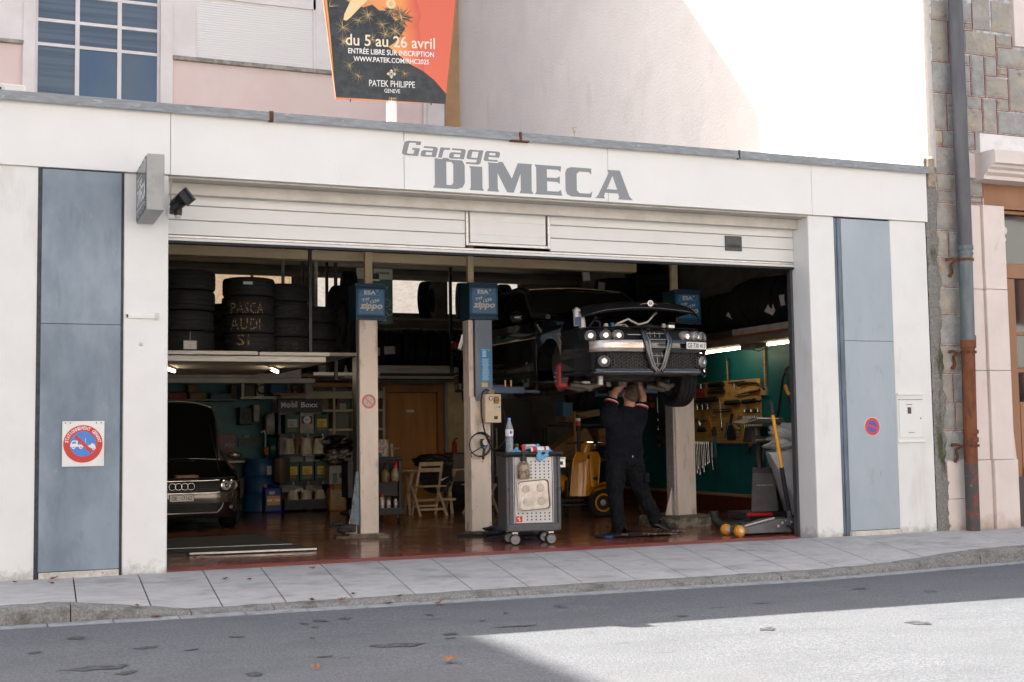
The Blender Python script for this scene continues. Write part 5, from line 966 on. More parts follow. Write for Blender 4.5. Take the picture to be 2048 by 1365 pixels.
for args in ((3, 5.12, 20.9, 1.648, .05, .14, 'on the upper left shelf of the putty cabinet'), (1, 5.22, 20.98, 1.648, .16, .1, 'at the back of the upper left shelf of the putty cabinet'), (0, 5.42, 20.9, 1.648, .24, .1, 'on the upper shelf of the putty cabinet, middle bay'), (2, 5.52, 20.88, 1.648, .09, .1, 'on the upper shelf of the putty cabinet, beside the folder'), (5, 5.82, 20.88, 1.648, .13, .09, 'in the upper right bay of the putty cabinet'), (2, 5.95, 20.88, 1.648, .07, .09, 'in the upper right bay of the putty cabinet by the tin'), (4, 5.9, 20.98, 1.648, .2, .06, 'in the upper right bay of the putty cabinet'), (4, 6.08, 20.9, 1.648, .22, .065, 'just right of the lift post on the upper shelf'),
             (4, 5.80, 20.9, 1.328, .24, .07, 'in the dim middle right bay of the putty cabinet'), (5, 6.0, 20.9, 1.328, .18, .08, 'in the dim middle right bay of the putty cabinet'), (3, 5.5, 20.9, .818, .2, .2, 'on the low shelf of the putty cabinet behind the black bag'), (1, 5.9, 20.9, .818, .18, .14, 'on the low right shelf of the putty cabinet')): odd(*args)
# oil dispenser rack
OB = thing('oil_box_rack', 'navy oil dispenser rack with a white Mobil Boxx header and drip tray', 'display rack', (4.82, 20.7, 0))
piece('rack_back', mat('rack_back_pale', (.5, .49, .49), .6), 4.42, 5.18, 20.88, 20.9, .3, 1.62, OB); piece('rack_header', m_navy, 4.38, 5.125, 20.58, 20.62, 1.60, 1.815, OB, .004)
b = MB(); text(b, 'M', (4.47, 20.577, 1.725), w=.072, h=.09, bold=.03); text(b, 'bil', (4.652, 20.577, 1.73), w=.095, h=.1, bold=.025); text(b, 'Boxx', (4.90, 20.577, 1.725), w=.28, h=.088, bold=.02); b.ring((4.555, 20.577, 1.715), X3, Z3, .022, .037, 22); b.ring((4.555, 20.577, 1.715), X3, Z3, .006, .014, 16); b.build('lettering', m_whitefilm, OB)
for x in (4.40, 5.20): piece('rack_side', m_navy, x-.012, x+.012, 20.6, 20.9, .02, 1.6, OB)
for z in (1.20, .43): piece('tap_shelf', m_pitch, 4.39, 5.21, 20.50, 20.9, z, z+.055, OB, .004)
ms = piece('jug_shelf', m_navy, 4.38, 5.23, 20.46, 20.9, .885, .92, OB, .004); b = MB(); text(b, 'Mobil Boxx', (4.86, 20.457, .903), w=.2, h=.026, bold=.02); b.build('lettering', m_whitefilm, ms)
piece('drip_tray', m_navy, 4.47, 5.26, 20.40, 20.43, .03, .19, OB, .004); piece('drip_tray', m_navy, 4.47, 5.26, 20.43, 20.9, .03, .05, OB); piece('tray_side', m_navy, 4.45, 4.469, 20.4, 20.9, .03, .19, OB); piece('tray_side', m_navy, 5.261, 5.28, 20.4, 20.9, .03, .19, OB)
def oilbox(x, z, lab, white=False, grey=False):
    t = thing('oil_box', lab, 'box', (x, 20.65, z), 0, 'oil boxes in the dispenser rack')
    if white:
        MB().box(x-.115, x+.115, 20.52, 20.85, z, z+.34).build('carton', mat('printed_white_carton', (.46, .40, .33), .5, col2=(.32, .26, .2), ns=9), t, bevel=.004)
        MB().box(x-.09, x+.09, 20.515, 20.519, z+.16, z+.28).build('picture_print', mat('dark_picture', (.03, .025, .025), .5), t); MB().cyl((x+.0, 20.514, z+.22), (x, 20.512, z+.22), .06, n=20).build('round_print', m_pw, t); MB().box(x-.05, x+.06, 20.515, 20.519, z+.01, z+.05).build('green_band', mat('mint_print', (.15, .3, .2), .5), t)
        b = MB(); text(b, 'Mobil', (x, 20.511, z+.235), w=.07, h=.018, bold=.03); text(b, 'Boxx', (x, 20.511, z+.21), w=.06, h=.018, bold=.02); b.build('lettering', m_pitch, t)
    else:
        MB().box(x-.115, x+.115, 20.52, 20.85, z, z+.31).build('carton', m_green, t, bevel=.006)
        yl_ = MB().box(x-.075, x+.085, 20.515, 20.519, z+.10, z+.235).build('label', mat('grey_label', (.42, .42, .42), .5) if grey else m_ylabel, t)
        b = MB()
        for k in range(4): b.box(x-.06, x+.0+rnd(.02, .07), 20.513, 20.5135, z+.125+k*.022, z+.132+k*.022)
        b.box(x-.01, x+.015, 20.513, 20.5135, z+.115, z+.128); b.build('label_print', mat('label_ink', (.07, .09, .05), .6), yl_, kind='stuff')
        b = MB(); n = 24
        for k in range(n):
            a0, a1 = 2*math.pi*k/n, 2*math.pi*(k+1)/n; q = lambda a, s_: (x+.0+.066*s_*math.cos(a), 20.5185, z+.062+.026*s_*math.sin(a)*(1.0))
            b.poly([q(a0, .86), q(a0, 1), q(a1, 1), q(a1, .86)])
        text(b, 'Mobil', (x, 20.5185, z+.062), w=.07, h=.018, bold=.03); b.build('emblem_print', mat('gold_box_print', (.50, .27, .04), .5), t)
    MB().tube([(x+.005, 20.53, z-.02), (x+.005, 20.47, z-.02), (x+.005, 20.46, z-.06)], .013, 8).build('tap', mat('tap_white', (.6, .58, .53), .5), t)
oilbox(4.60, 1.255, 'dark green oil box with a grey label, top left of the rack', grey=True); oilbox(4.845, 1.255, 'white printed oil box, top middle of the rack', white=True); oilbox(5.09, 1.255, 'dark green oil box with a yellow label, top right of the rack')
oilbox(4.60, .487, 'dark green oil box, lower left, yellow label with a red mark'); oilbox(4.845, .487, 'dark green oil box, lower middle, yellow label'); oilbox(5.09, .487, 'dark green oil box, lower right, tilted yellow label')
def jug(x, z, lab, s=1.0, side=-1, front=True):
    t = thing('oil_jug', lab, 'jug', (x, 20.55, z), 0, 'pale oil jugs on the dispenser rack'); c = (x, 20.56, z)
    MB().lathe([(0, 0), (.088*s, 0), (.09*s, .02*s), (.078*s, .17*s), (.056*s, .24*s), (.05*s, .25*s), (.046*s, .25*s), (.05*s, .22*s), (.02, .2*s)], 22, c).build('jug_body', m_pale, t, smooth=40)
    MB().tube([(x+side*.035*s, 20.56, z+.20*s), (x+side*.075*s, 20.55, z+.255*s), (x+side*.115*s, 20.545, z+.285*s)], [.028*s, .02*s, .013*s], 10).build('spout', m_pale, t, smooth=60)
    MB().tube([(x+.01, 20.50, z+.21*s), (x+.012, 20.455, z+.19*s), (x+.012, 20.45, z+.09*s), (x+.01, 20.475, z+.05*s)], .012*s, 8).build('handle', m_pale, t, smooth=60)
jug(4.56, .922, 'pale oil jug with spout up, left on the middle shelf', 1.0); jug(4.84, .922, 'pale oil jug in the middle of the middle shelf', 1.03, -1); jug(5.04, .922, 'pale oil jug, right on the middle shelf', 1.0, 1)
jug(4.62, .06, 'pale oil jug, left in the drip tray', 1.1, 1); jug(4.84, .06, 'pale oil jug in the middle of the drip tray', 1.1, -1); jug(5.07, .06, 'pale oil jug, right in the drip tray', 1.1, -1)
BT = thing('oil_bottle', 'amber oil bottle with a red cap between the jugs', 'bottle', (4.72, 20.72, .92)); MB().lathe([(0, 0), (.06, 0), (.065, .12), (.03, .19), (.022, .2), (0, .2)], 16, (4.72, 20.72, .922)).build('bottle_body', mat('amber_plastic', (.2, .09, .03), .3), BT, smooth=40); MB().cyl((4.72, 20.72, 1.122), (4.72, 20.72, 1.16), .026, n=14).build('cap', m_red, BT)
# boxes beside the rack
WB_ = thing('white_carton', 'white carton with a green print and black square under a plastic bag', 'box', (5.28, 20.3, .42))
piece('carton', mat('dull_white_carton', (.38, .34, .30), .6, col2=(.33, .3, .26), ns=8), 5.13, 5.44, 20.2, 20.5, .43, .73, WB_, .006); piece('green_print', mat('green_print', (.07, .16, .11), .5), 5.19, 5.26, 20.195, 20.199, .45, .61, WB_); piece('black_print', m_pitch, 5.30, 5.37, 20.195, 20.199, .53, .61, WB_)
JC = thing('jerrycan', 'yellowish translucent jerrycan standing on the floor under the white carton', 'jerrycan', (5.28, 20.3, 0))
MB().box(5.14, 5.42, 20.2, 20.45, .0, .36).build('can_body', mat('translucent_yellow', (.42, .24, .085), .4, col2=(.34, .19, .065), ns=3), JC, bevel=.03, seg=3); MB().box(5.2, 5.36, 20.21, 20.44, .36, .425).build('can_shoulder', MATS['translucent_yellow'], JC, bevel=.025); piece('can_label', mat('clear_label', (.42, .31, .19), .5, col2=(.30, .2, .1), ns=14), 5.19, 5.37, 20.195, 20.2, .09, .30, JC); MB().cyl((5.18, 20.28, .36), (5.18, 20.28, .40), .03, n=12).build('can_cap', m_red, JC)
def blob(name, label, cat, c, r, m, n=14, amp=.2, sd=0, crumple=1.0, flat=None):
    random.seed(sd); g = MB(); ph = [(rnd(0, 6), rnd(0, 6), rnd(2, 7), rnd(2, 7)) for _ in range(7)]
    def P_(u, v):
        th = 2*math.pi*u; fi = math.pi*v
        k = 1+sum(amp/7*math.sin(p_[2]*th*1.0+p_[0]+3*math.sin(fi*p_[3]*.5))*math.sin(fi)*math.cos(p_[3]*fi+p_[1]) for p_ in ph)*crumple
        z = -math.cos(fi)
        if flat is not None: z = max(z, flat)
        return (c[0]+r[0]*k*math.sin(fi)*math.cos(th), c[1]+r[1]*k*math.sin(fi)*math.sin(th), c[2]+r[2]*z*(k if z > 0 else 1))
    g.grid(P_, n*3, n*2, closeu=True); o = g.build(name, m, None, smooth=30); return tag(o, label, cat)
blob('plastic_bag', 'crumpled clear plastic bag on top of the white carton', 'bag', (5.30, 20.35, .86), (.20, .15, .13), mat('clear_film', (.30, .27, .22), .15, col2=(.10, .09, .08), ns=18, lo=.4, hi=.6, spec=.9), amp=1.3, sd=3, flat=-.8)
blob('black_bag', 'black rubbish bag slumped behind the clear plastic bag', 'bag', (5.34, 20.55, 1.06), (.26, .16, .16), mat('black_film', (.012, .012, .013), .3, spec=.7), amp=.9, sd=5, flat=-.7)
CR = thing('drawer_cabinet', 'narrow black drawer cabinet with pale drawer fronts beside the jerrycan', 'cabinet', (5.62, 20.2, 0)); piece('cabinet_body', m_black, 5.48, 5.80, 20.15, 20.5, 0, .9, CR, .006)
for k in range(8): piece('drawer_edge', mat('pale_drawer_edge', (.28, .27, .25), .5), 5.50, 5.78, 20.13, 20.15, .10+k*.095, .118+k*.095, CR)
tag(MB().cyl((5.62, 20.3, .9), (5.62, 20.3, .96), .09, n=20).build('steel_bowl', m_stain, None, bevel=.01), 'shiny steel bowl on the black drawer cabinet', 'bowl')
# blue drum, canister, pump
DM = thing('blue_drum', 'tall blue steel drum half hidden behind the blue canister', 'drum', (4.20, 20.9, 0)); MB().lathe([(0, .01), (.285, 0), (.29, .02), (.28, .04), (.28, .28), (.292, .30), (.28, .32), (.28, .56), (.292, .58), (.28, .60), (.28, .84), (.288, .86), (.27, .86), (.27, .84), (0, .84)], 30, (4.16, 20.85, 0)).build('drum_shell', mat('drum_blue', (.012, .075, .19), .45, col2=(.01, .055, .14), ns=5), DM, smooth=40)
MB().cyl((4.22, 20.7, .84), (4.22, 20.7, 1.02), .02, n=10).build('pump_stem', m_black, DM); MB().cyl((4.23, 20.65, .98), (4.23, 20.72, .98), .07, n=18).build('pump_housing', mat('pump_red', (.30, .02, .01), .5), DM, bevel=.01); MB().tube([(4.2, 20.7, 1.02), (4.2, 20.68, 1.25), (4.17, 20.66, 1.31), (4.12, 20.64, 1.28)], .014, 8).build('pump_spout', m_alu, DM, smooth=60); piece('drum_label', mat('white_drum_label', (.45, .45, .42), .6), 4.20, 4.27, 20.555, 20.57, .60, .74, DM)
tag(MB().lathe([(0, 0), (.13, 0), (.135, .01), (.13, .38), (.125, .38), (.125, .02)], 18, (4.40, 20.4, .48)).build('waste_tin', mat('brown_tin', (.13, .10, .07), .5, col2=(.06, .045, .03), ns=5, st=(2, 2, .2)), None, smooth=40), 'brown metal tin hanging beside the blue drum', 'tin')
CN = thing('blue_canister', 'blue plastic canister with an orange label standing on the floor', 'canister', (4.28, 20.5, 0)); MB().box(4.12, 4.40, 20.35, 20.6, 0, .40).build('can_body', mat('canister_blue', (.010, .035, .19), .4), CN, bevel=.03, seg=3); MB().box(4.16, 4.36, 20.37, 20.58, .40, .44).build('can_shoulder', MATS['canister_blue'], CN, bevel=.02); MB().cyl((4.15, 20.42, .40), (4.15, 20.42, .445), .028, n=12).build('can_cap', mat('cap_orange', (.5, .2, .03), .5), CN)
lb = piece('can_label', mat('orange_white_label', (.58, .30, .06), .5), 4.155, 4.365, 20.342, 20.349, .12, .27, CN); piece('label_band', m_pw, 4.157, 4.363, 20.338, 20.342, .18, .215, lb); b = MB(); text(b, 'ADR', (4.26, 20.336, .197), w=.06, h=.018, bold=.03); b.build('lettering', m_pitch, lb); piece('paper_tag', m_tag, 4.19, 4.28, 20.342, 20.349, .29, .34, CN)
HR = thing('hose_reel', 'grey wall hose reel above a green round drum at the left of the oil rack', 'hose reel', (4.3, 20.8, 1.4)); MB().cyl((4.22, 20.8, 1.42), (4.36, 20.78, 1.42), .19, n=26).build('reel_drum', mat('reel_grey', (.30, .29, .28), .4), HR, bevel=.02); MB().cyl((4.20, 20.8, 1.42), (4.22, 20.8, 1.42), .13, n=26).build('reel_hub', mat('reel_red', (.18, .05, .04), .5), HR)
GR = thing('green_reel', 'dark green round cable drum under the grey hose reel', 'cable drum', (4.3, 20.8, 1.0)); MB().cyl((4.24, 20.8, 1.02), (4.37, 20.8, 1.02), .2, n=26).build('reel_drum', mat('reel_green', (.006, .07, .05), .35), GR, bevel=.03)
# wall shelf at the back left
BS_ = thing('wall_shelf', 'long wall shelf of boxes behind the open bonnet of the left car', 'shelf', (3, 21, 1.8)); piece('shelf_board', mat('shelf_board_pale', (.22, .19, .13), .7), 1.5, 3.75, 20.7, 21.2, 1.80, 1.825, BS_); piece('shelf_board', m_steel, 3.78, 4.35, 20.55, 21.2, 1.82, 1.86, BS_); tb = piece('shelf_board', mat('orange_plank', (.36, .15, .035), .6), 4.30, 4.85, 20.55, 21.0, 1.885, 1.915, BS_); piece('shelf_post', m_steel, 3.80, 3.84, 20.6, 20.64, 1.86, 2.1, BS_)
piece('shelf_post', MATS['pale_beam'], 4.86, 4.97, 20.7, 20.85, 0, 2.12, BS_); piece('shelf_panel', mat('shelf_panel_pale', (.3, .27, .22), .6), 4.44, 4.85, 20.62, 20.64, 1.83, 1.88, BS_)
def crate(x0, x1, z0, z1, col, nm, lab, cat, y=20.75):
    m = mat('c_'+nm+str(round(x0*100)), col, .55, col2=tuple(c*.7 for c in col), ns=12); g = MB().box(x0, x1, y, y+.25, z0, z1); g.box(x0-.004, x1+.004, y-.004, y+.254, z1-.02, z1+.004); return tag(g.build(nm, m, None, bevel=.005), lab, cat)
crate(2.60, 2.95, 1.826, 1.93, (.22, .025, .022), 'tool_case', 'red tool case on the back shelf, cut by the pillar', 'case'); crate(3.0, 3.26, 1.826, 1.93, (.20, .115, .04), 'carton', 'flat brown carton on the back shelf, right of the red case', 'box'); crate(2.98, 3.14, 1.935, 2.06, (.17, .095, .035), 'carton', 'taller brown carton stacked on the flat carton of the back shelf', 'box'); crate(3.33, 3.66, 1.826, 1.92, (.05, .10, .15), 'blue_carton', 'long blue carton with pale end on the back shelf', 'box'); crate(3.66, 3.75, 1.826, 2.05, (.06, .05, .035), 'dark_box', 'dark narrow box at the end of the back shelf', 'box')
crate(4.27, 4.52, 1.918, 2.09, (.012, .085, .17), 'blue_crate', 'blue plastic crate on the orange plank', 'crate', 20.62); crate(4.05, 4.16, 1.862, 2.09, (.42, .40, .34), 'white_unit', 'white canister with an orange handle on the steel shelf', 'canister', 20.6); crate(3.86, 4.02, 1.862, 2.04, (.10, .075, .02), 'olive_box', 'olive box on the steel shelf left of the white canister', 'box', 20.65)
for x, lab in ((4.56, 'left clear bottle on the orange plank'), (4.68, 'right clear bottle on the orange plank')): tag(MB().lathe([(0, 0), (.05, 0), (.05, .15), (.025, .18), (.025, .2), (0, .2)], 14, (x, 20.7, 1.917)).build('bottle', mat('clear_dirty_plastic', (.22, .21, .19), .15, col2=(.05, .045, .04), ns=20, spec=.8), None, smooth=40), lab, 'bottle')
tag(MB().tube([(4.13+.09*math.cos(a*.5), 20.58, 1.98+.07*math.sin(a*.5)) for a in range(14)], .012, 7).build('cable_coil', m_cable, None, smooth=60), 'black cable coil hanging in front of the white canister', 'cable')
for x, z, w_, c, lab, cat in ((3.92, 1.55, .2, (.02, .02, .02), 'dark machine hanging on the teal back wall', 'machine'), (4.10, 1.60, .1, (.3, .27, .2), 'pale canister hanging under the steel shelf', 'canister')):
    g = MB().box(x-w_/2, x+w_/2, 20.9, 21.19, z-.14, z+.14); g.cyl((x, 20.9, z), (x, 20.88, z), w_*.3); tag(g.build('hanging_unit', mat('hu%d' % round(x*100), c, .5), None, bevel=.02), lab, cat)
RSG = thing('oil_company_sign', 'dark red oil company panel leaning on the teal wall beside the left car', 'sign', (3.6, 21.15, 1)); piece('panel', mat('oil_panel_red', (.085, .010, .008), .4), 3.45, 3.80, 21.12, 21.16, .70, 1.26, RSG, .004); b = MB(); text(b, 'Mo', (3.705, 21.115, 1.09), w=.16, h=.09, bold=.03); b.build('lettering', mat('dull_white_print', (.35, .34, .32), .5), RSG)
LP = thing('wall_notice', 'dim rectangular notice board low on the teal back wall', 'notice', (4.0, 21.15, 1)); piece('notice_board', mat('dim_notice', (.03, .06, .055), .5, col2=(.06, .075, .07), ns=12), 3.85, 4.2, 21.13, 21.17, 1.06, 1.2, LP); piece('notice_tab', mat('dim_paper', (.2, .19, .15), .6), 3.93, 4.02, 21.12, 21.13, 1.2, 1.26, LP)
BX = thing('grey_bench', 'grey low metal bench against the teal wall right of the left car', 'bench', (3.8, 20.9, 0)); piece('bench_top', m_steel, 3.3, 4.0, 20.8, 21.18, .80, .83, BX); piece('bench_panel', mat('bench_grey', (.07, .075, .08), .6), 3.3, 3.95, 20.85, 21.15, .25, .55, BX); piece('bench_leg', m_black, 3.9, 3.95, 20.85, 20.9, 0, .8, BX)

# ------------------------------------------------------------------ second tool trolley, table, chairs
m_woodold = mat('weathered_wood', (.56, .43, .27), .7, col2=(.42, .31, .19), ns=8, st=(1, 1, .3))
T2 = thing('black_trolley', 'black workshop trolley with two spray bottles hung on its front, left of the table', 'trolley', (5.0, 17.2, 0))
piece('trolley_top', m_black, 4.55, 5.40, 17.1, 17.5, .86, .90, T2, .008); piece('trolley_front', mat('trolley_black_panel', (.012, .013, .014), .45), 4.62, 5.34, 17.16, 17.5, .35, .86, T2, .006); piece('trolley_post', m_black, 5.34, 5.39, 17.12, 17.5, .14, .86, T2, .006); piece('trolley_shelf', m_black, 4.6, 5.40, 17.05, 17.5, .10, .15, T2, .01); piece('trolley_lip', m_black, 4.6, 5.37, 17.04, 17.06, .13, .20, T2)
for x in (4.7, 5.34):
    k = MB().cyl((x-.015, 17.12, .055), (x+.015, 17.12, .055), .055, n=18).build('castor', m_rubber, T2); MB().box(x-.02, x+.02, 17.1, 17.14, .055, .10).build('castor_fork', m_alu, k)
def sprayb(x, z, c1, c2, lab, y=17.05):
    t = thing('spray_bottle', lab, 'spray bottle', (x, y, z)); MB().lathe([(0, 0), (.055, 0), (.06, .02), (.06, .12), (.03, .17), (.025, .18)], 16, (x, y, z)).build('bottle_body', mat('murky_%s' % lab[:3], c1, .3, col2=tuple(v*.5 for v in c1), ns=14, dirt=[((.06, .04, .02), 30, .55, .65, (1, 1, 1), .7)]), t, smooth=40)
    MB().cyl((x, y, z+.18), (x, y, z+.21), .034, n=14).build('collar', c2, t); MB().hexa([(x-.025, y-.03, z+.21), (x+.025, y-.03, z+.21), (x+.025, y+.03, z+.21), (x-.025, y+.03, z+.21)], [(x-.018, y-.07, z+.27), (x+.018, y-.07, z+.27), (x+.018, y+.03, z+.27), (x-.018, y+.03, z+.27)]).build('pump_head', c2, t, bevel=.006); MB().bar((x, y-.05, z+.24), (x, y-.06, z+.18), .014).build('trigger', c2, t); return t
sprayb(5.13, .56, (.25, .15, .06), m_navy, 'amber spray bottle with a dark head on the black trolley'); sprayb(5.27, .57, (.40, .32, .22), m_red, 'spray bottle with a red head on the black trolley')
for k, (x, h, c, lab) in enumerate(((5.0, .17, (.30, .05, .04), 'short red and white aerosol can at the left of the lower trolley shelf'), (5.10, .24, (.4, .38, .36), 'tall silver aerosol can with a red cap on the lower trolley shelf'), (5.19, .22, (.12, .12, .12), 'dark tall aerosol can on the lower trolley shelf'), (5.29, .17, (.18, .2, .35), 'short blue and white aerosol can at the right of the lower trolley shelf'))):
    t = thing('aerosol_can', lab, 'aerosol can', (x, 17.1, .15), 0, 'aerosol cans on the trolley shelf'); MB().lathe([(0, 0), (.031, 0), (.031, h*.78), (.02, h*.84), (0, h*.84)], 14, (x, 17.12, .15)).build('can_body', mat('aerosol%d' % k, c, .35, .3, col2=(.55, .52, .5), ns=14, lo=.5, hi=.55, st=(.2, .2, 1)), t, smooth=40); MB().cyl((x, 17.12, .15+h*.84), (x, 17.12, .15+h), .018, n=12).build('cap', (m_red, m_red, m_black, m_pw)[k], t)
tag(MB().box(5.06, 5.22, 17.2, 17.35, .905, 1.15).build('notice_card', mat('notice_card', (.45, .43, .4), .6, col2=(.25, .1, .08), ns=26), None, bevel=.004), 'white printed card standing on the black trolley beside the post', 'card')
blob('blue_rag', 'blue rag on top of the black trolley', 'rag', (4.98, 17.25, .93), (.12, .1, .05), mat('rag_blue', (.06, .2, .32), .8), amp=1.2, sd=9, n=8)
TB = thing('folding_table', 'small weathered wooden folding table in front of the brown door', 'table', (6.3, 18.5, 0)); piece('table_top', m_woodold, 5.80, 6.80, 18.35, 18.95, .655, .68, TB, .004)
for x in (5.95, 6.62):
    for a, b_ in ((18.38, 18.85), (18.85, 18.38)): MB().bar((x-.04 if a < 18.5 else x+.0, a, 0), (x+.06 if a < 18.5 else x+.0, b_, .655), .045, .02).build('table_leg', m_woodold, TB)
piece('table_stretcher', m_woodold, 5.95, 6.65, 18.4, 18.43, .2, .235, TB); piece('table_apron', m_woodold, 5.9, 6.7, 18.5, 18.53, .62, .655, TB)
def chair(name, label, x, y, rz):
    t = thing(name, label, 'chair', (x, y, 0), rz, 'wooden folding chairs'); M_ = wmat(t)
    def b_(p, q, w, h, n): MB().bar(M_ @ Vector(p), M_ @ Vector(q), w, h).build(n, m_woodold, t, bevel=.003)
    for s_ in (-1, 1):
        b_((s_*.195, .20, 0), (s_*.175, -.10, .80), .038, .022, 'leg'); b_((s_*.215, -.17, 0), (s_*.20, .17, .44), .038, .022, 'leg')
    for k in range(4): b_((-.2, -.16+k*.095, .44-.0*k), (.2, -.16+k*.095, .44), .075, .018, 'seat_slat')
    for z, yy in ((.77, -.09), (.68, -.055)): b_((-.19, yy-.0, z), (.19, yy, z), .02, .06, 'back_slat')
    b_((-.2, .14, .14), (.2, .14, .14), .02, .03, 'stretcher'); b_((-.2, -.12, .10), (.2, -.12, .10), .02, .03, 'stretcher'); return t
chair('folding_chair', 'wooden folding chair with slatted back seen from behind, black jacket over it', 6.12, 18.12, 0.1); chair('folding_chair', 'wooden folding chair partly hidden behind the blue and beige lift post', 6.98, 18.25, R(-75))
JK = blob('jacket', 'black jacket with a white swoosh draped over the wooden chair at the table', 'jacket', (6.33, 18.42, .60), (.27, .16, .29), mat('black_cloth', (.008, .008, .009), .9, sheen=.2, bump=.6, bs=9, bd=.05), amp=.55, sd=12)
b = MB(); b.poly([(6.30, 18.22, .545), (6.33, 18.215, .515), (6.36, 18.215, .51), (6.47, 18.23, .57), (6.36, 18.215, .535), (6.33, 18.215, .53)]); b.build('swoosh_print', m_whitefilm, JK)
blob('backpack', 'black bag lying on the wooden table behind the chair', 'bag', (6.36, 18.65, .79), (.30, .16, .12), mat('black_nylon', (.012, .012, .013), .55, bump=.5, bs=10, bd=.04), amp=.5, sd=14, flat=-.9)
FE = thing('fire_extinguisher', 'small red fire extinguisher on the counter behind the doorway', 'fire extinguisher', (7.44, 20.8, .9)); MB().lathe([(0, 0), (.045, 0), (.045, .17), (.02, .21), (.02, .23), (0, .23)], 14, (7.47, 20.72, .89)).build('cylinder', m_red, FE, smooth=40); MB().bar((7.47, 20.72, 1.12), (7.53, 20.72, 1.14), .02).build('valve_handle', m_black, FE)
SK = thing('corner_sink', 'pale washbasin cabinet in the cream recess behind the doorway', 'sink', (7.8, 20.8, 0)); piece('basin_top', mat('basin_grey', (.12, .11, .1), .4), 7.40, 7.80, 20.6, 21.0, .86, .89, SK, .006); piece('basin_panel', mat('basin_pale', (.3, .27, .22), .5), 7.41, 7.79, 20.62, 20.95, .40, .86, SK, .006); piece('basin_base', m_pitch, 7.42, 7.78, 20.65, 20.95, 0, .4, SK)
FR = thing('fridge', 'tall dark grey fridge behind the blue and beige lift post', 'fridge', (8.0, 19.9, 0)); m_fr = mat('fridge_grey', (.055, .055, .055), .35, .3)
piece('fridge_body', m_fr, 7.85, 8.55, 19.9, 20.5, .02, 1.78, FR, .01); piece('upper_door', m_fr, 7.85, 8.55, 19.85, 19.895, .92, 1.78, FR, .01); piece('lower_door', m_fr, 7.85, 8.55, 19.85, 19.895, .04, .91, FR, .01); piece('trim', m_alu, 7.835, 7.85, 19.86, 19.9, .02, 1.78, FR)
for a, b_ in ((.95, 1.30), (.5, .88)): 
    h_ = piece('door_handle', m_alu, 7.88, 7.90, 19.79, 19.81, a, b_, FR, .004); piece('handle_foot', m_alu, 7.88, 7.90, 19.81, 19.85, a, a+.02, h_); piece('handle_foot', m_alu, 7.88, 7.90, 19.81, 19.85, b_-.02, b_, h_)
crate(7.9, 8.3, 1.785, 1.88, (.28, .26, .2), 'putty_carton', 'flat putty carton lying on top of the dark fridge', 'box', 20.0)

# ------------------------------------------------------------------ right wall: lights, pegboard, tools
def tube_light(name, label, p, q, w=.03, e=9, cap=True, amb=False):
    t = thing(name, label, 'light', p); P_, Q_ = Vector(p), Vector(q)
    MB().bar(P_+Z3*.035, Q_+Z3*.035, .06, .03).build('light_body', mat('light_casing', (.42, .36, .28), .6), t)
    MB().cyl(P_, Q_, w/2, n=12).build('fluorescent_tube', mat('lit_tube', (1.0, .86, .60), .5, emit=e), t, smooth=40)
    d = (Q_-P_).normalized()
    for c, s_ in ((P_, -1), (Q_, 1)): MB().cyl(c, c+d*s_*.04, w*.62, n=12).build('tube_cap', m_alu, t)
tube_light('fluorescent_light', 'lit fluorescent tube under the right loft, left of the wooden batten', (9.6, 16.1, 2.325), (9.6, 14.95, 2.335), .034, 5)
tube_light('fluorescent_light', 'lit fluorescent tube under the right loft next to the door jamb', (9.6, 14.30, 2.335), (9.6, 13.35, 2.335), .034, 5)
MB().box(9.56, 9.64, 14.66, 14.90, 2.30, 2.36).build('ballast_box', mat('ballast_cream', (.36, .29, .19), .6), G, bevel=.005)
tube_light('fluorescent_light', 'pair of lit tubes under the loft ceiling above the oil rack', (3.30, 15.95, 2.055), (3.56, 16.75, 2.06), .03, 11)
tube_light('fluorescent_light', 'lit tube under the loft ceiling beside the left pillar', (2.0, 15.9, 2.055), (2.22, 16.7, 2.06), .03, 11)
WD = thing('conduit', 'pale wooden cable conduit with a square junction box on the teal wall', 'conduit', (10.08, 15.1, 1.7)); piece('conduit_strip', m_woodstrip, 10.07, 10.097, 15.085, 15.125, 1.80, 2.36, WD); piece('junction_box', mat('ballast_cream', (.36, .29, .19), .6), 10.05, 10.097, 15.06, 15.20, 1.685, 1.80, WD, .006)
MB().tube([(10.085, 15.12, 2.34), (9.9, 14.98, 2.29), (9.62, 14.8, 2.32)], .006, 5).build('conduit_cable', MATS['old_cable'], WD)
m_peg = mat('pegboard', (.52, .31, .09), .75, col2=(.43, .25, .07), ns=3, dirt=[((.07, .04, .02), 6, .55, .7, (1, 1, 1), .5)])
PB = thing('pegboard', 'brown slotted pegboard panel full of hand tools on the teal wall', 'pegboard', (10.08, 16, 1)); piece('board', m_peg, 10.07, 10.095, 15.23, 17.06, 1.015, 1.93, PB, .003)
sl_ = MB()
for i in range(36):
    for j in range(18):
        y = 15.27+i*.05; z = 1.05+j*.05
        sl_.poly([(10.0685, y-.004, z-.011), (10.0685, y+.004, z-.011), (10.0685, y+.004, z+.011), (10.0685, y-.004, z+.011)][::-1])
sl_.build('board_slots', m_pitch, PB, kind='stuff')
piece('blue_pipe', mat('blue_air_pipe', (.01, .07, .14), .5), 10.06, 10.09, 13.5, 16.6, .965, 1.0)
m_chrome = mat('chrome_steel', (.55, .54, .52), .22, .95); m_tooldark = mat('dark_tool_steel', (.03, .03, .03), .45, .5); m_redgrip = mat('red_grip', (.22, .012, .01), .45); m_org = mat('orange_grip', (.50, .12, .02), .45); m_cyan = mat('cyan_grip', (.02, .16, .22), .4)
TX = 10.045
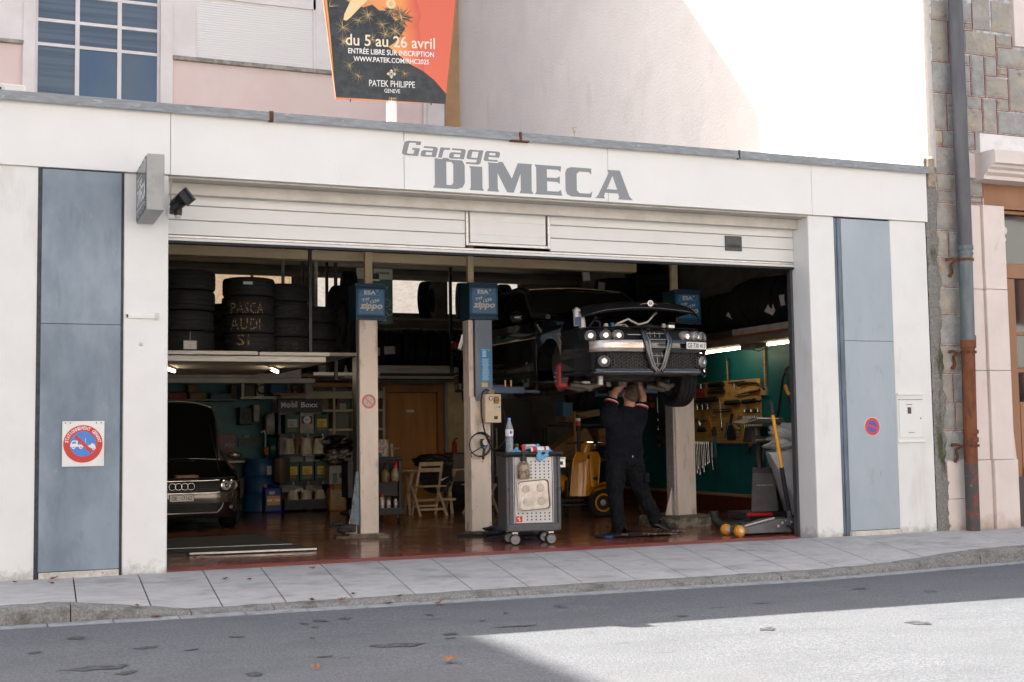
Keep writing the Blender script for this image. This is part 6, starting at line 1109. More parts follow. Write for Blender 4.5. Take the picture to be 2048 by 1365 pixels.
def tool(name, label, cat, parts, group=None):
    y0, z0 = parts[0][0][0]; t = thing(name, label, cat, (TX, y0, z0), 0, group)
    for pts, r, m, nm in parts: MB().tube([(TX, y, z) for y, z in pts], r, 7).build(nm, m, t, smooth=60)
    return t
tool('long_bar', 'long rusty bar hung upright above the pegboard', 'bar', [([(16.03, 2.22), (16.02, 1.92)], .013, m_woodstrip, 'shaft'), ([(16.03, 2.22), (16.03, 2.26)], .022, m_tooldark, 'bar_head')])
tool('tee_wrench', 'chrome tee handle wrench at the top of the pegboard', 'wrench', [([(16.0, 1.895), (15.57, 1.905)], .014, m_chrome, 'cross_bar'), ([(15.86, 1.90), (15.86, 1.79)], .016, m_chrome, 'shaft')])
tool('ratchet', 'chrome torque wrench with dark grip and red knob on the pegboard', 'wrench', [([(15.81, 1.71), (15.45, 1.745)], .012, m_chrome, 'shaft'), ([(15.82, 1.705), (15.79, 1.715)], .024, m_chrome, 'ratchet_head'), ([(15.45, 1.745), (15.25, 1.755)], .022, m_black, 'grip'), ([(15.24, 1.757), (15.19, 1.76)], .026, m_redgrip, 'knob')])
tool('pry_bar', 'bent dark pry bar near the upper right of the pegboard', 'bar', [([(15.76, 1.84), (15.5, 1.88), (15.3, 1.87), (15.12, 1.80)], .014, m_tooldark, 'shaft'), ([(15.12, 1.80), (15.08, 1.77)], .02, m_tooldark, 'bar_claw')])
tool('file_rack', 'dark stepped rack of bits on the right half of the pegboard', 'tool rack', [([(16.12, 1.60), (15.73, 1.60)], .03, m_tooldark, 'rack_body'), ([(16.12, 1.63), (15.73, 1.63)], .012, m_black, 'rack_rail')])
tool('drill', 'dark air drill lying across the right half of the pegboard', 'drill', [([(15.64, 1.61), (15.34, 1.62)], .036, m_tooldark, 'drill_body'), ([(15.34, 1.62), (15.18, 1.61)], .016, m_tooldark, 'drill_bit')])
tool('breaker_bar', 'long thin steel bar hung slanting in the middle of the pegboard', 'bar', [([(16.26, 1.66), (16.22, 1.22)], .011, m_chrome, 'shaft'), ([(16.22, 1.24), (16.21, 1.20)], .018, m_tooldark, 'bar_tip')])
t = tool('dust_pan', 'black dust pan with a blue trimmed brush hanging on the pegboard', 'dust pan', [([(15.94, 1.45), (15.98, 1.30)], .026, m_black, 'handle')])
MB().prism([(-.10, 0), (.10, 0), (.12, .05), (.11, .16), (.03, .24), (-.06, .22), (-.12, .10)], (TX, 15.99, 1.06), (0, -1, 0), Z3, -.03).build('pan', m_black, t, bevel=.008); MB().tube([(TX-.04, 16.08, 1.09), (TX-.04, 16.05, 1.2), (TX-.04, 16.0, 1.32)], .012, 6).build('brush_edge', mat('brush_blue', (.02, .10, .17), .5), t)
tool('snips', 'tin snips with orange grips on the left of the pegboard', 'snips', [([(16.58, 1.40), (16.50, 1.22)], .013, m_org, 'grip'), ([(16.46, 1.43), (16.40, 1.41)], .012, m_org, 'grip'), ([(16.50, 1.22), (16.48, 1.12)], .014, m_tooldark, 'blade')])
tool('pipe_pliers', 'long pliers with teal grips hanging over the bottom edge of the pegboard', 'pliers', [([(16.44, 1.26), (16.42, 1.12)], .03, m_tooldark, 'jaw'), ([(16.43, 1.12), (16.46, .80)], .014, m_cyan, 'grip'), ([(16.42, 1.12), (16.39, .82)], .014, m_cyan, 'grip')])
for k, y in enumerate((16.86, 16.79, 16.71)):
    tool('pliers', ('red handled pliers, left of three at the top left of the pegboard', 'red handled pliers, middle of three at the top left of the pegboard', 'red handled pliers, right of three at the top left of the pegboard')[k], 'pliers', [([(y, 1.91), (y, 1.84)], .024, m_chrome if k == 1 else m_tooldark, 'jaw'), ([(y, 1.84), (y+.035, 1.70)], .012, m_redgrip, 'grip'), ([(y, 1.84), (y-.03, 1.71)], .012, m_redgrip, 'grip')], 'red handled pliers on the pegboard')
for k in range(7):
    y = 15.62-k*.055; tool('combination_spanner', ('combination spanner, %s in the slanting row at the lower right of the pegboard' % ('longest', 'second', 'third', 'fourth', 'fifth', 'sixth', 'shortest')[k]), 'spanner', [([(y, 1.375), (y-.025, 1.09+k*.022)], .0085, m_chrome, 'shaft'), ([(y+.006, 1.40), (y, 1.37)], .018, m_chrome, 'ring_end'), ([(y-.025, 1.09+k*.022), (y-.028, 1.06+k*.022)], .018, m_chrome, 'open_end')], 'combination spanners in a slanting row')
for k in range(6):
    y = 15.74+.016*(k % 3); z = 1.40-k*.055; tool('short_spanner', ('short chrome spanner, %s in the vertical column on the pegboard' % ('uppermost', 'second', 'third', 'fourth', 'fifth', 'lowest')[k]), 'spanner', [([(y+.03, z), (y-.04, z-.012)], .012, m_chrome, 'shaft'), ([(y+.04, z), (y+.02, z)], .02, m_chrome, 'ring_end')], 'short spanners in a column')
for k in range(8):
    y = 16.98-k*.052; L_ = (.42, .36, .44, .34, .40, .30, .28, .26)[k]; tool('hanging_spanner', ('long spanner hung from the blue pipe, %s from the lift post' % ('first', 'second', 'third', 'fourth', 'fifth', 'sixth', 'seventh', 'last')[k]), 'spanner', [([(y, 1.02), (y-.03+.012*(k % 3), 1.02-L_)], .0095, m_chrome, 'shaft'), ([(y, 1.04), (y, 1.0)], .022, m_chrome, 'ring_end'), ([(y-.03+.012*(k % 3), 1.02-L_), (y-.032+.012*(k % 3), .98-L_)], .023, m_chrome, 'open_end')], 'long spanners hung from the blue pipe')
tool('screwdriver', 'pale shafted screwdriver hanging below the pegboard', 'screwdriver', [([(16.52, 1.02), (16.52, .80)], .016, mat('ivory_grip', (.55, .52, .45), .5), 'grip'), ([(16.52, .80), (16.50, .62)], .007, m_chrome, 'shaft')])
tool('black_hose_piece', 'thin black hose end hanging below the pegboard', 'hose', [([(16.42, .95), (16.40, .70), (16.40, .52)], .013, m_black, 'hose_tube')])
tool('chain_end', 'small dark clamp hanging from the blue pipe at the right', 'clamp', [([(15.47, 1.0), (15.50, .93), (15.52, .86)], .016, m_tooldark, 'clamp_arm'), ([(15.45, 1.02), (15.48, .98)], .024, MATS['brass_pin'], 'clamp_jaw')])
for k in range(5):
    y = 15.60-k*.085; tool('socket', ('dark socket, %s in the row below the drill' % ('first', 'second', 'third', 'fourth', 'last')[k]), 'socket', [([(y, 1.50), (y, 1.455)], .025, m_tooldark if k % 2 else m_chrome, 'socket_body'), ([(y, 1.455), (y, 1.44)], .018, m_tooldark, 'socket_end')], 'sockets in a row')
for k, (y, z, w_, c) in enumerate(((16.35, 1.88, .40, m_tooldark), (16.35, 1.78, .42, m_black), (16.62, 1.66, .62, m_black), (16.2, 1.48, .5, m_tooldark), (16.8, 1.21, .2, m_black))):
    tool('tool_holder', ('long dark tool holder at the top of the pegboard', 'dark tool holder just under the topmost one', 'wide black tool shelf across the left of the pegboard', 'thin dark rail across the middle of the pegboard', 'small black holder low on the left of the pegboard')[k], 'tool holder', [([(y+w_/2, z), (y-w_/2, z)], .03 if k != 3 else .012, c, 'holder_body'), ([(y+w_/2, z+.035), (y-w_/2+.02, z+.035)], .01, m_tooldark, 'holder_rail')])
for k in range(6):
    y = 16.92-k*.075; tool('chrome_fitting', ('bright fitting on the wide tool shelf, %s from the post' % ('first', 'second', 'third', 'fourth', 'fifth', 'sixth')[k]), 'fitting', [([(y, 1.60), (y-.02, 1.52+.01*(k % 2))], .02, m_chrome if k % 2 == 0 else m_tooldark, 'fitting_body'), ([(y-.02, 1.61), (y, 1.60)], .013, m_chrome, 'fitting_neck')], 'bright fittings on the tool shelf')
t = tool('steel_clamp', 'bright steel clamp set on the teal holder beside the lift post', 'clamp', [([(16.98, 1.37), (16.66, 1.35)], .022, m_chrome, 'clamp_bar'), ([(16.85, 1.36), (16.84, 1.28)], .03, m_chrome, 'clamp_jaw')])
# air hose with yellow gun by the jamb
AH = thing('air_hose', 'black air hose with a yellow handled gun hanging on the teal wall by the jamb', 'air hose', (10.0, 14.4, 1.6)); MB().tube([(10.04, 14.36, 2.06), (10.0, 14.46, 2.04), (10.0, 14.56, 1.90), (10.0, 14.62, 1.70), (10.0, 14.68, 1.48), (10.0, 14.73, 1.36)], .016, 8).build('hose', m_cable, AH, smooth=60); MB().tube([(10.0, 14.50, 2.02), (10.0, 14.44, 1.9), (10.0, 14.40, 1.76)], .016, 8).build('hose', m_cable, AH, smooth=60)
MB().tube([(9.99, 14.50, 1.80), (9.99, 14.46, 1.72), (9.99, 14.40, 1.66)], .024, 8).build('gun_handle', mat('gun_yellow', (.55, .26, .04), .5), AH); MB().tube([(10.0, 14.73, 1.36), (10.0, 14.75, 1.28), (10.0, 14.76, 1.22)], [.02, .015, .01], 8).build('hose_coupling', m_alu, AH); MB().tube([(9.99, 14.42, 1.67), (9.99, 14.37, 1.55)], .025, 8).build('gun_body', m_black, AH)
# back part of the right wall: red bins and hanging tools
BN = thing('bin_rack', 'red wall rack of small blue bins behind the man, beside the lift post', 'bin rack', (10.05, 17.9, 1.2)); piece('rack_panel', m_redplinth, 10.06, 10.09, 17.65, 18.12, .98, 1.55, BN)
for r_ in range(4):
    piece('rack_ledge', mat('rack_red', (.16, .022, .012), .5), 9.98, 10.06, 17.65, 18.12, .995+r_*.14, 1.012+r_*.14, BN)
    for c_ in range(3): piece('blue_bin', mat('bin_blue', (.012, .035, .075), .5), 9.97, 10.055, 17.69+c_*.14, 17.81+c_*.14, 1.02+r_*.14, 1.09+r_*.14, BN, .006)
for k, (y, z, lab) in enumerate(((18.5, 1.74, 'dull red case on the teal wall right of the man, upper of two'), (18.48, 1.63, 'orange red tool roll on the teal wall right of the man, lower of two'))):
    g = MB().box(9.98, 10.08, y-.2, y+.22, z-.04, z+.05); g.box(9.975, 10.02, y-.1, y+.1, z-.03, z+.035); tag(g.build('red_case', mat('dull_red%d' % k, (.15+.12*k, .018+.02*k, .012), .5), None, bevel=.015), lab, 'case')
tool('red_screwdriver', 'very long screwdriver with a red handle on the teal wall behind the man', 'screwdriver', [([(18.16, 1.75), (18.15, 1.19)], .008, m_chrome, 'shaft'), ([(18.15, 1.19), (18.15, .95)], .018, m_redgrip, 'grip')])
tool('black_lever', 'thin black lever hanging on the teal wall behind the man', 'lever', [([(18.31, 1.60), (18.36, 1.35), (18.40, 1.15)], .012, m_black, 'lever_arm'), ([(18.33, 1.6), (18.29, 1.62)], .018, m_black, 'lever_head')])
# ------------------------------------------------------------------ the raised black car
m_carblack = mat('black_car_paint', (.010, .0102, .011), .10, col2=(.014, .014, .0145), ns=3, coat=1.0, spec=.6)
m_rail = mat('roof_edge_paint', (.016, .016, .015), .25, coat=1.0)
m_trim = mat('black_trim', (.012, .012, .013), .5)
m_under = mat('dirty_underbody', (.022, .020, .018), .8, col2=(.05, .045, .038), ns=7, bump=.3, bs=20)
m_well = mat('wheel_arch_liner', (.006, .006, .006), .95, spec=.1)
m_autoglass = mat('tinted_car_glass', (.010, .012, .012), .04, spec=.9)
m_lampglass = mat('headlamp_glass', (.26, .245, .22), .32, .35, col2=(.10, .095, .085), ns=60, coat=.6)
m_chromec = mat('car_chrome', (.62, .61, .60), .12, 1)
m_grillebar = mat('grille_chrome', (.20, .20, .205), .32, 1)
m_rotor = mat('brake_disc', (.16, .15, .14), .45, .7, col2=(.08, .06, .05), ns=18, st=(1, 1, 1))
m_caliper = mat('red_caliper', (.42, .012, .018), .4, col2=(.30, .02, .02), ns=10, dirt=[((.04, .03, .025), 14, .58, .7, (1, 1, 1), .7)])
m_castalu = mat('cast_aluminium_arm', (.20, .175, .15), .6, .4, col2=(.16, .13, .1), ns=9, bump=.2, bs=30)
m_numwhite = mat('plate_white', (.68, .66, .62), .45)
CX, CY, CZ = 6.875, 12.38, 1.62
A = thing('black_saloon_car', 'black saloon car raised on the lift, bonnet ajar, one front wheel removed', 'car', (CX, CY, CZ))
def cw(x, y, z): return (CX+x, CY+y, CZ+z)
HW = .90
def nose_y(x):                       # plan curve of the nose: y grows towards the corners
    a = min(1, abs(x)/HW); return .04*a**1.4+.54*max(0, (a-.55)/.45)**2.2
def shell(fn, nu, nv, name, m, par=A, sm=60, flip=False): return MB().grid(lambda u, v: cw(*fn(u, v)), nu, nv, flip).build(name, m, par, smooth=sm)
# bumper skin: lower lip, grille band, upper band
def bz(z):                           # fore-and-aft profile of the front by height
    pts = [(.16, .09), (.205, .03), (.235, .005), (.27, .02), (.45, .025), (.50, -.01), (.58, .0), (.64, .05), (.72, .11), (.80, .17)]
    for (a, p), (b_, q) in zip(pts, pts[1:]):
        if a <= z <= b_: t = (z-a)/(b_-a); return p+(q-p)*t
    return pts[0][1] if z < .16 else pts[-1][1]
def front(u, z, d=0): x = (u*2-1)*HW; return (x, nose_y(x)+bz(z)+d, z)
bands = lambda z0, z1: (lambda u, v: front(u, z0+(z1-z0)*v))
shell(bands(.205, .275), 48, 6, 'front_lip', m_carblack); shell(bands(.46, .60), 48, 6, 'front_bumper', m_carblack)
for s_ in (0, 1):
    f = (lambda u, v: front(.0+.11*u, .275+.19*v)) if s_ == 0 else (lambda u, v: front(.89+.11*u, .275+.19*v))
    shell(f, 8, 5, 'bumper_corner', m_carblack)
    f = (lambda u, v: front(.0+.055*u, .60+.13*v)) if s_ == 0 else (lambda u, v: front(.945+.055*u, .60+.13*v)); shell(f, 5, 3, 'wing_tip', m_carblack)
shell(lambda u, v: front(.11+.78*u, .275+.19*v, .07), 30, 4, 'lower_grille_back', m_pitch)
shell(lambda u, v: front(.055+.89*u, .60+.13*v, .09), 30, 3, 'lamp_recess', m_trim); shell(lambda u, v: (front(.06+.88*u, .73)[0], front(.06+.88*u, .73)[1]+.02+.12*v, .735+.02*math.sin(v*3)), 30, 3, 'slam_panel', m_trim)
# lower honeycomb grille: joined hexagon mesh
hx = MB(); st_ = .036
for i in range(-22, 23):
    for j in range(5):
        x = i*st_*.87*1.0+0; z = .30+j*st_+(st_/2 if i % 2 else 0); u = (x/HW+1)/2
        if not (.16 < u < .84) or abs(x) < .10+.3*max(0, z-.33) or z > .455: continue
        P_ = []
        for r_ in (.0175, .0215):
            P_.append([cw(*front(((x+r_*math.cos(R(60*k)))/HW+1)/2, z+r_*math.sin(R(60*k)), .02)) for k in range(6)])
        for k in range(6): hx.poly([P_[0][k], P_[1][k], P_[1][(k+1) % 6], P_[0][(k+1) % 6]]); hx.poly([P_[0][k], P_[0][(k+1) % 6], (P_[0][(k+1) % 6][0], P_[0][(k+1) % 6][1]+.02, P_[0][(k+1) % 6][2]), (P_[0][k][0], P_[0][k][1]+.02, P_[0][k][2])])
hx.build('honeycomb_grille', mat('honeycomb_plastic', (.035, .034, .032), .45), A, kind='stuff')
gw = [(0, .25), (.045, .30), (.088, .42), (.118, .58), (.125, .70)]       # half outline of the shield grille
def gpt(x, z, d): return cw(x, nose_y(x)+bz(z)-.025+d, z)
for s_ in (-1, 1):
    pts = [gpt(s_*a, b_, 0) for a, b_ in gw]; MB().tube(pts, [.009, .010, .011, .011, .010], 8).build('grille_surround', m_grillebar, A, smooth=60)
    pts = [gpt(s_*(a+.03), b_+.0, .02) for a, b_ in gw]; MB().tube(pts, [.03, .032, .034, .036, .03], 8).build('grille_cheek', m_carblack, A, smooth=60)
g = MB(); vs = [gpt(-a, b_, .05) for a, b_ in gw[::-1]]+[gpt(a, b_, .05) for a, b_ in gw[1:]]; g.poly(vs); g.build('grille_back', m_pitch, A)
for z in (.33, .42, .51, .60, .67):
    w_ = next(a+(c-a)*(z-b_)/(d-b_) for (a, b_), (c, d) in zip(gw, gw[1:]) if b_ <= z <= d); MB().bar(gpt(-w_, z, .008), gpt(w_, z, .008), .008, .010).build('grille_bar', m_grillebar, A, bevel=.003)
for x in (-.06, 0, .06): MB().bar(gpt(x, .30+abs(x)*1.6, .02), gpt(x, .69, .02), .008, .008).build('grille_rib', m_grillebar, A)
# lamps: three round lenses each side, one fog lamp each side
def lamp(x, z, r, name='headlight', d=.03, ring=m_alu):
    y = nose_y(x)+bz(z)+d; nrm = Vector((x*.55, -1, 0)).normalized() if abs(x) > .5 else Vector((x*.3, -1, 0)).normalized(); c = Vector(cw(x, y, z))
    h = MB().lathe([(r, -.06), (r*1.02, .01), (r*.93, .018), (r*.9, .0)], 24, c, nrm).build(name, ring, A, smooth=40)
    MB().lathe([(r*.9, .0), (r*.7, .012), (r*.35, .02), (0, .022)], 24, c, nrm).build('lens', m_lampglass, h, smooth=70)
    MB().lathe([(r*.42, .021), (r*.45, .026), (r*.38, .026), (0, .022)], 16, c, nrm).build('bulb_ring', m_chromec, h, smooth=40)
for s_ in (-1, 1):
    for x in (.43, .575, .71): lamp(s_*x, .648, .062, d=.055 if x < .7 else .03)
    lamp(s_*.62, .36, .062, 'fog_lamp', .02); MB().lathe([(.062, -.03), (.095, .0), (.10, -.05)], 22, cw(s_*.60, nose_y(.6)+bz(.36)+.03, .36), (s_*.3, -1, 0)).build('fog_surround', m_trim, A, smooth=40)
    if s_ < 0: MB().bar(cw(s_*.34, nose_y(.33)+bz(.62)+.03, .655), cw(s_*.17, nose_y(.19)+bz(.62)+.03, .655), .008, .008).build('chrome_strip', m_grillebar, A)
# street reflection painted as a silvery skin on the near half of the bumper
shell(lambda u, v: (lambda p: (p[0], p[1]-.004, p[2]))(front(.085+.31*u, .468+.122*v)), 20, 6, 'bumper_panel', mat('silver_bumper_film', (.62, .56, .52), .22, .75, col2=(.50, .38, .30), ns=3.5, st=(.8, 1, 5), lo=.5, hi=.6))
# number plate, offset to the car's left as on the photo
np_ = Vector(cw(.47, nose_y(.47)+bz(.53)-.022, .535)); r_ = Vector((1, .22, 0)).normalized()
pl = MB().prism([(-.155, -.045), (.155, -.045), (.155, .045), (-.155, .045)], np_, r_, Z3, .012).build('number_plate', m_trim, A); MB().prism([(-.148, -.039), (.148, -.039), (.148, .039), (-.148, .039)], np_+r_.cross(Z3)*.012, r_, Z3, .002).build('plate_face', m_numwhite, pl)
b = MB(); text(b, 'GE·730 413', np_+r_.cross(Z3)*.0155, r_, Z3, w=.265, h=.052, bold=.012); b.build('lettering', m_pitch, pl)
b = MB(); b.ring(cw(-.33, nose_y(.33)+bz(.53)-.003, .53), X3, Z3, .024, .027, 20); b.build('tow_cover_ring', m_trim, A)
# sides: wings, doors, with wheel arches cut by the panel edge itself
WY = (.96, 3.66); WR = .355; WZ = .315
def zlow(y):
    for wy in WY:
        if abs(y-wy) < WR: return WZ+math.sqrt(max(0, WR*WR-(y-wy)**2))
    return .19
def shoulder(y): return .735+.20*min(1, y/1.5)**.8 if y < 1.5 else .935+.03*min(1, (y-1.5)/2.4)
def halfw(z, y):
    t = (z-.19)/.75; w_ = HW-.045*(1-math.sin(math.pi*min(1, .25+t*.75)))-.05*max(0, t-.75)/.25*.9
    w_ += .018*math.exp(-((z-.72)/.05)**2); e_ = max(0, (.62-y)/.62)**2*.05+max(0, (y-3.9)/.75)**2*.18
    return w_-e_
def side(y0, y1, name, s_, m=m_carblack):
    ys = sorted(set([y0, y1]+[y0+(y1-y0)*k/14 for k in range(15)]+[wy+WR*math.cos(R(a)) for wy in WY for a in range(0, 181, 12) if y0 < wy+WR*math.cos(R(a)) < y1]))
    g = MB(); n = 12; I = []
    for y in ys:
        z0, z1 = zlow(y), shoulder(y); I.append([g.vert(cw(s_*halfw(z0+(z1-z0)*j/n, y), y, z0+(z1-z0)*j/n)) for j in range(n+1)])
    for a, b_ in zip(I, I[1:]):
        for j in range(n): q = (a[j], b_[j], b_[j+1], a[j+1]); g.face(q if s_ > 0 else q[::-1])
    return g.build(name, m, A, smooth=60)
for s_ in (-1, 1):
    side(.62, 1.50, 'front_wing', s_); d1 = side(1.505, 2.66, 'front_door', s_); d2 = side(2.665, 3.42, 'rear_door', s_); side(3.425, 4.62, 'rear_wing', s_)
    for y, o_ in ((2.5, d1), (3.3, d2)): MB().bar(cw(s_*(HW-.02), y-.1, .80), cw(s_*(HW-.02), y+.06, .805), .03, .025).build('door_handle', m_carblack, o_, bevel=.008)
    MB().grid(lambda u, v: cw(s_*(HW-.03-.05*v), 1.45+1.9*u, .19-.05*v), 8, 2).build('sill', m_carblack, A, smooth=60)
    MB().bar(cw(s_*(HW+.004), 1.6, .42), cw(s_*(HW+.004), 3.35, .44), .012, .03).build('door_moulding', m_carblack, A, bevel=.004)
    for wy in WY:
        g = MB(); g.grid(lambda u, v: cw(s_*(HW-.02-.36*v), wy+(WR-.0)*math.cos(math.pi*u), WZ+(WR)*math.sin(math.pi*u)), 20, 2); g.poly([cw(s_*.54, wy+WR*math.cos(R(a)), WZ+WR*math.sin(R(a))) for a in range(0, 181, 12)]); g.build('wheel_arch', m_well, A, smooth=50)
    # glasshouse side
    wn_ = MB(); SW = [(1.62, .955), (2.05, 1.30), (2.35, 1.38), (3.1, 1.385), (3.6, 1.24), (3.95, 1.0)]
    base = [cw(s_*.845, y, shoulder(y)+.01) for y, z in SW]; topp = [cw(s_*(.845-.36*(z-.95)/.45*.75), y+.06, z) for y, z in SW]
    for k in range(len(SW)-1): wn_.poly([base[k], base[k+1], topp[k+1], topp[k]])
    wn_.build('side_window', m_autoglass, A, smooth=60)
    MB().tube([cw(s_*.86, 1.05, .93), cw(s_*.80, 1.62, 1.0), cw(s_*.665, 2.12, 1.34), cw(s_*.60, 2.5, 1.41), cw(s_*.59, 3.1, 1.405), cw(s_*.64, 3.6, 1.27), cw(s_*.72, 4.05, 1.02)], [.03, .04, .04, .04, .04, .05, .06], 8).build('roof_rail', m_trim, A, smooth=60)
    MB().bar(cw(s_*.80, 2.70, .95), cw(s_*.60, 2.72, 1.40), .05, .03).build('door_pillar', m_trim, A)
    g = MB(); g.grid(lambda u, v: cw(s_*(.93+.10*math.sin(math.pi*v)*math.cos(2*math.pi*u)+.0), 1.78+.075*math.sin(math.pi*v)*math.sin(2*math.pi*u)*1.0, .985+.075*-math.cos(math.pi*v)), 16, 10, closeu=True); mr = g.build('door_mirror', m_carblack, A, smooth=60); MB().bar(cw(s_*.84, 1.80, .955), cw(s_*.92, 1.80, .965), .05, .03).build('mirror_stalk', m_trim, mr)
# roof, screens, boot
shell(lambda u, v: ((u*2-1)*(.62-.02*abs(v-.5)), 2.12+1.30*v, 1.345+.075*math.sin(math.pi*min(1, v*.9+.12))+.045*(1-(u*2-1)**2)-.01), 16, 12, 'roof', m_carblack)
shell(lambda u, v: ((u*2-1)*(.80-.16*v), 1.28+.84*v+.16*(u*2-1)**2*(1-v)*1.2, .945+.415*v+.03*(1-(u*2-1)**2)), 16, 8, 'windscreen', m_autoglass)
shell(lambda u, v: ((u*2-1)*(.62+.1*v), 3.42+.60*v, 1.36-.33*v+.03*(1-(u*2-1)**2)), 12, 6, 'rear_window', m_autoglass)
shell(lambda u, v: ((u*2-1)*(.76-.06*v), 4.0+.6*v, 1.04-.06*v*v+.02*(1-(u*2-1)**2)), 12, 5, 'boot_lid', m_carblack)
shell(lambda u, v: ((u*2-1)*(.78), 4.60+.06*math.sin(math.pi*v)-.10*(u*2-1)**4, .30+.68*v), 12, 8, 'rear_bumper', m_carblack, flip=True)
for s_ in (-1, 1): MB().box(*sorted((CX+s_*.55, CX+s_*.79)), CY+4.45, CY+4.62, CZ+.78, CZ+.90).build('tail_light', mat('tail_red', (.25, .01, .01), .3), A, bevel=.02)
MB().tube([cw((k/16*2-1)*.64, 2.10+.03*((k/16*2-1)**2), 1.372+.03*(1-(k/16*2-1)**2)) for k in range(17)], .009, 6).build('screen_moulding', mat('screen_moulding_metal', (.30, .24, .15), .35, .8), A, smooth=60)  # added strip: the roof edge's highlight painted across the screen top
for s_ in (-1, 1): MB().tube([cw(s_*.645, 2.13, 1.372), cw(s_*.60, 2.5, 1.438), cw(s_*.595, 3.1, 1.43), cw(s_*.64, 3.6, 1.30), cw(s_*.71, 3.98, 1.09)], .008, 6).build('roof_moulding', MATS['screen_moulding_metal'], A, smooth=60)  # same painted highlight carried along both sides of the roof
# bonnet, ajar: hinged at the screen, front edge lifted
HY = 1.30
def bon(u, v, d=0):
    s_ = u*2-1; v = v**1.6; x = s_*(.75+.07*v); y0 = .16+nose_y(x*1.0)*.9; y = y0+(HY+.05-y0)*v
    z = .775+.18*(v**.75)+.065*(1-s_*s_)-(.075*(1-v/.14)**2 if v < .14 else 0)
    dy, dz = y-HY, z-.95; a = R(10.5); return (x, HY+dy*math.cos(a)+dz*math.sin(a)*0+.0, .95+dz*math.cos(a)-dy*math.sin(a)+d)
bn_ = shell(lambda u, v: bon(u, v), 28, 12, 'bonnet', m_carblack)
shell(lambda u, v: bon(.03+.94*u, .03+.94*v, -.035), 24, 8, 'bonnet_liner', m_trim, flip=True)
MB().tube([cw(*bon(k/24, .0, -.006)) for k in range(25)], .008, 8).build('bonnet_edge', m_carblack, bn_, smooth=60)
bc = Vector(cw(*bon(.5, .08, .02))); bc.y -= .035
MB().cyl(bc, bc-Y3*.012, .037, n=26).build('badge_rim', m_chromec, bn_, bevel=.003); MB().ring(bc-Y3*.0125, X3, Z3, 0, .029, 24).build('badge_disc', mat('badge_pale', (.42, .45, .45), .4), bn_)
b = MB(); b.box(bc.x-.018, bc.x-.012, bc.y-.0142, bc.y-.0138, bc.z-.022, bc.z+.022); b.box(bc.x-.024, bc.x-.004, bc.y-.0142, bc.y-.0138, bc.z-.003, bc.z+.003); b.build('badge_cross', m_red, bn_)
b = MB(); b.tube([(bc.x+.012+.006*math.sin(k*.9), bc.y-.0145, bc.z-.02+k*.004) for k in range(11)], .003, 5); b.build('badge_serpent', mat('badge_green', (.03, .2, .08), .4), bn_)
for s_ in (-1, 1): MB().tube([(bc.x+s_*.03, bc.y, bc.z), (bc.x+s_*.07, bc.y+.012, bc.z-.002), (bc.x+s_*.11, bc.y+.03, bc.z-.012)], [.011, .007, .003], 6).build('badge_wing', m_grillebar, bn_, smooth=60)
# engine bay
MB().box(CX-.72, CX+.72, CY+.34, CY+1.30, CZ+.24, CZ+.62).build('engine', m_under, A, bevel=.03)
MB().box(CX-.38, CX+.30, CY+.50, CY+1.0, CZ+.62, CZ+.74).build('engine_cover', m_trim, A, bevel=.03); MB().box(CX+.40, CX+.62, CY+.55, CY+.85, CZ+.62, CZ+.76).build('battery', m_black, A, bevel=.01); MB().box(CX-.80, CX+.80, CY+1.20, CY+1.26, CZ+.5, CZ+.93).build('bulkhead', m_well, A)
for nm, pts, r_, m in (('coolant_hose', [(-.30, .42, .80), (-.16, .40, .86), (-.02, .42, .80), (.10, .42, .83), (.18, .40, .92), (.22, .42, .94)], .013, m_alu), ('coolant_hose', [(-.42, .45, .755), (-.30, .40, .79), (-.20, .40, .79), (-.14, .40, .75)], .013, mat('beige_hose', (.4, .33, .25), .5)), ('black_hose', [(-.62, .5, .74), (-.58, .42, .84), (-.52, .4, .82), (-.50, .42, .74)], .012, m_rubber), ('black_hose', [(-.10, .6, .76), (.1, .5, .80), (.3, .5, .78), (.5, .6, .8)], .02, m_rubber)):
    MB().tube([cw(*p) for p in pts], r_, 8).build(nm, m, A, smooth=60)
for x, c, h in ((-.36, (.02, .10, .22), .07), (-.44, (.45, .4, .33), .06), (.10, (.45, .18, .02), .025), (.30, (.4, .36, .3), .07), (-.22, (.06, .06, .06), .05)):
    MB().lathe([(0, 0), (.028, 0), (.028, h*.7), (.02, h), (0, h)], 12, cw(x, .40, .745)).build('filler_cap', mat('cap%d' % round(x*100), c, .4), A, smooth=40)
MB().box(CX-.03+.27, CX+.05+.27, CY+.18, CY+.24, CZ+.735, CZ+.785).build('bonnet_catch', m_alu, A, bevel=.006)
OIL = thing('oil_can_bottle', 'tall silver oil bottle with a blue label standing in the open engine bay', 'bottle', cw(-.73, .45, .75)); x, y, z = cw(-.73, .47, .74)
MB().tube([(x+.03, y, z), (x+.02, y, z+.10), (x-.0, y, z+.19), (x-.04, y, z+.215), (x-.07, y, z+.19)], [.042, .042, .038, .034, .03], 12).build('bottle_body', mat('silver_plastic', (.42, .42, .42), .35, .2), OIL, smooth=60); MB().cyl((x-.05, y-.01, z+.20), (x-.045, y-.01, z+.03), .036, n=14).build('bottle_arm', MATS['silver_plastic'], OIL, bevel=.008); MB().box(x-.08, x-.01, y-.055, y-.045, z+.04, z+.13).build('bottle_label', mat('navy_label', (.02, .035, .12), .4), OIL, bevel=.003)
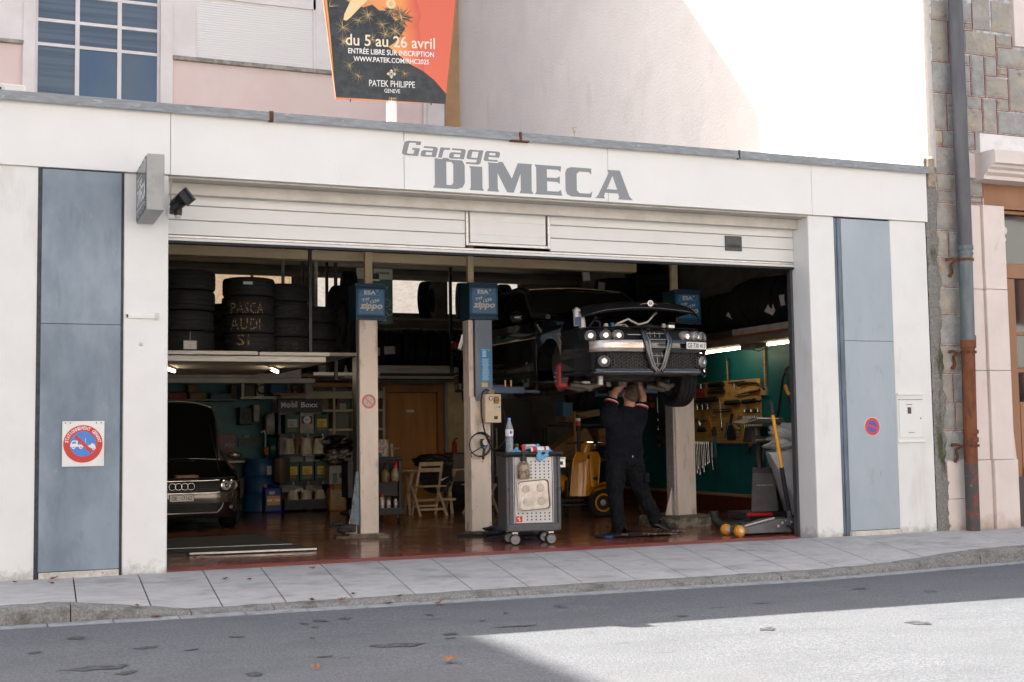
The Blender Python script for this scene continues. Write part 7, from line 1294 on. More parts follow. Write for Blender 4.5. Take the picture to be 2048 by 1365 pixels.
# wheels and running gear
def wheel(x, y, z, s_, name='wheel', r=.32, w=.225):
    o = MB().add(tyre_mb(r, w, .215), Matrix.Translation(cw(x, y, z)) @ Matrix.Rotation(R(90), 4, 'Y') @ Matrix.Translation((0, 0, -w/2))).build(name, m_tyre, A, smooth=38)
    g = MB(); c = Vector(cw(x+s_*w*.30, y, z)); ax = Vector((s_, 0, 0)); g.lathe([(.215, -.15), (.216, .02), (.2, .03), (.19, .0)], 30, c, ax); rm = g.build('rim', m_alloy, o, smooth=40)
    for k in range(5):
        a = R(72*k+18); d = Vector((0, math.cos(a), math.sin(a))); MB().bar(c+d*.03, c+d*.2, .06, .03, up=ax).build('spoke', m_alloy, rm, bevel=.008)
    MB().cyl(c-ax*.01, c+ax*.02, .05, n=18).build('hub_cap', m_alloy, rm, bevel=.004); MB().cyl(c-ax*.08, c-ax*.07, .15, n=26).build('brake_disc', m_rotor, rm); return o
wheel(.77, WY[0], .19, 1); wheel(.77, WY[1], .20, 1); wheel(-.77, WY[1], .20, -1)
hb = Vector(cw(-.76, WY[0]-.02, .225)); g = MB()
g.lathe([(.05, -.03), (.055, .03), (0, .03)], 20, hb, (-1, 0, 0)); HUB = g.build('wheel_hub', m_rotor, A, smooth=40)
g = MB(); g.lathe([(.07, -.014), (.165, -.014), (.165, .014), (.07, .014), (.07, .04), (0, .04)], 40, hb, (-1, 0, 0)); g.build('brake_disc', m_rotor, HUB, smooth=40)
for k in range(5): a = R(72*k); MB().cyl(hb+Vector((-.04, .05*math.cos(a), .05*math.sin(a))), hb+Vector((-.07, .05*math.cos(a), .05*math.sin(a))), .007, n=6).build('wheel_bolt', m_alu, HUB)
CAL = MB().box(CX-.885, CX-.765, CY+WY[0]-.235, CY+WY[0]-.155, CZ+.085, CZ+.36).build('brake_caliper', m_caliper, HUB, bevel=.03, seg=3)
MB().box(CX-.86, CX-.79, CY+WY[0]-.245, CY+WY[0]-.23, CZ+.14, CZ+.295).build('pad_window', m_pitch, CAL)
for z in (.165, .195, .225, .255): MB().box(CX-.85, CX-.80, CY+WY[0]-.252, CY+WY[0]-.246, CZ+z, CZ+z+.006).build('pad_rib', m_rotor, CAL)
for s_ in (-1, 1):
    MB().tube([cw(s_*.70, WY[0], .12), cw(s_*.55, WY[0]-.06, .085), cw(s_*.38, WY[0]+.02, .12)], [.03, .04, .035], 8).build('lower_arm', m_castalu, A, smooth=60)
    MB().tube([cw(s_*.66, WY[0]-.10, .13), cw(s_*.50, WY[0]-.26, .10), cw(s_*.36, WY[0]-.30, .14)], [.032, .036, .03], 8).build('lower_arm', m_castalu, A, smooth=60)
    MB().cyl(cw(s_*.50, WY[0]-.24, .06), cw(s_*.50, WY[0]-.24, .14), .03, n=14).build('arm_bush', m_castalu, A); MB().tube([cw(s_*.62, WY[0]+.02, .2), cw(s_*.58, WY[0]+.03, .45), cw(s_*.55, WY[0]+.05, .72)], [.05, .045, .04], 10).build('damper', m_well, A, smooth=60)
    MB().tube([cw(s_*.36, WY[0]+.1, .2), cw(s_*.7, WY[0], .22)], .022, 8).build('drive_shaft', m_under, A, smooth=60)
MB().box(CX-.42, CX+.42, CY+.85, CY+1.3, CZ+.17, CZ+.26).build('subframe', m_under, A, bevel=.03); MB().box(CX-.78, CX+.78, CY+1.30, CY+4.5, CZ+.17, CZ+.20).build('floor_pan', m_under, A, bevel=.02)
MB().box(CX-.62, CX+.62, CY+.20, CY+.60, CZ+.215, CZ+.235).build('engine_undertray', m_under, A, bevel=.01); MB().tube([cw(.0, .9, .16), cw(.05, 1.6, .13), cw(-.08, 2.6, .13), cw(-.2, 3.6, .14)], [.04, .04, .07, .07], 10).build('exhaust', m_rotor, A, smooth=60)
MB().box(CX-.52, CX-.46, CY+.45, CY+.50, CZ+.11, CZ+.22).build('duct_bracket', m_alu, A, bevel=.01)
random.seed(31)
for k in range(26):
    x, y = rnd(-.55, .6), rnd(.95, 1.6); s_ = rnd(.012, .035); MB().box(CX+x-s_*1.6, CX+x+s_*1.6, CY+y-s_, CY+y+s_, CZ+.10+rnd(0, .04), CZ+.18).build('underbody_fitting', (m_alu, m_rotor, m_under, m_castalu)[k % 4], A, bevel=.006)
tag(MB().add(MB().lathe([(0, 0), (.2, .0), (.3, .02), (.3, .19), (.2, .21), (0, .21)], 30), Matrix.Translation(cw(-.35, 2.4, -.28)) @ Matrix.Rotation(R(75), 4, 'X')).build('waste_oil_dish', m_rubber, None, smooth=40), 'black round tyre shape hanging in the gloom under the raised car', 'dish') if False else None

# ------------------------------------------------------------------ the left car, bonnet open, half behind the pillar
m_bronze = mat('bronze_grey_paint', (.15, .135, .115), .24, .5, coat=1.0)
BXc, BYc = 2.325, 16.72
U = thing('grey_car', 'grey-bronze car with its bonnet wide open, half hidden by the left white pillar', 'car', (BXc, BYc, 0))
def uw(x, y, z): return (BXc+x, BYc+y, z)
UH = .845
def uny(x): a = min(1, abs(x)/UH); return .05*a**1.5+.60*max(0, (a-.5)/.5)**2.3
UZ = [(.17, .08), (.22, .02), (.36, .0), (.44, -.012), (.50, .0), (.58, .015), (.66, .06), (.76, .16)]
def ubz(z):
    for (a, p), (b_, q) in zip(UZ, UZ[1:]):
        if a <= z <= b_: return p+(q-p)*(z-a)/(b_-a)
    return UZ[0][1] if z < .17 else UZ[-1][1]
def ufr(u, z, d=0): x = (u*2-1)*UH; return uw(x, uny(x)+ubz(z)+d, z)
def ush(fn, nu, nv, nm, m): return MB().grid(fn, nu, nv).build(nm, m, U, smooth=60)
ush(lambda u, v: ufr(u, .17+.07*v), 40, 4, 'front_lip', m_trim); ush(lambda u, v: ufr(u, .37+.13*v), 40, 6, 'front_bumper', m_bronze); ush(lambda u, v: ufr(.0+.10*u, .24+.13*v), 6, 4, 'bumper_corner', m_bronze); ush(lambda u, v: ufr(.90+.10*u, .24+.13*v), 6, 4, 'bumper_corner', m_bronze)
ush(lambda u, v: ufr(.10+.80*u, .24+.13*v, .05), 30, 3, 'lower_intake', m_pitch); MB().tube([ufr(u/30, .245, -.006) for u in range(3, 24)]+[ufr(.80, .30, -.006), ufr(.815, .365, -.006)], .008, 6).build('intake_trim', m_alu, U, smooth=60)
for k in range(3): MB().tube([ufr(.14+u*.03, .27+k*.03, .03) for u in range(20)], .006, 5).build('intake_bar', m_trim, U)
ush(lambda u, v: ufr(.02+.96*u, .50+.16*v, .06), 36, 4, 'grille_recess', m_pitch)
gx = [.25, .75]
ush(lambda u, v: ufr(.21+.58*u, .50+.155*v, .02), 24, 3, 'grille', m_trim)
for k in range(5): MB().tube([ufr(.22+u*.56/16, .515+k*.03, .012) for u in range(17)], .005, 5).build('grille_bar', m_black, U)
for z in (.50, .655): MB().tube([ufr(.21+u*.58/20, z, .004) for u in range(21)], .009, 6).build('grille_trim', m_chromec, U, smooth=60)
for s_ in (.21, .79): MB().tube([ufr(s_, .50, .004), ufr(s_, .655, .004)], .009, 6).build('grille_trim', m_chromec, U)
for k in range(4):
    c = Vector(ufr(.5+(k-1.5)*.046, .585, -.002)); MB().lathe([(.043+.006*math.cos(a), .006*math.sin(a)) for a in [2*math.pi*j/8 for j in range(9)]], 24, c, (0, -1, 0)).build('badge_ring', m_chromec, U, smooth=60)
pl = MB(); pc = Vector(ufr(.497, .44, -.012)); pl.box(pc.x-.155, pc.x+.155, pc.y-.012, pc.y, pc.z-.045, pc.z+.045); pl = pl.build('number_plate', m_trim, U, bevel=.004); MB().box(pc.x-.148, pc.x+.148, pc.y-.014, pc.y-.012, pc.z-.038, pc.z+.038).build('plate_face', m_numwhite, pl); b = MB(); text(b, 'GE · 17162', pc-Y3*.0145, w=.25, h=.05, bold=.012); b.build('lettering', m_pitch, pl)
for s_ in (-1, 1):
    for x, r_ in ((.575, .072), (.70, .064)):
        u = (s_*x/UH+1)/2; c = Vector(ufr(u, .585, .03)); nr = Vector((s_*.45, -1, .1)).normalized(); h = MB().lathe([(r_*1.05, -.05), (r_*1.05, .01), (r_*.92, .016), (r_*.9, 0)], 22, c, nr).build('headlight', m_chromec, U, smooth=40); MB().lathe([(r_*.9, 0), (r_*.6, .008), (0, .014)], 22, c, nr).build('lens', mat('dim_lamp_glass', (.5, .5, .5), .2, .4, coat=.6), h, smooth=70); MB().lathe([(r_*.4, .01), (r_*.42, .018), (r_*.3, .02), (0, .012)], 16, c, nr).build('bulb_ring', m_chromec, h, smooth=40)
    u = (s_*.80/UH+1)/2; MB().grid(lambda a, b_: ufr(u-.035+.07*a, .54+.09*b_, .006), 4, 3).build('indicator', mat('amber_lamp', (.42, .18, .04), .25), U, smooth=60); MB().cyl(ufr((s_*.66/UH+1)/2, .30, .03), ufr((s_*.66/UH+1)/2, .30, .0), .028, n=18).build('fog_lamp', m_rotor, U, bevel=.006)
    g = MB(); UWY = .88; n = 10; I = []
    ys = sorted([.60+k*.12 for k in range(32)]+[UWY+.35*math.cos(R(a)) for a in range(0, 181, 15)])
    for y in ys:
        z0 = .31+math.sqrt(max(0, .35**2-(y-UWY)**2)) if abs(y-UWY) < .35 else .19; z1 = .68+.2*min(1, y/1.5)
        I.append([g.vert(uw(s_*(UH-.04*(1-math.sin(math.pi*min(1, .3+.7*j/n)))-.06*max(0, j/n-.8)), y, z0+(z1-z0)*j/n)) for j in range(n+1)])
    for a, b_ in zip(I, I[1:]):
        for j in range(n): q = (a[j], b_[j], b_[j+1], a[j+1]); g.face(q if s_ > 0 else q[::-1])
    g.build('side_panel', m_bronze, U, smooth=60)
    MB().grid(lambda a, b_: uw(s_*(UH-.3*b_), UWY+.35*math.cos(math.pi*a), .31+.35*math.sin(math.pi*a)), 14, 2).build('wheel_arch', m_well, U, smooth=60)
    o = MB().add(tyre_mb(.31, .215, .21), Matrix.Translation(uw(s_*.745, UWY, .31)) @ Matrix.Rotation(R(90), 4, 'Y') @ Matrix.Translation((0, 0, -.11))).build('wheel', m_tyre, U, smooth=38); MB().cyl(uw(s_*.83, UWY, .31), uw(s_*.845, UWY, .31), .2, n=26).build('rim', m_alloy, o, bevel=.01)
    MB().tube([uw(s_*.80, 1.45, .93), uw(s_*.62, 2.05, 1.30), uw(s_*.58, 2.5, 1.37)], .035, 8).build('screen_pillar', m_bronze, U, smooth=60)
    g = MB(); g.grid(lambda u, v: uw(s_*(.96+.11*math.sin(math.pi*v)*math.cos(2*math.pi*u)), 1.62+.07*math.sin(math.pi*v)*math.sin(2*math.pi*u), .955-.065*math.cos(math.pi*v)), 16, 8, closeu=True); g.build('door_mirror', m_bronze, U, smooth=60)
    MB().tube([uw(s_*(UH-.02), .62, .665), uw(s_*(UH-.04), 1.0, .79), uw(s_*(UH-.05), 1.5, .88)], [.02, .03, .03], 8).build('wing_edge', m_bronze, U, smooth=60)
ush(lambda u, v: uw((u*2-1)*(.72-.12*v), 1.45+.62*v, .90+.42*v), 12, 6, 'windscreen', m_autoglass); ush(lambda u, v: uw((u*2-1)*.60, 2.05+.5*v, 1.31+.06*math.sin(v*1.6)+.03*(1-(u*2-1)**2)), 12, 5, 'roof', mat('soft_top', (.02, .02, .02), .9)); MB().tube([uw(-.72+1.44*k/12, 1.46-.0, .905+.03*math.sin(math.pi*k/12)) for k in range(13)], .02, 6).build('scuttle', m_bronze, U, smooth=60)
ush(lambda u, v: uw((u*2-1)*.78, 2.5+1.6*v, .92+.0*v), 8, 4, 'rear_deck', m_bronze)
MB().box(BXc-.72, BXc+.72, BYc+.25, BYc+1.35, .3, .60).build('engine', m_under, U, bevel=.03); MB().box(BXc-.02, BXc+.28, BYc+.42, BYc+.7, .60, .72).build('engine_cover', mat('pinkish_tank', (.30, .16, .12), .5, col2=(.2, .1, .07), ns=6), U, bevel=.02); MB().box(BXc-.6, BXc-.1, BYc+.4, BYc+.9, .60, .68).build('engine_cover', m_trim, U, bevel=.03); MB().lathe([(0, 0), (.05, 0), (.05, .06), (0, .06)], 16, uw(.52, .5, .62)).build('washer_cap', mat('bluecap', (.02, .05, .2), .4), U, smooth=40); MB().box(BXc-.78, BXc+.78, BYc+1.3, BYc+1.38, .4, .88).build('bulkhead', m_well, U); ush(lambda u, v: (lambda p: (p[0], p[1]+.12*v, p[2]+.02*v))(ufr(.04+.92*u, .67)), 24, 2, 'slam_panel', m_trim)
def ub(u, v, d=0):
    s_ = u*2-1; x = s_*(.69-.15*(v**2)); L_ = 1.15*v; a = R(58); zz = .04*(1-s_*s_)+.05*math.sin(math.pi*v)
    if v > .8: L_ -= .10*(abs(s_)**3)*((v-.8)/.2)
    return uw(x, 1.40-L_*math.cos(a)*.55-(-zz-d)*math.sin(a), .90+L_*.80*math.sin(a)+(zz+d)*math.cos(a))
UBN = ush(lambda u, v: ub(u, v, .03), 24, 12, 'bonnet', m_bronze); ush(lambda u, v: ub(.02+.96*u, .01+.97*v, -.0), 20, 10, 'bonnet_liner', m_well); MB().tube([ub(k/24, 1.0, .015) for k in range(25)], .016, 8).build('bonnet_edge', m_bronze, UBN, smooth=60)
for s_ in (0, 1): MB().tube([ub(s_, k/10, .015) for k in range(11)], .016, 8).build('bonnet_edge', m_bronze, UBN, smooth=60)
MB().tube([uw(.62, .9, .75), ub(.93, .6, 0)], .007, 6).build('bonnet_stay', m_black, U)
# ------------------------------------------------------------------ floor plate, trolley, jack and other things near the front
m_plate4 = mat('checker_floor_plate', (.040, .038, .034), .7, 0, col2=(.07, .065, .055), ns=6, st=(.4, 2, 1), dirt=[((.05, .04, .03), 3, .5, .7, (1, 2, 1), .6)])
FP = thing('floor_plate', 'dark steel cover plate lying on the workshop floor near the left pillar', 'floor plate', (2.5, 14.3, 0))
MB().hexa([(1.35, 13.55, .002), (3.22, 13.32, .002), (3.08, 15.75, .002), (1.4, 15.6, .002)], [(1.36, 13.56, .02), (3.21, 13.33, .02), (3.08, 15.74, .02), (1.41, 15.59, .02)]).build('cover_plate', m_plate4, FP)
MB().bar((1.95, 13.44, .022), (3.24, 13.30, .022), .02, .018).build('plate_edge', m_alu, FP); MB().bar((1.5, 14.2, .022), (3.15, 14.05, .022), .012, .006).build('plate_seam', m_alu, FP); MB().bar((1.95, 13.45, .02), (1.5, 15.3, .02), .02, .012).build('plate_edge', m_steeldark, FP)
# silver tool trolley
m_cartgrey = mat('trolley_grey_plastic', (.075, .078, .085), .5, col2=(.095, .098, .105), ns=24, bump=.15, bs=200)
m_silver = mat('trolley_silver_sheet', (.55, .55, .56), .4, .3, col2=(.50, .50, .51), ns=3)
YT = 12.66
C = thing('tool_trolley', 'grey tool trolley with a perforated silver front on castors, standing at the garage threshold', 'trolley', (5.5, 12.9, 0))
TA = R(-11)
def ct(x, y, z): c, s_ = math.cos(TA), math.sin(TA); return (5.515+x*c-y*s_, YT+.25+x*s_+y*c, z)
def cbox(name, m, x0, x1, y0, y1, z0, z1, par=None, bev=.004):
    T = Matrix.Translation((5.515, YT+.25, 0)) @ Matrix.Rotation(TA, 4, 'Z'); return MB().box(x0, x1, y0, y1, z0, z1, T).build(name, m, par or C, bevel=bev)
cbox('trolley_cabinet', m_cartgrey, -.27, .27, -.235, .24, .155, .965, bev=.012)
for s_ in (-1, 1): cbox('corner_post', m_cartgrey, s_*.285-.018+(.0), s_*.285+.018, -.25, .245, .155, .955, bev=.012); cbox('edge_trim', m_alu, min(s_*.213, s_*.222), max(s_*.213, s_*.222), -.246, -.236, .235, .95, bev=.003)
pf = cbox('perforated_front', m_silver, -.205, .205, -.243, -.236, .24, .945, bev=.003)
hl = MB(); n_ = 0
for i in range(8):
    for j in range(19):
        x = -.17+i*.0486; z = .275+j*.0345
        if abs(x) < .175 and .37 < z < .70 and True: continue
        if z > .78 and x < -.09: continue
        if x < -.12 and z < .33: continue
        q = [ct(x-.0075, -.2438, z-.0075), ct(x+.0075, -.2438, z-.0075), ct(x+.0075, -.2438, z+.0075), ct(x-.0075, -.2438, z+.0075)]; hl.poly(q)
hl.build('square_holes', m_pitch, pf, kind='stuff')
cbox('base_skirt', m_cartgrey, -.29, .29, -.252, .245, .15, .235, bev=.012)
tp = cbox('top_tray', m_black, -.30, .30, -.265, .255, .955, .985, bev=.012); MB().tube([ct(-.31, -.25, .985), ct(-.31, -.285, .985), ct(.31, -.285, .985), ct(.31, -.25, .985)], .018, 10).build('front_rail', m_black, tp, smooth=60)
for s_ in (-1, 1): cbox('rail_end', m_black, s_*.305-.02, s_*.305+.02, -.29, .25, .955, 1.0, tp, .01)
for z in (.60, .93): 
    for s_ in (-1, 1): o = Vector(ct(s_*.285, -.251, z)); MB().ring(o, (math.cos(TA), math.sin(TA), 0), Z3, .012, .018, 14).build('moulded_ring', m_black, C)
TR = thing('magnetic_tray', 'square steel tray with four round magnets stuck on the trolley front', 'tray', ct(0, -.25, .53))
def rr(w, h, r_, n=5): 
    P_ = []
    for cx, cy, a0 in ((w-r_, h-r_, 0), (-w+r_, h-r_, 90), (-w+r_, -h+r_, 180), (w-r_, -h+r_, 270)):
        for k in range(n+1): a = R(a0+90*k/n); P_.append((cx+r_*math.cos(a), cy+r_*math.sin(a)))
    return P_
rx_ = (math.cos(TA), math.sin(TA), 0); tiltu = Vector((0, 0, 1)); c0 = Vector(ct(.0, -.246, .538))
rot = R(4); rxx = Vector(rx_)*math.cos(rot)+Z3*math.sin(rot); ruu = -Vector(rx_)*math.sin(rot)+Z3*math.cos(rot); nn = rxx.cross(ruu)
m_tray = mat('brushed_tray_steel', (.50, .46, .42), .3, .85, col2=(.38, .34, .30), ns=10)
MB().prism(rr(.165, .155, .04), c0, rxx, ruu, .006).build('tray_floor', m_tray, TR)
g = MB(); o1 = [c0+rxx*x+ruu*y for x, y in rr(.165, .155, .04)]; o2 = [c0+rxx*x+ruu*y+nn*.03 for x, y in rr(.182, .172, .045)]; o3 = [c0+rxx*x+ruu*y+nn*.03 for x, y in rr(.172, .162, .042)]; o4 = [c0+rxx*x+ruu*y+nn*.007 for x, y in rr(.16, .15, .04)]
for a, b_ in ((o1, o2), (o2, o3), (o3, o4)):
    for k in range(len(a)): g.poly([a[k], a[(k+1) % len(a)], b_[(k+1) % len(a)], b_[k]])
g.build('tray_rim', m_tray, TR, smooth=50)
for x in (-.08, .08):
    for z in (-.072, .072): MB().cyl(c0+rxx*x+ruu*z+nn*.006, c0+rxx*x+ruu*z+nn*.012, .044, n=24).build('magnet', mat('magnet_cover', (.46, .42, .38), .4, .5, col2=(.40, .33, .27), ns=20), TR, bevel=.003)
st_ = cbox('red_logo', m_red, -.198, -.128, -.2465, -.2445, .252, .315, C, .002); b = MB(); 
for dx, dz, w_, h_ in ((-.012, .008, .02, .006), (0, .0, .006, .045), (.012, -.008, .014, .006)): b.box(*(lambda p: (p[0]-w_/2, p[0]+w_/2, p[1]-.0012, p[1]-.0005, p[2]-h_/2, p[2]+h_/2))(ct(-.163+dx, -.2475, .283+dz)))
b.build('logo_mark', m_pw, st_)
for s_ in (-1, 1):
    for yy in (-.17, .17):
        p = Vector(ct(s_*.195, yy, .0)); T = Matrix.Translation(p) @ Matrix.Rotation(TA+R(8*s_), 4, 'Z')
        k = MB().hexa([T @ Vector(q) for q in ((-.045, -.03, .145), (.045, -.03, .145), (.045, .05, .145), (-.045, .05, .145))], [T @ Vector(q) for q in ((-.05, -.035, .152), (.05, -.035, .152), (.05, .055, .152), (-.05, .055, .152))]).build('castor_plate', m_alu, C)
        MB().add(MB().hexa([(-.012, -.03, .06), (.012, -.03, .06), (.012, .03, .06), (-.012, .03, .06)], [(-.035, -.02, .145), (.035, -.02, .145), (.035, .05, .145), (-.035, .05, .145)]), T).build('castor_fork', m_alu, k, bevel=.004)
        w_ = MB().add(MB().cyl((-.0, -.034, .0625), (-.0, .02, .0625), .0625, n=26), T).build('castor_wheel', m_rubber, k, bevel=.006); MB().add(MB().lathe([(.05, 0), (.046, .004), (.03, .0), (.012, .006), (0, .006)], 24, (0, -.034, .0625), (0, -1, 0)), T).build('wheel_hub', mat('hub_grey', (.20, .20, .21), .4, .4), w_, smooth=40)
# things on the trolley
WBt = thing('water_bottle', 'clear plastic water bottle with a blue cap standing on the trolley', 'bottle', ct(-.245, -.1, .985)); c = ct(-.225, -.08, .985)
prof = [(0, 0), (.038, 0), (.043, .012)]+[(.041+.0025*math.sin(k*1.57), .02+k*.014) for k in range(16)]+[(.043, .25), (.040, .275), (.030, .315), (.018, .345), (.0145, .36), (.0145, .37)]
MB().lathe(prof, 26, c).build('bottle_body', mat('clear_pet', (.78, .85, .92), .10, trans=.55, ior=1.2, col2=(.45, .55, .66), ns=34, alpha=.8), WBt, smooth=60); MB().cyl((c[0], c[1], c[2]+.365), (c[0], c[1], c[2]+.388), .0165, n=16).build('bottle_cap', mat('cap_blue', (.12, .35, .75), .4), WBt, bevel=.003)
MB().lathe([(.0440, .19), (.0445, .265)], 26, c).build('bottle_label', mat('pale_pink_label', (.75, .72, .76), .4, col2=(.72, .45, .55), ns=30, lo=.55, hi=.6), WBt, smooth=60)
b = MB(); b.ring((c[0]-.0, c[1]-.0455, c[2]+.228), X3, Z3, 0, .014, 14); b.poly([(c[0]-.012, c[1]-.0455, c[2]+.234), (c[0]+.012, c[1]-.0455, c[2]+.234), (c[0]+.002, c[1]-.0455, c[2]+.262)]); b.build('drop_print', mat('drop_blue', (.02, .12, .45), .4), WBt)
SB = thing('spray_bottle', 'dirty spray bottle with a red pump hooked on the trolley front rail', 'spray bottle', ct(-.12, -.32, .8)); c = ct(-.125, -.335, .715)
MB().lathe([(0, 0), (.055, .002), (.064, .015), (.065, .13), (.055, .165), (.03, .18), (.028, .2)], 22, c).build('bottle_body', mat('grimy_spray_plastic', (.36, .28, .20), .35, col2=(.13, .085, .05), ns=22, lo=.45, hi=.6, dirt=[((.03, .02, .015), 50, .58, .66, (1, 1, 1), .8)]), SB, smooth=40); MB().cyl((c[0], c[1], c[2]+.19), (c[0], c[1], c[2]+.245), .036, n=18).build('collar', m_black, SB, bevel=.004); MB().cyl((c[0], c[1], c[2]+.245), (c[0], c[1], c[2]+.30), .016, n=12).build('pump_neck', m_black, SB); MB().cyl((c[0], c[1], c[2]+.285), (c[0], c[1], c[2]+.345), .012, .02, n=12).build('pump_rod', m_red, SB); MB().cyl((c[0], c[1], c[2]+.345), (c[0], c[1], c[2]+.36), .027, n=16).build('pump_knob', m_red, SB, bevel=.004); MB().bar((c[0], c[1], c[2]+.27), (c[0]+.055, c[1]-.005, c[2]+.275), .02).build('nozzle', m_black, SB)
CNT = thing('aerosol_can', 'white and red aerosol can lying on its side on the trolley', 'aerosol can', ct(.08, -.15, 1.03)); p, q = Vector(ct(-.02, -.2, 1.022)), Vector(ct(.19, -.16, 1.03)); d = (q-p).normalized(); MB().cyl(p, q, .031, n=20).build('can_body', m_pw, CNT, bevel=.004); MB().cyl(p+d*.02, p+d*.07, .0316, n=20).build('red_band', m_red, CNT); MB().cyl(p+d*.15, p+d*.175, .0316, n=20).build('magenta_band', mat('magenta_band', (.5, .05, .2), .4), CNT); MB().cyl(p, p-d*.04, .02, .012, n=14).build('can_nozzle', m_black, CNT); MB().cyl(p-d*.04, p-d*.09, .008, n=8).build('can_tip', m_black, CNT)
m_rag = mat('blue_paper_towel', (.12, .36, .62), .9, col2=(.22, .48, .72), ns=30, bump=.6, bs=60)
def rag(name, label, c, sx, sy, sz, sd):
    random.seed(sd); ph = [rnd(0, 6) for _ in range(8)]
    def P_(u, v):
        x, y = u*2-1, v*2-1; r_ = max(abs(x), abs(y)); e = 1-r_**2.2
        z = e*(.6+.4*math.sin(7*x+ph[0])*math.cos(6*y+ph[1]))+.25*math.sin(13*x+ph[2]+5*y)*e**.4+.2*math.sin(15*y+ph[3]-6*x)*e**.4
        return (c[0]+sx*x*(1-.25*math.sin(9*y+ph[4])**2)+.02*math.sin(11*y+ph[5]), c[1]+sy*y*(1-.2*math.sin(8*x+ph[6])**2), c[2]+sz*max(-.1, z))
    return tag(MB().grid(P_, 22, 18).build(name, m_rag, None, smooth=35), label, 'paper towel')
rag('paper_towel', 'crumpled blue paper towel heaped on the trolley behind the aerosol can', ct(.09, -.06, .992), .17, .14, .075, 4); rag('paper_towel', 'small tuft of blue paper towel beside the water bottle', ct(-.16, -.12, .99), .05, .05, .05, 6)
g = MB(); random.seed(9)
g.grid(lambda u, v: ct(.03+.13*u+.008*math.sin(v*7), -.295-.012*math.sin(u*9)-.008*abs(math.sin(v*8+u*3)), 1.02-.12*v*(.75+.25*math.sin(u*5))), 12, 10); tag(g.build('paper_towel', m_rag, None, smooth=35), 'strip of blue paper towel hanging over the trolley front rail', 'paper towel')
tag(MB().cyl(ct(-.12, .05, .985), ct(-.12, .05, 1.09), .022, n=14).build('marker', mat('marker_stripes', (.05, .05, .05), .4, col2=(.5, .45, .05), ns=9, lo=.5, hi=.52, st=(.1, .1, 6)), None, bevel=.004), 'dark marker with yellow bands standing behind the spray bottle', 'marker')
tag(cbox('small_carton', mat('pale_small_box', (.42, .39, .4), .5), -.05, .06, -.05, .05, .986, 1.06, C) and MB().add(MB().box(-.03, .09, -.0, .09, 1.062, 1.08), Matrix.Translation(ct(0, 0, 0))).build('sheet_stack', m_pw, None, bevel=.002), 'thin white card pack on top of the small carton on the trolley', 'papers')
SBX = thing('side_box', 'small steel clip box fixed to the right side of the trolley', 'box', ct(.33, .1, .9)); 
for nm, m, x0, x1, z0, z1 in (('box_body', m_stain, .305, .42, .82, .92), ('box_lid', m_stain, .30, .425, .92, .935)): cbox(nm, m, x0, x1, 0, .15, z0, z1, SBX, .004)
cbox('box_label', m_pitch, .325, .39, -.004, 0, .85, .89, SBX, .001)
# floor jack
m_jack = mat('jack_grey_paint', (.10, .105, .11), .35, .2, col2=(.13, .135, .14), ns=6, coat=.3)
m_orange = mat('orange_yellow_paint', (.72, .32, .025), .4)
J = thing('trolley_jack', 'low grey trolley jack with orange wheels and a long orange and black handle', 'jack', (8.2, 12.55, 0))
for y in (12.46, 12.70):
    g = MB(); g.prism([(7.93, .03), (8.50, .025), (8.66, .03), (8.68, .18), (8.50, .185), (8.36, .175), (8.02, .105), (7.93, .10)], (0, y, 0), X3, Z3, .022); g.build('jack_side', m_jack, J, bevel=.006)
MB().hexa([(7.95, 12.47, .09), (8.40, 12.46, .12), (8.40, 12.72, .12), (7.95, 12.71, .09)], [(7.95, 12.50, .115), (8.40, 12.50, .165), (8.40, 12.68, .165), (7.95, 12.68, .115)]).build('lift_arm', m_jack, J, bevel=.01); MB().tube([(7.98, 12.46, .115), (8.18, 12.46, .155), (8.38, 12.46, .19)], .012, 8).build('arm_edge', m_alu, J)
for y in (12.44, 12.72):
    k = MB().lathe([(0, 0), (.05, 0), (.062, .006), (.064, .03), (.064, .055), (.05, .06), (0, .06)], 26, (7.90, y-.03, .064), (0, 1, 0)).build('front_wheel', m_orange, J, smooth=40); MB().cyl((7.90, y-.045, .064), (7.90, y-.03, .064), .024, n=14).build('axle_cap', m_alu, k, bevel=.004); MB().ring((7.90, y-.0315, .064), X3, Z3, .048, .055, 24).build('wheel_groove', mat('orange_shadow_rim', (.25, .10, .02), .5), k)
for y in (12.46, 12.68):
    k = MB().cyl((8.56, y-.02, .04), (8.56, y+.02, .04), .038, n=18).build('rear_castor', m_rubber, J, bevel=.006); MB().tube([(8.52, y-.03, .10), (8.57, y-.035, .09), (8.60, y-.03, .05)], .012, 6).build('castor_fork', m_black, k)
MB().cyl((8.03, 12.58, .10), (8.03, 12.58, .15), .045, n=20).build('saddle', m_black, J, bevel=.006)
for x, z in ((8.42, .10), (8.475, .135), (8.52, .16), (8.60, .14)): MB().cyl((x, 12.448, z), (x, 12.437, z), .018 if z < .15 else .01, n=14).build('pivot_bolt', m_alu, J, bevel=.004)
a, b_ = Vector((8.64, 12.52, .17)), Vector((8.335, 12.40, 1.53)); d = b_-a
MB().cyl(a, a+d*.44, .027, n=16).build('handle_sleeve', mat('foam_sleeve', (.015, .016, .018), .8), J, smooth=40); MB().cyl(a+d*.44, a+d*.885, .0215, n=16).build('handle_bar', m_orange, J, smooth=40); MB().cyl(a+d*.885, a+d, .0245, n=16).build('handle_grip', m_rubber, J, bevel=.005); MB().cyl(a-d*.02, a+d*.07, .034, .03, n=16).build('handle_socket', m_jack, J, bevel=.005)
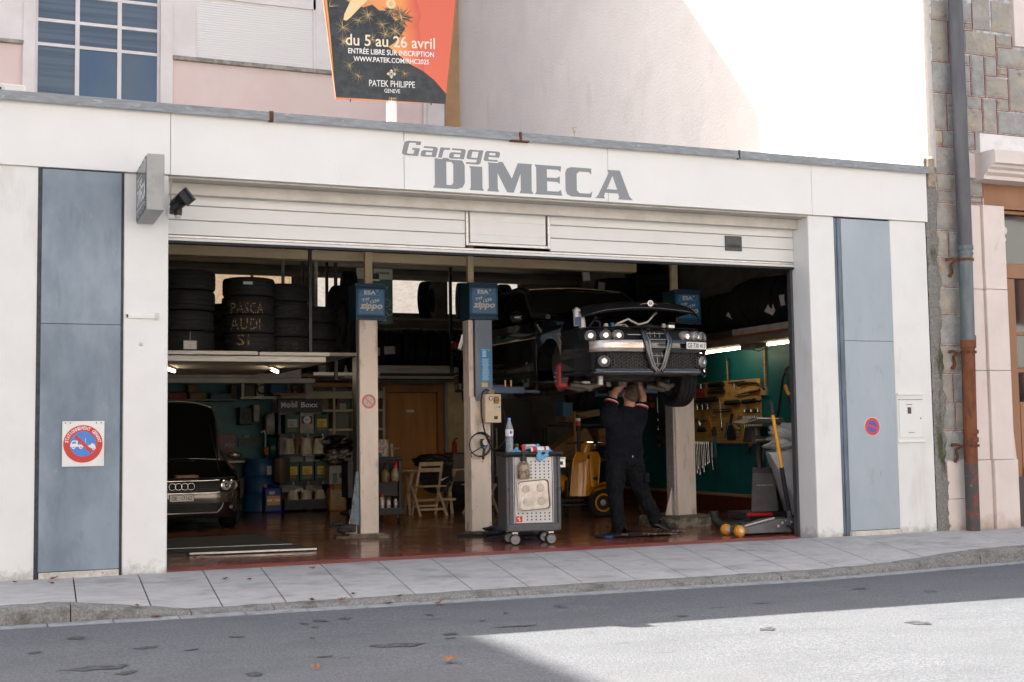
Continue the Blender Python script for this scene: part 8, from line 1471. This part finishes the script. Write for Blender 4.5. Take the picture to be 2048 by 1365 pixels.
# analyser station
m_an = mat('analyser_grey', (.065, .062, .058), .5, col2=(.08, .077, .072), ns=14); m_and = mat('analyser_dark', (.026, .026, .027), .5)
AN = thing('analyser_station', 'dark grey exhaust analyser on a sloping cabinet with a tilted screen head', 'analyser', (8.9, 13.4, 0))
MB().hexa([(8.52, 13.15, .22), (8.84, 13.05, .22), (9.24, 13.5, .22), (8.85, 13.65, .22)], [(8.64, 13.28, .74), (8.90, 13.20, .74), (9.1, 13.5, .74), (8.85, 13.6, .74)]).build('cabinet', m_an, AN, bevel=.01); MB().hexa([(8.628, 13.262, .66), (8.895, 13.178, .66), (8.895, 13.19, .66), (8.628, 13.275, .66)], [(8.636, 13.27, .735), (8.897, 13.187, .735), (8.897, 13.2, .735), (8.636, 13.28, .735)]).build('cabinet_lip', m_and, AN)
b = MB(); text(b, 'DIESEL EMISSION SYSTEM', (8.735, 13.168, .535), Vector((.32, -.10, 0)), Vector((.35, .4, 1)), w=.205, h=.013, bold=.02); b.build('lettering', mat('pale_small_print', (.5, .48, .44), .5), AN)
MB().box(8.48, 9.25, 13.05, 13.65, .05, .12).build('cart_base', m_and, AN, bevel=.02)
for k in range(5): MB().box(8.94+k*.05, 8.96+k*.05, 13.03, 13.05, .14, .19).build('cable_plug', m_black, AN)
MB().box(8.47, 9.24, 13.1, 13.6, .12, .215).build('cart_tray', m_and, AN, bevel=.01); MB().cyl((8.38, 13.02, .20), (8.70, 12.98, .19), .026, n=14).build('red_bar', mat('bright_red_tube', (.40, .015, .02), .4), AN, bevel=.004)
MB().tube([(8.86, 13.45, .74), (8.84, 13.45, .90), (8.84, 13.43, 1.0), (8.84, 13.40, 1.06)], [.045, .04, .04, .04], 10).build('neck', m_and, AN, smooth=60); MB().tube([(8.92, 13.45, .74), (8.90, 13.42, .82), (8.90, 13.42, .95), (8.93, 13.4, 1.04)], .02, 8).build('neck_cable', m_black, AN, smooth=60)
g = MB(); g.hexa([(8.60, 13.22, 1.05), (8.93, 13.14, 1.05), (9.03, 13.5, 1.05), (8.70, 13.58, 1.05)], [(8.66, 13.32, 1.25), (8.94, 13.25, 1.25), (9.02, 13.5, 1.25), (8.74, 13.58, 1.25)]); hd = g.build('screen_head', m_and, AN, bevel=.015)
u_ = Vector((.045, .10, .2)).normalized(); r_ = Vector((.31, -.075, 0)).normalized(); o_ = Vector((8.60, 13.22, 1.05))-Vector((0, .004, 0))
q = lambda x, z: o_+r_*x+u_*z+r_.cross(u_)*.004
MB().poly([q(.12, .08), q(.21, .08), q(.21, .2), (q(.12, .2))]).build('screen', mat('dead_screen', (.008, .008, .009), .1), hd); MB().poly([q(.055, .10), q(.085, .10), q(.085, .2), q(.055, .2)]).build('button_strip', mat('button_strip', (.15, .10, .05), .5), hd)
b = MB(); text(b, 'EMISSION', q(.13, .035)+r_.cross(u_)*.001, r_, u_, w=.16, h=.014, bold=.03); b.build('lettering', mat('amber_small_print', (.4, .28, .12), .5), hd); MB().poly([q(.25, .19), q(.30, .19), q(.30, .21), q(.25, .21)]).build('badge_strip', mat('violet_badge', (.3, .1, .25), .5), hd)
MB().hexa([(8.46, 13.15, 1.275), (9.0, 13.05, 1.275), (9.05, 13.55, 1.275), (8.64, 13.6, 1.275)], [(8.60, 13.2, 1.345), (9.0, 13.12, 1.35), (9.05, 13.55, 1.35), (8.70, 13.6, 1.345)]).build('top_tray', m_and, AN, bevel=.012); MB().hexa([(8.45, 13.14, 1.27), (8.62, 13.10, 1.325), (8.66, 13.4, 1.34), (8.50, 13.5, 1.29)], [(8.45, 13.14, 1.28), (8.62, 13.10, 1.335), (8.66, 13.4, 1.35), (8.50, 13.5, 1.30)]).build('tray_flap', m_an, AN)
MB().bar((8.62, 13.1, 1.345), (8.9, 13.08, 1.34), .02, .012).build('tray_edge', m_pw, AN); MB().box(8.93, 9.05, 13.2, 13.4, 1.07, 1.16).build('red_block', MATS['bright_red_tube'], AN, bevel=.01)
EX = thing('exhaust_hose', 'black ribbed exhaust hose lying on the floor in front of the analyser', 'hose', (8.3, 13.3, 0)); MB().tube([(8.12, 13.35, .21), (8.13, 13.33, .13), (8.18, 13.3, .08), (8.30, 13.25, .07), (8.42, 13.2, .085), (8.48, 13.15, .12), (8.52, 13.15, .19)], [.05, .05, .045, .04, .045, .05, .055], 12).build('hose_tube', m_rubber, EX, smooth=60); MB().tube([(8.40, 13.1, .05), (8.55, 12.95, .05), (8.72, 12.92, .06)], .035, 10).build('hose_tube', m_rubber, EX, smooth=60); MB().cyl((8.12, 13.35, .20), (8.12, 13.35, .235), .058, n=16).build('hose_cuff', m_black, EX, bevel=.004)
# grey machine with a bundled cover, behind the jamb
GM = thing('covered_machine', 'pale grey tapering machine beside the right pillar with a crumpled grey cover on top', 'machine', (9.1, 13.0, 0)); m_gm = mat('machine_pale_grey', (.46, .46, .47), .5, col2=(.40, .40, .41), ns=5)
MB().hexa([(9.0, 12.75, .15), (9.3, 12.65, .15), (9.5, 13.2, .15), (9.1, 13.3, .15)], [(8.60, 12.85, .93), (9.35, 12.65, 1.0), (9.6, 13.3, 1.0), (8.9, 13.4, .95)]).build('machine_hopper', m_gm, GM, bevel=.015)
blob('grey_cover', 'crumpled grey fabric cover heaped on the pale machine', 'cover', (9.06, 12.9, 1.08), (.36, .28, .20), mat('grey_cover_cloth', (.50, .49, .48), .85, col2=(.42, .41, .40), ns=4, bump=.8, bs=7, bd=.08), n=18, amp=1.0, sd=17, flat=-.75)
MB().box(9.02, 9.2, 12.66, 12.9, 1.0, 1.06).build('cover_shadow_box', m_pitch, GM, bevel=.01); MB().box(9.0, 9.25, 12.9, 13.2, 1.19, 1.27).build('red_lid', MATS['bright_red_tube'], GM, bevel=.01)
tag(MB().hexa([(8.72, 12.3, 0), (8.76, 12.28, 0), (8.80, 12.5, 0), (8.76, 12.52, 0)], [(8.735, 12.3, .30), (8.775, 12.28, .30), (8.815, 12.5, .30), (8.775, 12.52, .30)]).build('leaning_slab', mat('pale_board_edge', (.30, .28, .25), .7, col2=(.2, .18, .16), ns=9), None, bevel=.004), 'pale grey board leaning upright between the jack and the right pillar', 'board')
# cardboard on the floor and cover of cloth by post 2
random.seed(14); g = MB(); ring_ = []
for k in range(26):
    a = 2*math.pi*k/26; ring_.append((6.98+.52*math.cos(a)*(1+rnd(-.10, .12)), 13.28+.30*math.sin(a)*(1+rnd(-.15, .15)), .012+.02*max(0, math.sin(a*3+1))*abs(math.cos(a))))
c_ = g.vert((6.98, 13.3, .006)); iv = [g.vert((6.98+(x-6.98)*.8, 13.28+(y-13.28)*.8, .007)) for x, y, z in ring_]; ov = [g.vert(p) for p in ring_]
for k in range(26): g.face((c_, iv[k], iv[(k+1) % 26])); g.face((iv[k], ov[k], ov[(k+1) % 26], iv[(k+1) % 26]))
tag(g.build('cardboard_sheet', mat('oily_cardboard', (.045, .035, .028), .6, col2=(.26, .17, .10), ns=6, lo=.55, hi=.66), None, smooth=60), 'torn oil-soaked cardboard sheet on the floor under the mechanic', 'cardboard')
random.seed(15)
for k, (x, y, lab) in enumerate(((7.12, 13.05, 'torn cardboard scrap between the feet of the mechanic'), (7.30, 13.0, 'torn cardboard scrap under the raised shoe'), (7.62, 13.25, 'curled cardboard scrap right of the shoe'))):
    g = MB(); g.grid(lambda u, v: (x-.09+.18*u+.02*math.sin(v*5), y-.05+.1*v+.015*math.sin(u*9), .016+.018*math.sin(u*6+v*4)**2), 6, 4); tag(g.build('cardboard_scrap', mat('torn_cardboard', (.42, .28, .18), .85, col2=(.30, .19, .12), ns=14), None, smooth=40), lab, 'cardboard')
for k, (x, y) in enumerate(((6.58, 13.1), (7.6, 13.35))): tag(blob('blue_scrap', 'x', 'rag', (x, y, .012), (.06, .03, .012), mat('scrap_blue', (.04, .13, .40), .7), n=6, amp=1, sd=40+k), ('small blue scrap at the left end of the cardboard sheet', 'small blue scrap by the toe of the right shoe')[k], 'rag')
blob('dark_tarp', 'dark crumpled cloth on the floor behind the trolley wheel', 'cloth', (5.72, 13.9, .05), (.34, .2, .10), mat('dark_blue_cloth', (.018, .022, .034), .7, col2=(.03, .04, .06), ns=7, bump=.4, bs=12), n=12, amp=1.1, sd=19, flat=-.5)
MB().hexa([(5.70, 13.80, .05), (6.0, 13.6, .05), (6.03, 13.66, .05), (5.75, 13.9, .05)], [(5.95, 13.74, .18), (6.02, 13.68, .18), (6.03, 13.70, .18), (5.98, 13.78, .18)]).build('folded_arm', m_armblue, P2, bevel=.006)
# scooter behind
m_yel = mat('scooter_yellow', (.60, .255, .018), .25, col2=(.54, .22, .016), ns=3, coat=.6)
VY = 16.6
V = thing('yellow_scooter', 'yellow motor scooter seen from the front half hidden between the trolley and the man', 'scooter', (8.0, VY, 0))
g = MB(); out = [(-.21, .02), (-.22, .25), (-.25, .42), (-.20, .52), (-.10, .55), (.05, .555), (.16, .54), (.22, .45), (.20, .2), (.10, -.02), (-.10, -.06)]
def shield(u, v):
    z = v; w0 = .21+.04*math.sin(math.pi*min(1, z*1.2)); 
    return (8.03-.27*(1-v)*.35+(u*2-1)*(.215*(1-.25*max(0, v-.85)/.15)), VY-.14*math.cos((u*2-1)*1.35)+.06*v, .30+.62*v)
MB().grid(shield, 18, 14).build('leg_shield', m_yel, V, smooth=60); MB().tube([shield(0, k/12) for k in range(13)]+[shield(u/10, 1.0) for u in range(1, 10)]+[shield(1, 1-k/12) for k in range(13)], .010, 6).build('shield_edge', m_yel, V, smooth=60)
MB().hexa([(8.0, VY-.16, .42), (8.06, VY-.16, .42), (8.06, VY-.12, .42), (8.0, VY-.12, .42)], [(7.99, VY-.11, .90), (8.05, VY-.11, .90), (8.05, VY-.06, .90), (7.99, VY-.06, .90)]).build('steering_cover', m_yel, V, bevel=.012); MB().cyl((8.06, VY-.19, .55), (8.06, VY-.15, .55), .032, n=16).build('horn', m_black, V, bevel=.004); MB().box(7.965, 7.995, VY-.125, VY-.11, .83, .88).build('shield_badge', m_pitch, V)
b = MB(); text(b, 'Vespa', (7.86, VY-.155, .80), Vector((1, .05, .25)), Vector((-.25, 0, 1)), w=.11, h=.035, bold=.0, shear=.4); b.build('lettering', m_pitch, V)
MB().tube([(7.96, VY-.02, .92), (7.98, VY-.02, 1.0), (8.02, VY-.03, 1.04)], [.07, .075, .06], 14).build('headset', m_yel, V, smooth=60); MB().cyl((8.10, VY-.06, 1.02), (8.13, VY-.09, 1.02), .06, n=18).build('headlight', m_chromec, V, bevel=.01); MB().tube([(7.70, VY+.05, 1.05), (8.0, VY, 1.06), (8.3, VY+.05, 1.05)], .014, 8).build('handlebar', m_chromec, V)
MB().grid(lambda u, v: (8.02+.30*u-.05, VY-.16-.13*math.sin(math.pi*v)+.0, .26+.15*math.sin(math.pi*v)*(1-.3*u)+.18*u*(1-v)*0+.10*u), 10, 8).build('front_mudguard', m_yel, V, smooth=60)
MB().grid(lambda u, v: (7.93+.33*math.sin(math.pi*(.12+.8*u))*0+.36*u, VY-.20-.11*math.sin(math.pi*v), .30+.20*math.sin(math.pi*(.15+.6*u))-.16*abs(v-.5)), 12, 8).build('front_mudguard', m_yel, V, smooth=60)
fw = MB().add(tyre_mb(.205, .09, .125), Matrix.Translation((8.13, VY-.16, .205)) @ Matrix.Rotation(R(90), 4, 'X') @ Matrix.Rotation(R(0), 4, 'Y')).build('front_wheel', m_tyre, V, smooth=38); MB().ring((8.13, VY-.262, .205), X3, Z3, .105, .130, 30).build('wheel_rim', m_yel, fw); MB().cyl((8.13, VY-.255, .205), (8.13, VY-.25, .205), .10, n=26).build('wheel_disc', m_pitch, fw); MB().lathe([(0, .03), (.02, .028), (.035, .01), (.045, 0)], 18, (8.13, VY-.255, .205), (0, -1, 0)).build('wheel_nut', m_alu, fw, smooth=40)
ell_ = lambda c, r: MB().grid(lambda u, v: (c[0]+r[0]*math.sin(math.pi*v)*math.cos(2*math.pi*u), c[1]+r[1]*math.sin(math.pi*v)*math.sin(2*math.pi*u), c[2]-r[2]*math.cos(math.pi*v)*(1 if v > .5 else .8)), 28, 16, closeu=True)
ell_((7.56, VY+.26, .45), (.30, .17, .20)).build('side_cowl', m_yel, V, smooth=60)
MB().tube([(7.5, VY+.09, .60), (7.60, VY+.08, .52), (7.64, VY+.085, .40), (7.62, VY+.1, .30)], .006, 6).build('cowl_seam', m_black, V)
MB().box(7.6, 7.95, VY+.0, VY+.45, .22, .26).build('floorboard', m_under, V, bevel=.01); MB().box(7.70, 7.90, VY+.05, VY+.35, .27, .52).build('tunnel', mat('greasy_engine', (.03, .02, .012), .6, col2=(.12, .06, .015), ns=24, lo=.55, hi=.6), V, bevel=.02); MB().box(7.34, 8.1, VY-.05, VY+.3, .165, .185).build('stand_rail', m_steeldark, V)
for x in (7.5, 7.58): MB().tube([(x, VY+.1, .165), (x, VY+.1, 0)], .012, 6).build('stand_leg', m_steeldark, V)
blob('cover_scrap', 'white torn sticker with black print on the scooter cowl', 'sticker', (7.475, VY+.10, .46), (.04, .01, .035), m_pw, n=5, amp=.6, sd=50)
# cartons above the scooter
def carton(x, y, z, sx, sy, sz, ry, rz, lab, m=m_card):
    T = Matrix.Translation((x, y, z)) @ Matrix.Rotation(R(rz), 4, 'Z') @ Matrix.Rotation(R(ry), 4, 'Y'); t = thing('cardboard_box', lab, 'box', (x, y, z))
    MB().box(-sx/2, sx/2, -sy/2, sy/2, 0, sz, T).build('box_body', m, t, bevel=.006); MB().box(-sx/2, sx/2, -sy/2-.003, -sy/2-.0005, sz*.46, sz*.54, T).build('tape', mat('brown_tape', (.15, .08, .03), .4), t); MB().box(-sx*.3, sx*.1, -sy/2-.004, -sy/2-.0025, sz*.1, sz*.35, T).build('box_print', mat('box_print', (.12, .06, .025), .7, col2=(.22, .12, .05), ns=40), t)
carton(8.30, 17.6, .83, .62, .4, .34, -30, 0, 'long brown carton tilted steeply above the yellow scooter'); carton(8.83, 17.6, 1.02, .4, .4, .26, -8, 0, 'flatter brown carton resting right of the tilted one behind the man'); carton(8.55, 18.0, 1.42, .6, .35, .10, -8, 0, 'thin pale carton lying high above the tilted carton', mat('pale_carton', (.34, .24, .11), .8)); carton(8.32, 17.9, 1.36, .22, .3, .13, 4, 0, 'small printed carton below the thin pale one', mat('printed_carton', (.30, .17, .10), .8, col2=(.2, .1, .05), ns=30))
SH2 = thing('rear_bench', 'dark bench at the back right carrying the brown cartons', 'bench', (8.6, 18, 0)); piece('bench_top', m_steeldark, 8.0, 9.4, 17.4, 18.3, .76, .80, SH2, .004); piece('bench_top', m_steeldark, 8.2, 9.4, 17.75, 18.4, 1.30, 1.335, SH2, .004)
for x in (8.05, 9.3): piece('bench_leg', m_steeldark, x, x+.05, 18.2, 18.25, 0, 1.3, SH2); piece('bench_leg', m_steeldark, x, x+.05, 17.45, 17.5, 0, .76, SH2)
tag(MB().cyl((8.12, 17.2, .8), (8.10, 17.2, 1.75), .02, n=10).build('wooden_pole', mat('yellow_pole', (.40, .20, .04), .6), None), 'thin yellow-brown pole standing left of the tilted carton', 'pole')
g = thing('strut', 'greasy shock absorber with a red and white label hanging behind the trolley', 'strut', (7.6, 15.8, 1.2)); MB().tube([(7.50, 15.8, .95), (7.50, 15.8, 1.45)], .022, 10).build('strut_rod', m_rubber, g); MB().cyl((7.50, 15.8, 1.22), (7.50, 15.8, 1.38), .034, n=14).build('strut_body', m_under, g); MB().cyl((7.50, 15.8, 1.30), (7.50, 15.8, 1.36), .035, n=14).build('red_label', m_red, g); MB().cyl((7.50, 15.8, 1.36), (7.50, 15.8, 1.40), .0352, n=14).build('white_label', m_pw, g)
crate(7.0+.0, 7.0+.14, 1.42, 1.60, (.02, .09, .13), 'teal_case', 'small teal case hanging under the lift arm', 'case', 15.2)
# debris
random.seed(77); g = MB()
for k in range(260):
    x = rnd(1.6, 8.3); y = 12.1+abs(random.gauss(0, .7)); s_ = rnd(.002, .006); g.poly([(x-s_, y-s_, .003), (x+s_, y-s_*.6, .004), (x+s_*.5, y+s_, .003)])
g.build('floor_crumbs', mat('pale_crumbs', (.55, .48, .40), .9), None, kind='stuff')
# ------------------------------------------------------------------ the mechanic
m_skin = mat('skin', (.50, .27, .18), .5, col2=(.42, .21, .135), ns=16, spec=.4, bump=.1, bs=160)
m_hair = mat('cropped_hair', (.060, .042, .033), .9, col2=(.13, .085, .065), ns=22, lo=.42, hi=.66, bump=.5, bs=240)
m_shirt = mat('navy_tee', (.0060, .0075, .0125), .95, spec=.2, col2=(.010, .012, .019), ns=5, st=(.7, .7, 2.2), bump=1.0, bs=9, bd=.05)
m_trous = mat('black_work_trousers', (.0055, .0062, .0085), .9, spec=.25, col2=(.009, .010, .0135), ns=6, bump=1.0, bs=10, bd=.05)
PM = thing('person', 'mechanic seen from behind in dark tee and black trousers, both arms raised under the car', 'person', (7.0, 13.4, 0))
def soft(g, name, m, vox, smooth_it=6, disp=0, ds=.12, par=PM):
    o = g.build(name, m, par, smooth=180)
    r = o.modifiers.new('remesh', 'REMESH'); r.mode = 'VOXEL'; r.voxel_size = vox; r.use_smooth_shade = True
    s_ = o.modifiers.new('smooth', 'SMOOTH'); s_.factor = .5; s_.iterations = smooth_it
    for k, (d_, sc) in enumerate(((disp, ds), (disp*.5, ds*.4))):
        if d_:
            tx = bpy.data.textures.new(name+'_folds%d' % k, 'CLOUDS'); tx.noise_scale = sc; tx.noise_depth = 2
            dm = o.modifiers.new('folds%d' % k, 'DISPLACE'); dm.texture = tx; dm.strength = d_; dm.mid_level = .5; dm.texture_coords = 'LOCAL'
    return o
def ell(g, c, r, n=18, T=None):
    M_ = Matrix.Translation(c) @ (T or Matrix.Identity(4))
    g.grid(lambda u, v: M_ @ Vector((r[0]*math.sin(math.pi*v)*math.cos(2*math.pi*u), r[1]*math.sin(math.pi*v)*math.sin(2*math.pi*u), -r[2]*math.cos(math.pi*v))), n, n//2, closeu=True); return g
def limb(g, pts, rs, n=14):
    g.tube(pts, rs, n)
    for p, r_ in zip(pts, rs): ell(g, p, (r_, r_, r_), 12)
    return g
def torso(g, rows, n=24):               # rows: centre x, y, z, half width, half depth
    g.grid(lambda u, v: (lambda r_: (r_[0]+r_[3]*math.copysign(abs(math.cos(2*math.pi*u))**.85, math.cos(2*math.pi*u)), r_[1]+r_[4]*math.copysign(abs(math.sin(2*math.pi*u))**.9, math.sin(2*math.pi*u)), r_[2]))(rows[round(v*(len(rows)-1))]), n, len(rows)-1, closeu=True)
    g.face([len(g.v)-1-k for k in range(0)]) if False else None
    for r_ in (rows[0], rows[-1]): ell(g, (r_[0], r_[1], r_[2]), (r_[3]*.98, r_[4]*.98, .03), 18)
    return g
y0 = 13.42
SHL, SHR = (6.785, y0, 1.485), (7.185, y0-.01, 1.42)
ELL, ELR = (6.865, y0+.03, 1.665), (7.245, y0+.03, 1.615)
WRL, WRR = (7.025, y0+.02, 1.815), (7.185, y0+.04, 1.815)
HC = Vector((7.062, y0-.02, 1.638)); HT = Matrix.Rotation(R(12), 4, 'Y') @ Matrix.Rotation(R(28), 4, 'X')      # head tipped back, looking up at the car
b = MB()
torso(b, [(6.97, y0, .90, .14, .10), (6.97, y0, 1.1, .15, .10), (6.98, y0, 1.26, .17, .11), (7.0, y0, 1.41, .16, .10), (7.02, y0, 1.48, .08, .07)])
limb(b, [(6.86, y0, .92), (6.83, y0+.02, .50), (6.84, y0-.04, .10)], [.075, .05, .035]); limb(b, [(7.08, y0, .92), (7.18, y0+.04, .53), (7.37, y0+.0, .13)], [.075, .05, .035])
limb(b, [(7.02, y0+.01, 1.43), (7.04, y0-.005, 1.50), (7.052, y0-.01, 1.58)], [.078, .070, .066])
ell(b, HC, (.088, .106, .120), 22, HT); ell(b, HC+HT.to_3x3() @ Vector((0, .044, -.060)), (.064, .068, .072), 18, HT); ell(b, HC+HT.to_3x3() @ Vector((0, .108, -.02)), (.013, .02, .022), 10, HT)
for s_ in (-1, 1): ell(b, HC+HT.to_3x3() @ Vector((s_*.091, .005, -.02)), (.012, .022, .034), 12, HT); ell(b, HC+HT.to_3x3() @ Vector((s_*.033, .098, .012)), (.014, .01, .008), 8, HT)
ell(b, HC+HT.to_3x3() @ Vector((0, .106, -.066)), (.024, .01, .009), 10, HT)
for sh, el, wr in ((SHL, ELL, WRL), (SHR, ELR, WRR)):
    mid1 = tuple((a+c)/2 for a, c in zip(sh, el)); mid2 = tuple(a+(c-a)*.35 for a, c in zip(el, wr))
    limb(b, [sh, mid1, el, mid2, wr], [.062, .054, .046, .047, .031])
    w_ = Vector(wr); d = (w_-Vector(el)).normalized(); side_ = d.cross(Y3).normalized(); pn = side_.cross(d)
    palm = w_+d*.055; T = Matrix((( *side_, 0), (*pn, 0), (*d, 0), (0, 0, 0, 1))).transposed()
    ell(b, palm, (.040, .017, .058), 14, T)
    for k, (off, L_) in enumerate(((-.030, .075), (-.010, .085), (.010, .080), (.029, .062))):
        p0 = w_+d*.098+side_*off; p1 = p0+d*L_*.45+pn*.012; p2 = p1+d*L_*.30+pn*.030; p3 = p2+d*L_*.08+pn*.032; limb(b, [p0, p1, p2, p3], [.0098, .0092, .0085, .007], 8)
    t0 = w_+d*.035-side_*.034; limb(b, [t0, t0+d*.035-side_*.026+pn*.01, t0+d*.065-side_*.026+pn*.03], [.013, .011, .009], 8)
body = soft(b, 'body', m_skin, .0075, 4)
# hair: a close cap over the back and crown of the skull, open at the face and neck
g = MB()
def hairp(u, v, k=1.045):
    th = 2*math.pi*u; fi = math.pi*(.0+.60*v); x, y, z = .089*math.sin(fi)*math.cos(th), .107*math.sin(fi)*math.sin(th), .121*math.cos(fi)
    if y > 0 and fi > 1.1: s_ = 1-min(1, y/.05)*.12; k = k*s_
    drop = .0
    p = Vector((x*k, y*k, z*k-drop)); return HC+HT.to_3x3() @ p
g.grid(lambda u, v: hairp(u, v), 36, 16, closeu=True); hr_ = g.build('hair', m_hair, PM, smooth=180)
tx = bpy.data.textures.new('hair_tex', 'CLOUDS'); tx.noise_scale = .01; dm = hr_.modifiers.new('fuzz', 'DISPLACE'); dm.texture = tx; dm.strength = .003
g = MB(); cpt = HC+HT.to_3x3() @ Vector((.018, -.028, .109*.965)); nrm = (HT.to_3x3() @ Vector((.2, -.45, 1))).normalized()
# tee shirt
b = MB()
torso(b, [(6.965, y0, .90, .235, .155), (6.96, y0, .96, .238, .158), (6.965, y0+.0, 1.06, .222, .150), (6.975, y0+.01, 1.18, .225, .148), (6.985, y0+.01, 1.27, .240, .145), (6.985, y0+.01, 1.38, .242, .135), (6.995, y0+.01, 1.45, .20, .115), (7.015, y0+.01, 1.495, .105, .085)])
for sh, el in ((SHL, ELL), (SHR, ELR)):
    v_ = Vector(el)-Vector(sh); limb(b, [Vector(sh)-v_*.75+Vector((.03 if sh is SHL else -.03, 0, 0)), Vector(sh), Vector(sh)+v_*.36], [.105, .092, .079])
tee = soft(b, 'tee_shirt', m_shirt, .011, 5, .030, .085)
# creases pulled across the back
cr = MB(); random.seed(23)
for k in range(17):
    z = .98+k*.027; x0 = 6.78+rnd(0, .05); L_ = rnd(.22, .40); sl = .10*(k/17-.2); pts = []
    for i in range(9):
        x = x0+L_*i/8; dx = (x-6.98)/.24; yy = y0-.138*math.sqrt(max(.05, 1-min(.95, abs(dx))**2.2))-.004; pts.append((x, yy+.004, z-.10*((i/8-.5)**2)+sl*(i/8)))
    cr.tube(pts, [.002]+[.0085]*7+[.002], 6)
# sleeve bands: black, white and red stripes
for sh, el in ((SHL, ELL), (SHR, ELR)):
    S_, E_ = Vector(sh), Vector(el); d = (E_-S_).normalized(); L_ = (E_-S_).length
    for t0, t1, m, r_ in ((.30, .37, m_red, .0855), (.38, .44, m_pw, .0845), (.45, .55, m_shirt, .0835)):
        MB().lathe([(r_-.012, L_*t0), (r_, L_*t0+.002), (r_-.002, L_*t1), (r_-.014, L_*t1)], 26, S_, d).build('sleeve_band', m, tee, smooth=50)
# trousers
b = MB()
torso(b, [(6.965, y0, .77, .19, .125), (6.965, y0-.01, .86, .215, .150), (6.965, y0, .97, .20, .135)])
limb(b, [(6.865, y0-.01, .86), (6.845, y0, .70), (6.84, y0+.02, .50), (6.845, y0-.01, .33), (6.845, y0-.05, .14), (6.845, y0-.05, .085)], [.135, .122, .098, .090, .082, .086])
limb(b, [(7.065, y0-.01, .86), (7.105, y0, .70), (7.185, y0+.03, .53), (7.27, y0+.02, .36), (7.355, y0, .19), (7.375, y0, .14)], [.135, .122, .098, .090, .080, .084])
tr_ = soft(b, 'trousers', m_trous, .012, 5, .034, .09)
MB().box(7.02, 7.15, y0-.175, y0-.15, .80, .83).build('pocket_flap', m_trous, tr_, bevel=.008); MB().box(7.165, 7.23, y0-.13, y0-.09, .60, .72).build('leg_pocket', m_trous, tr_, bevel=.012)
MB().box(6.985, 6.993, y0-.172, y0-.16, .905, .925).build('white_tag', m_pw, tr_)
# shoes
m_shoe = mat('black_shoe', (.012, .012, .013), .55); m_sole = mat('dark_grey_sole', (.07, .065, .06), .7)
def shoe(c, rz, pitch, lab, roll=0):
    T = Matrix.Translation(c) @ Matrix.Rotation(rz, 4, 'Z') @ Matrix.Rotation(pitch, 4, 'X') @ Matrix.Rotation(roll, 4, 'Y')
    def fp(u, v):                       # u along the foot (0 heel .. 1 toe), v round the upper
        L_ = .29*u-.06; w_ = (.036+.016*math.sin(math.pi*min(1, u*.9+.08)))*(1 if u < .9 else 1-(u-.9)*5.5); h_ = .105-.10*max(0, u-.25)**.8 if u > .25 else .105
        a = math.pi*v; return T @ Vector((w_*math.cos(a)*1.05, L_, .025+h_*math.sin(a)*(.9 if u > .05 else .75)))
    s_ = MB().grid(fp, 16, 12).build('shoe', m_shoe, PM, smooth=60)
    out = []
    for k in range(17): u = k/16; w_ = (.040+.016*math.sin(math.pi*min(1, u*.9+.08)))*(1 if u < .88 else 1-(u-.88)*5); out.append((w_, .295*u-.063))
    P_ = out+[(-x, y) for x, y in out[::-1]]
    MB().prism(P_, T @ Vector((0, 0, .0)), T.to_3x3() @ X3, T.to_3x3() @ Y3, .026).build('sole', m_sole, s_, bevel=.004)
    MB().poly([fp(.0, .3), fp(.0, .7), fp(.03, .72), fp(.03, .28)]).build('heel_tab', m_pw if lab else m_shoe, s_); return T
shoe((6.845, y0-.13, .002), R(4), 0, True); shoe((7.385, y0-.05, .07), R(-62), R(-20), True, R(14))
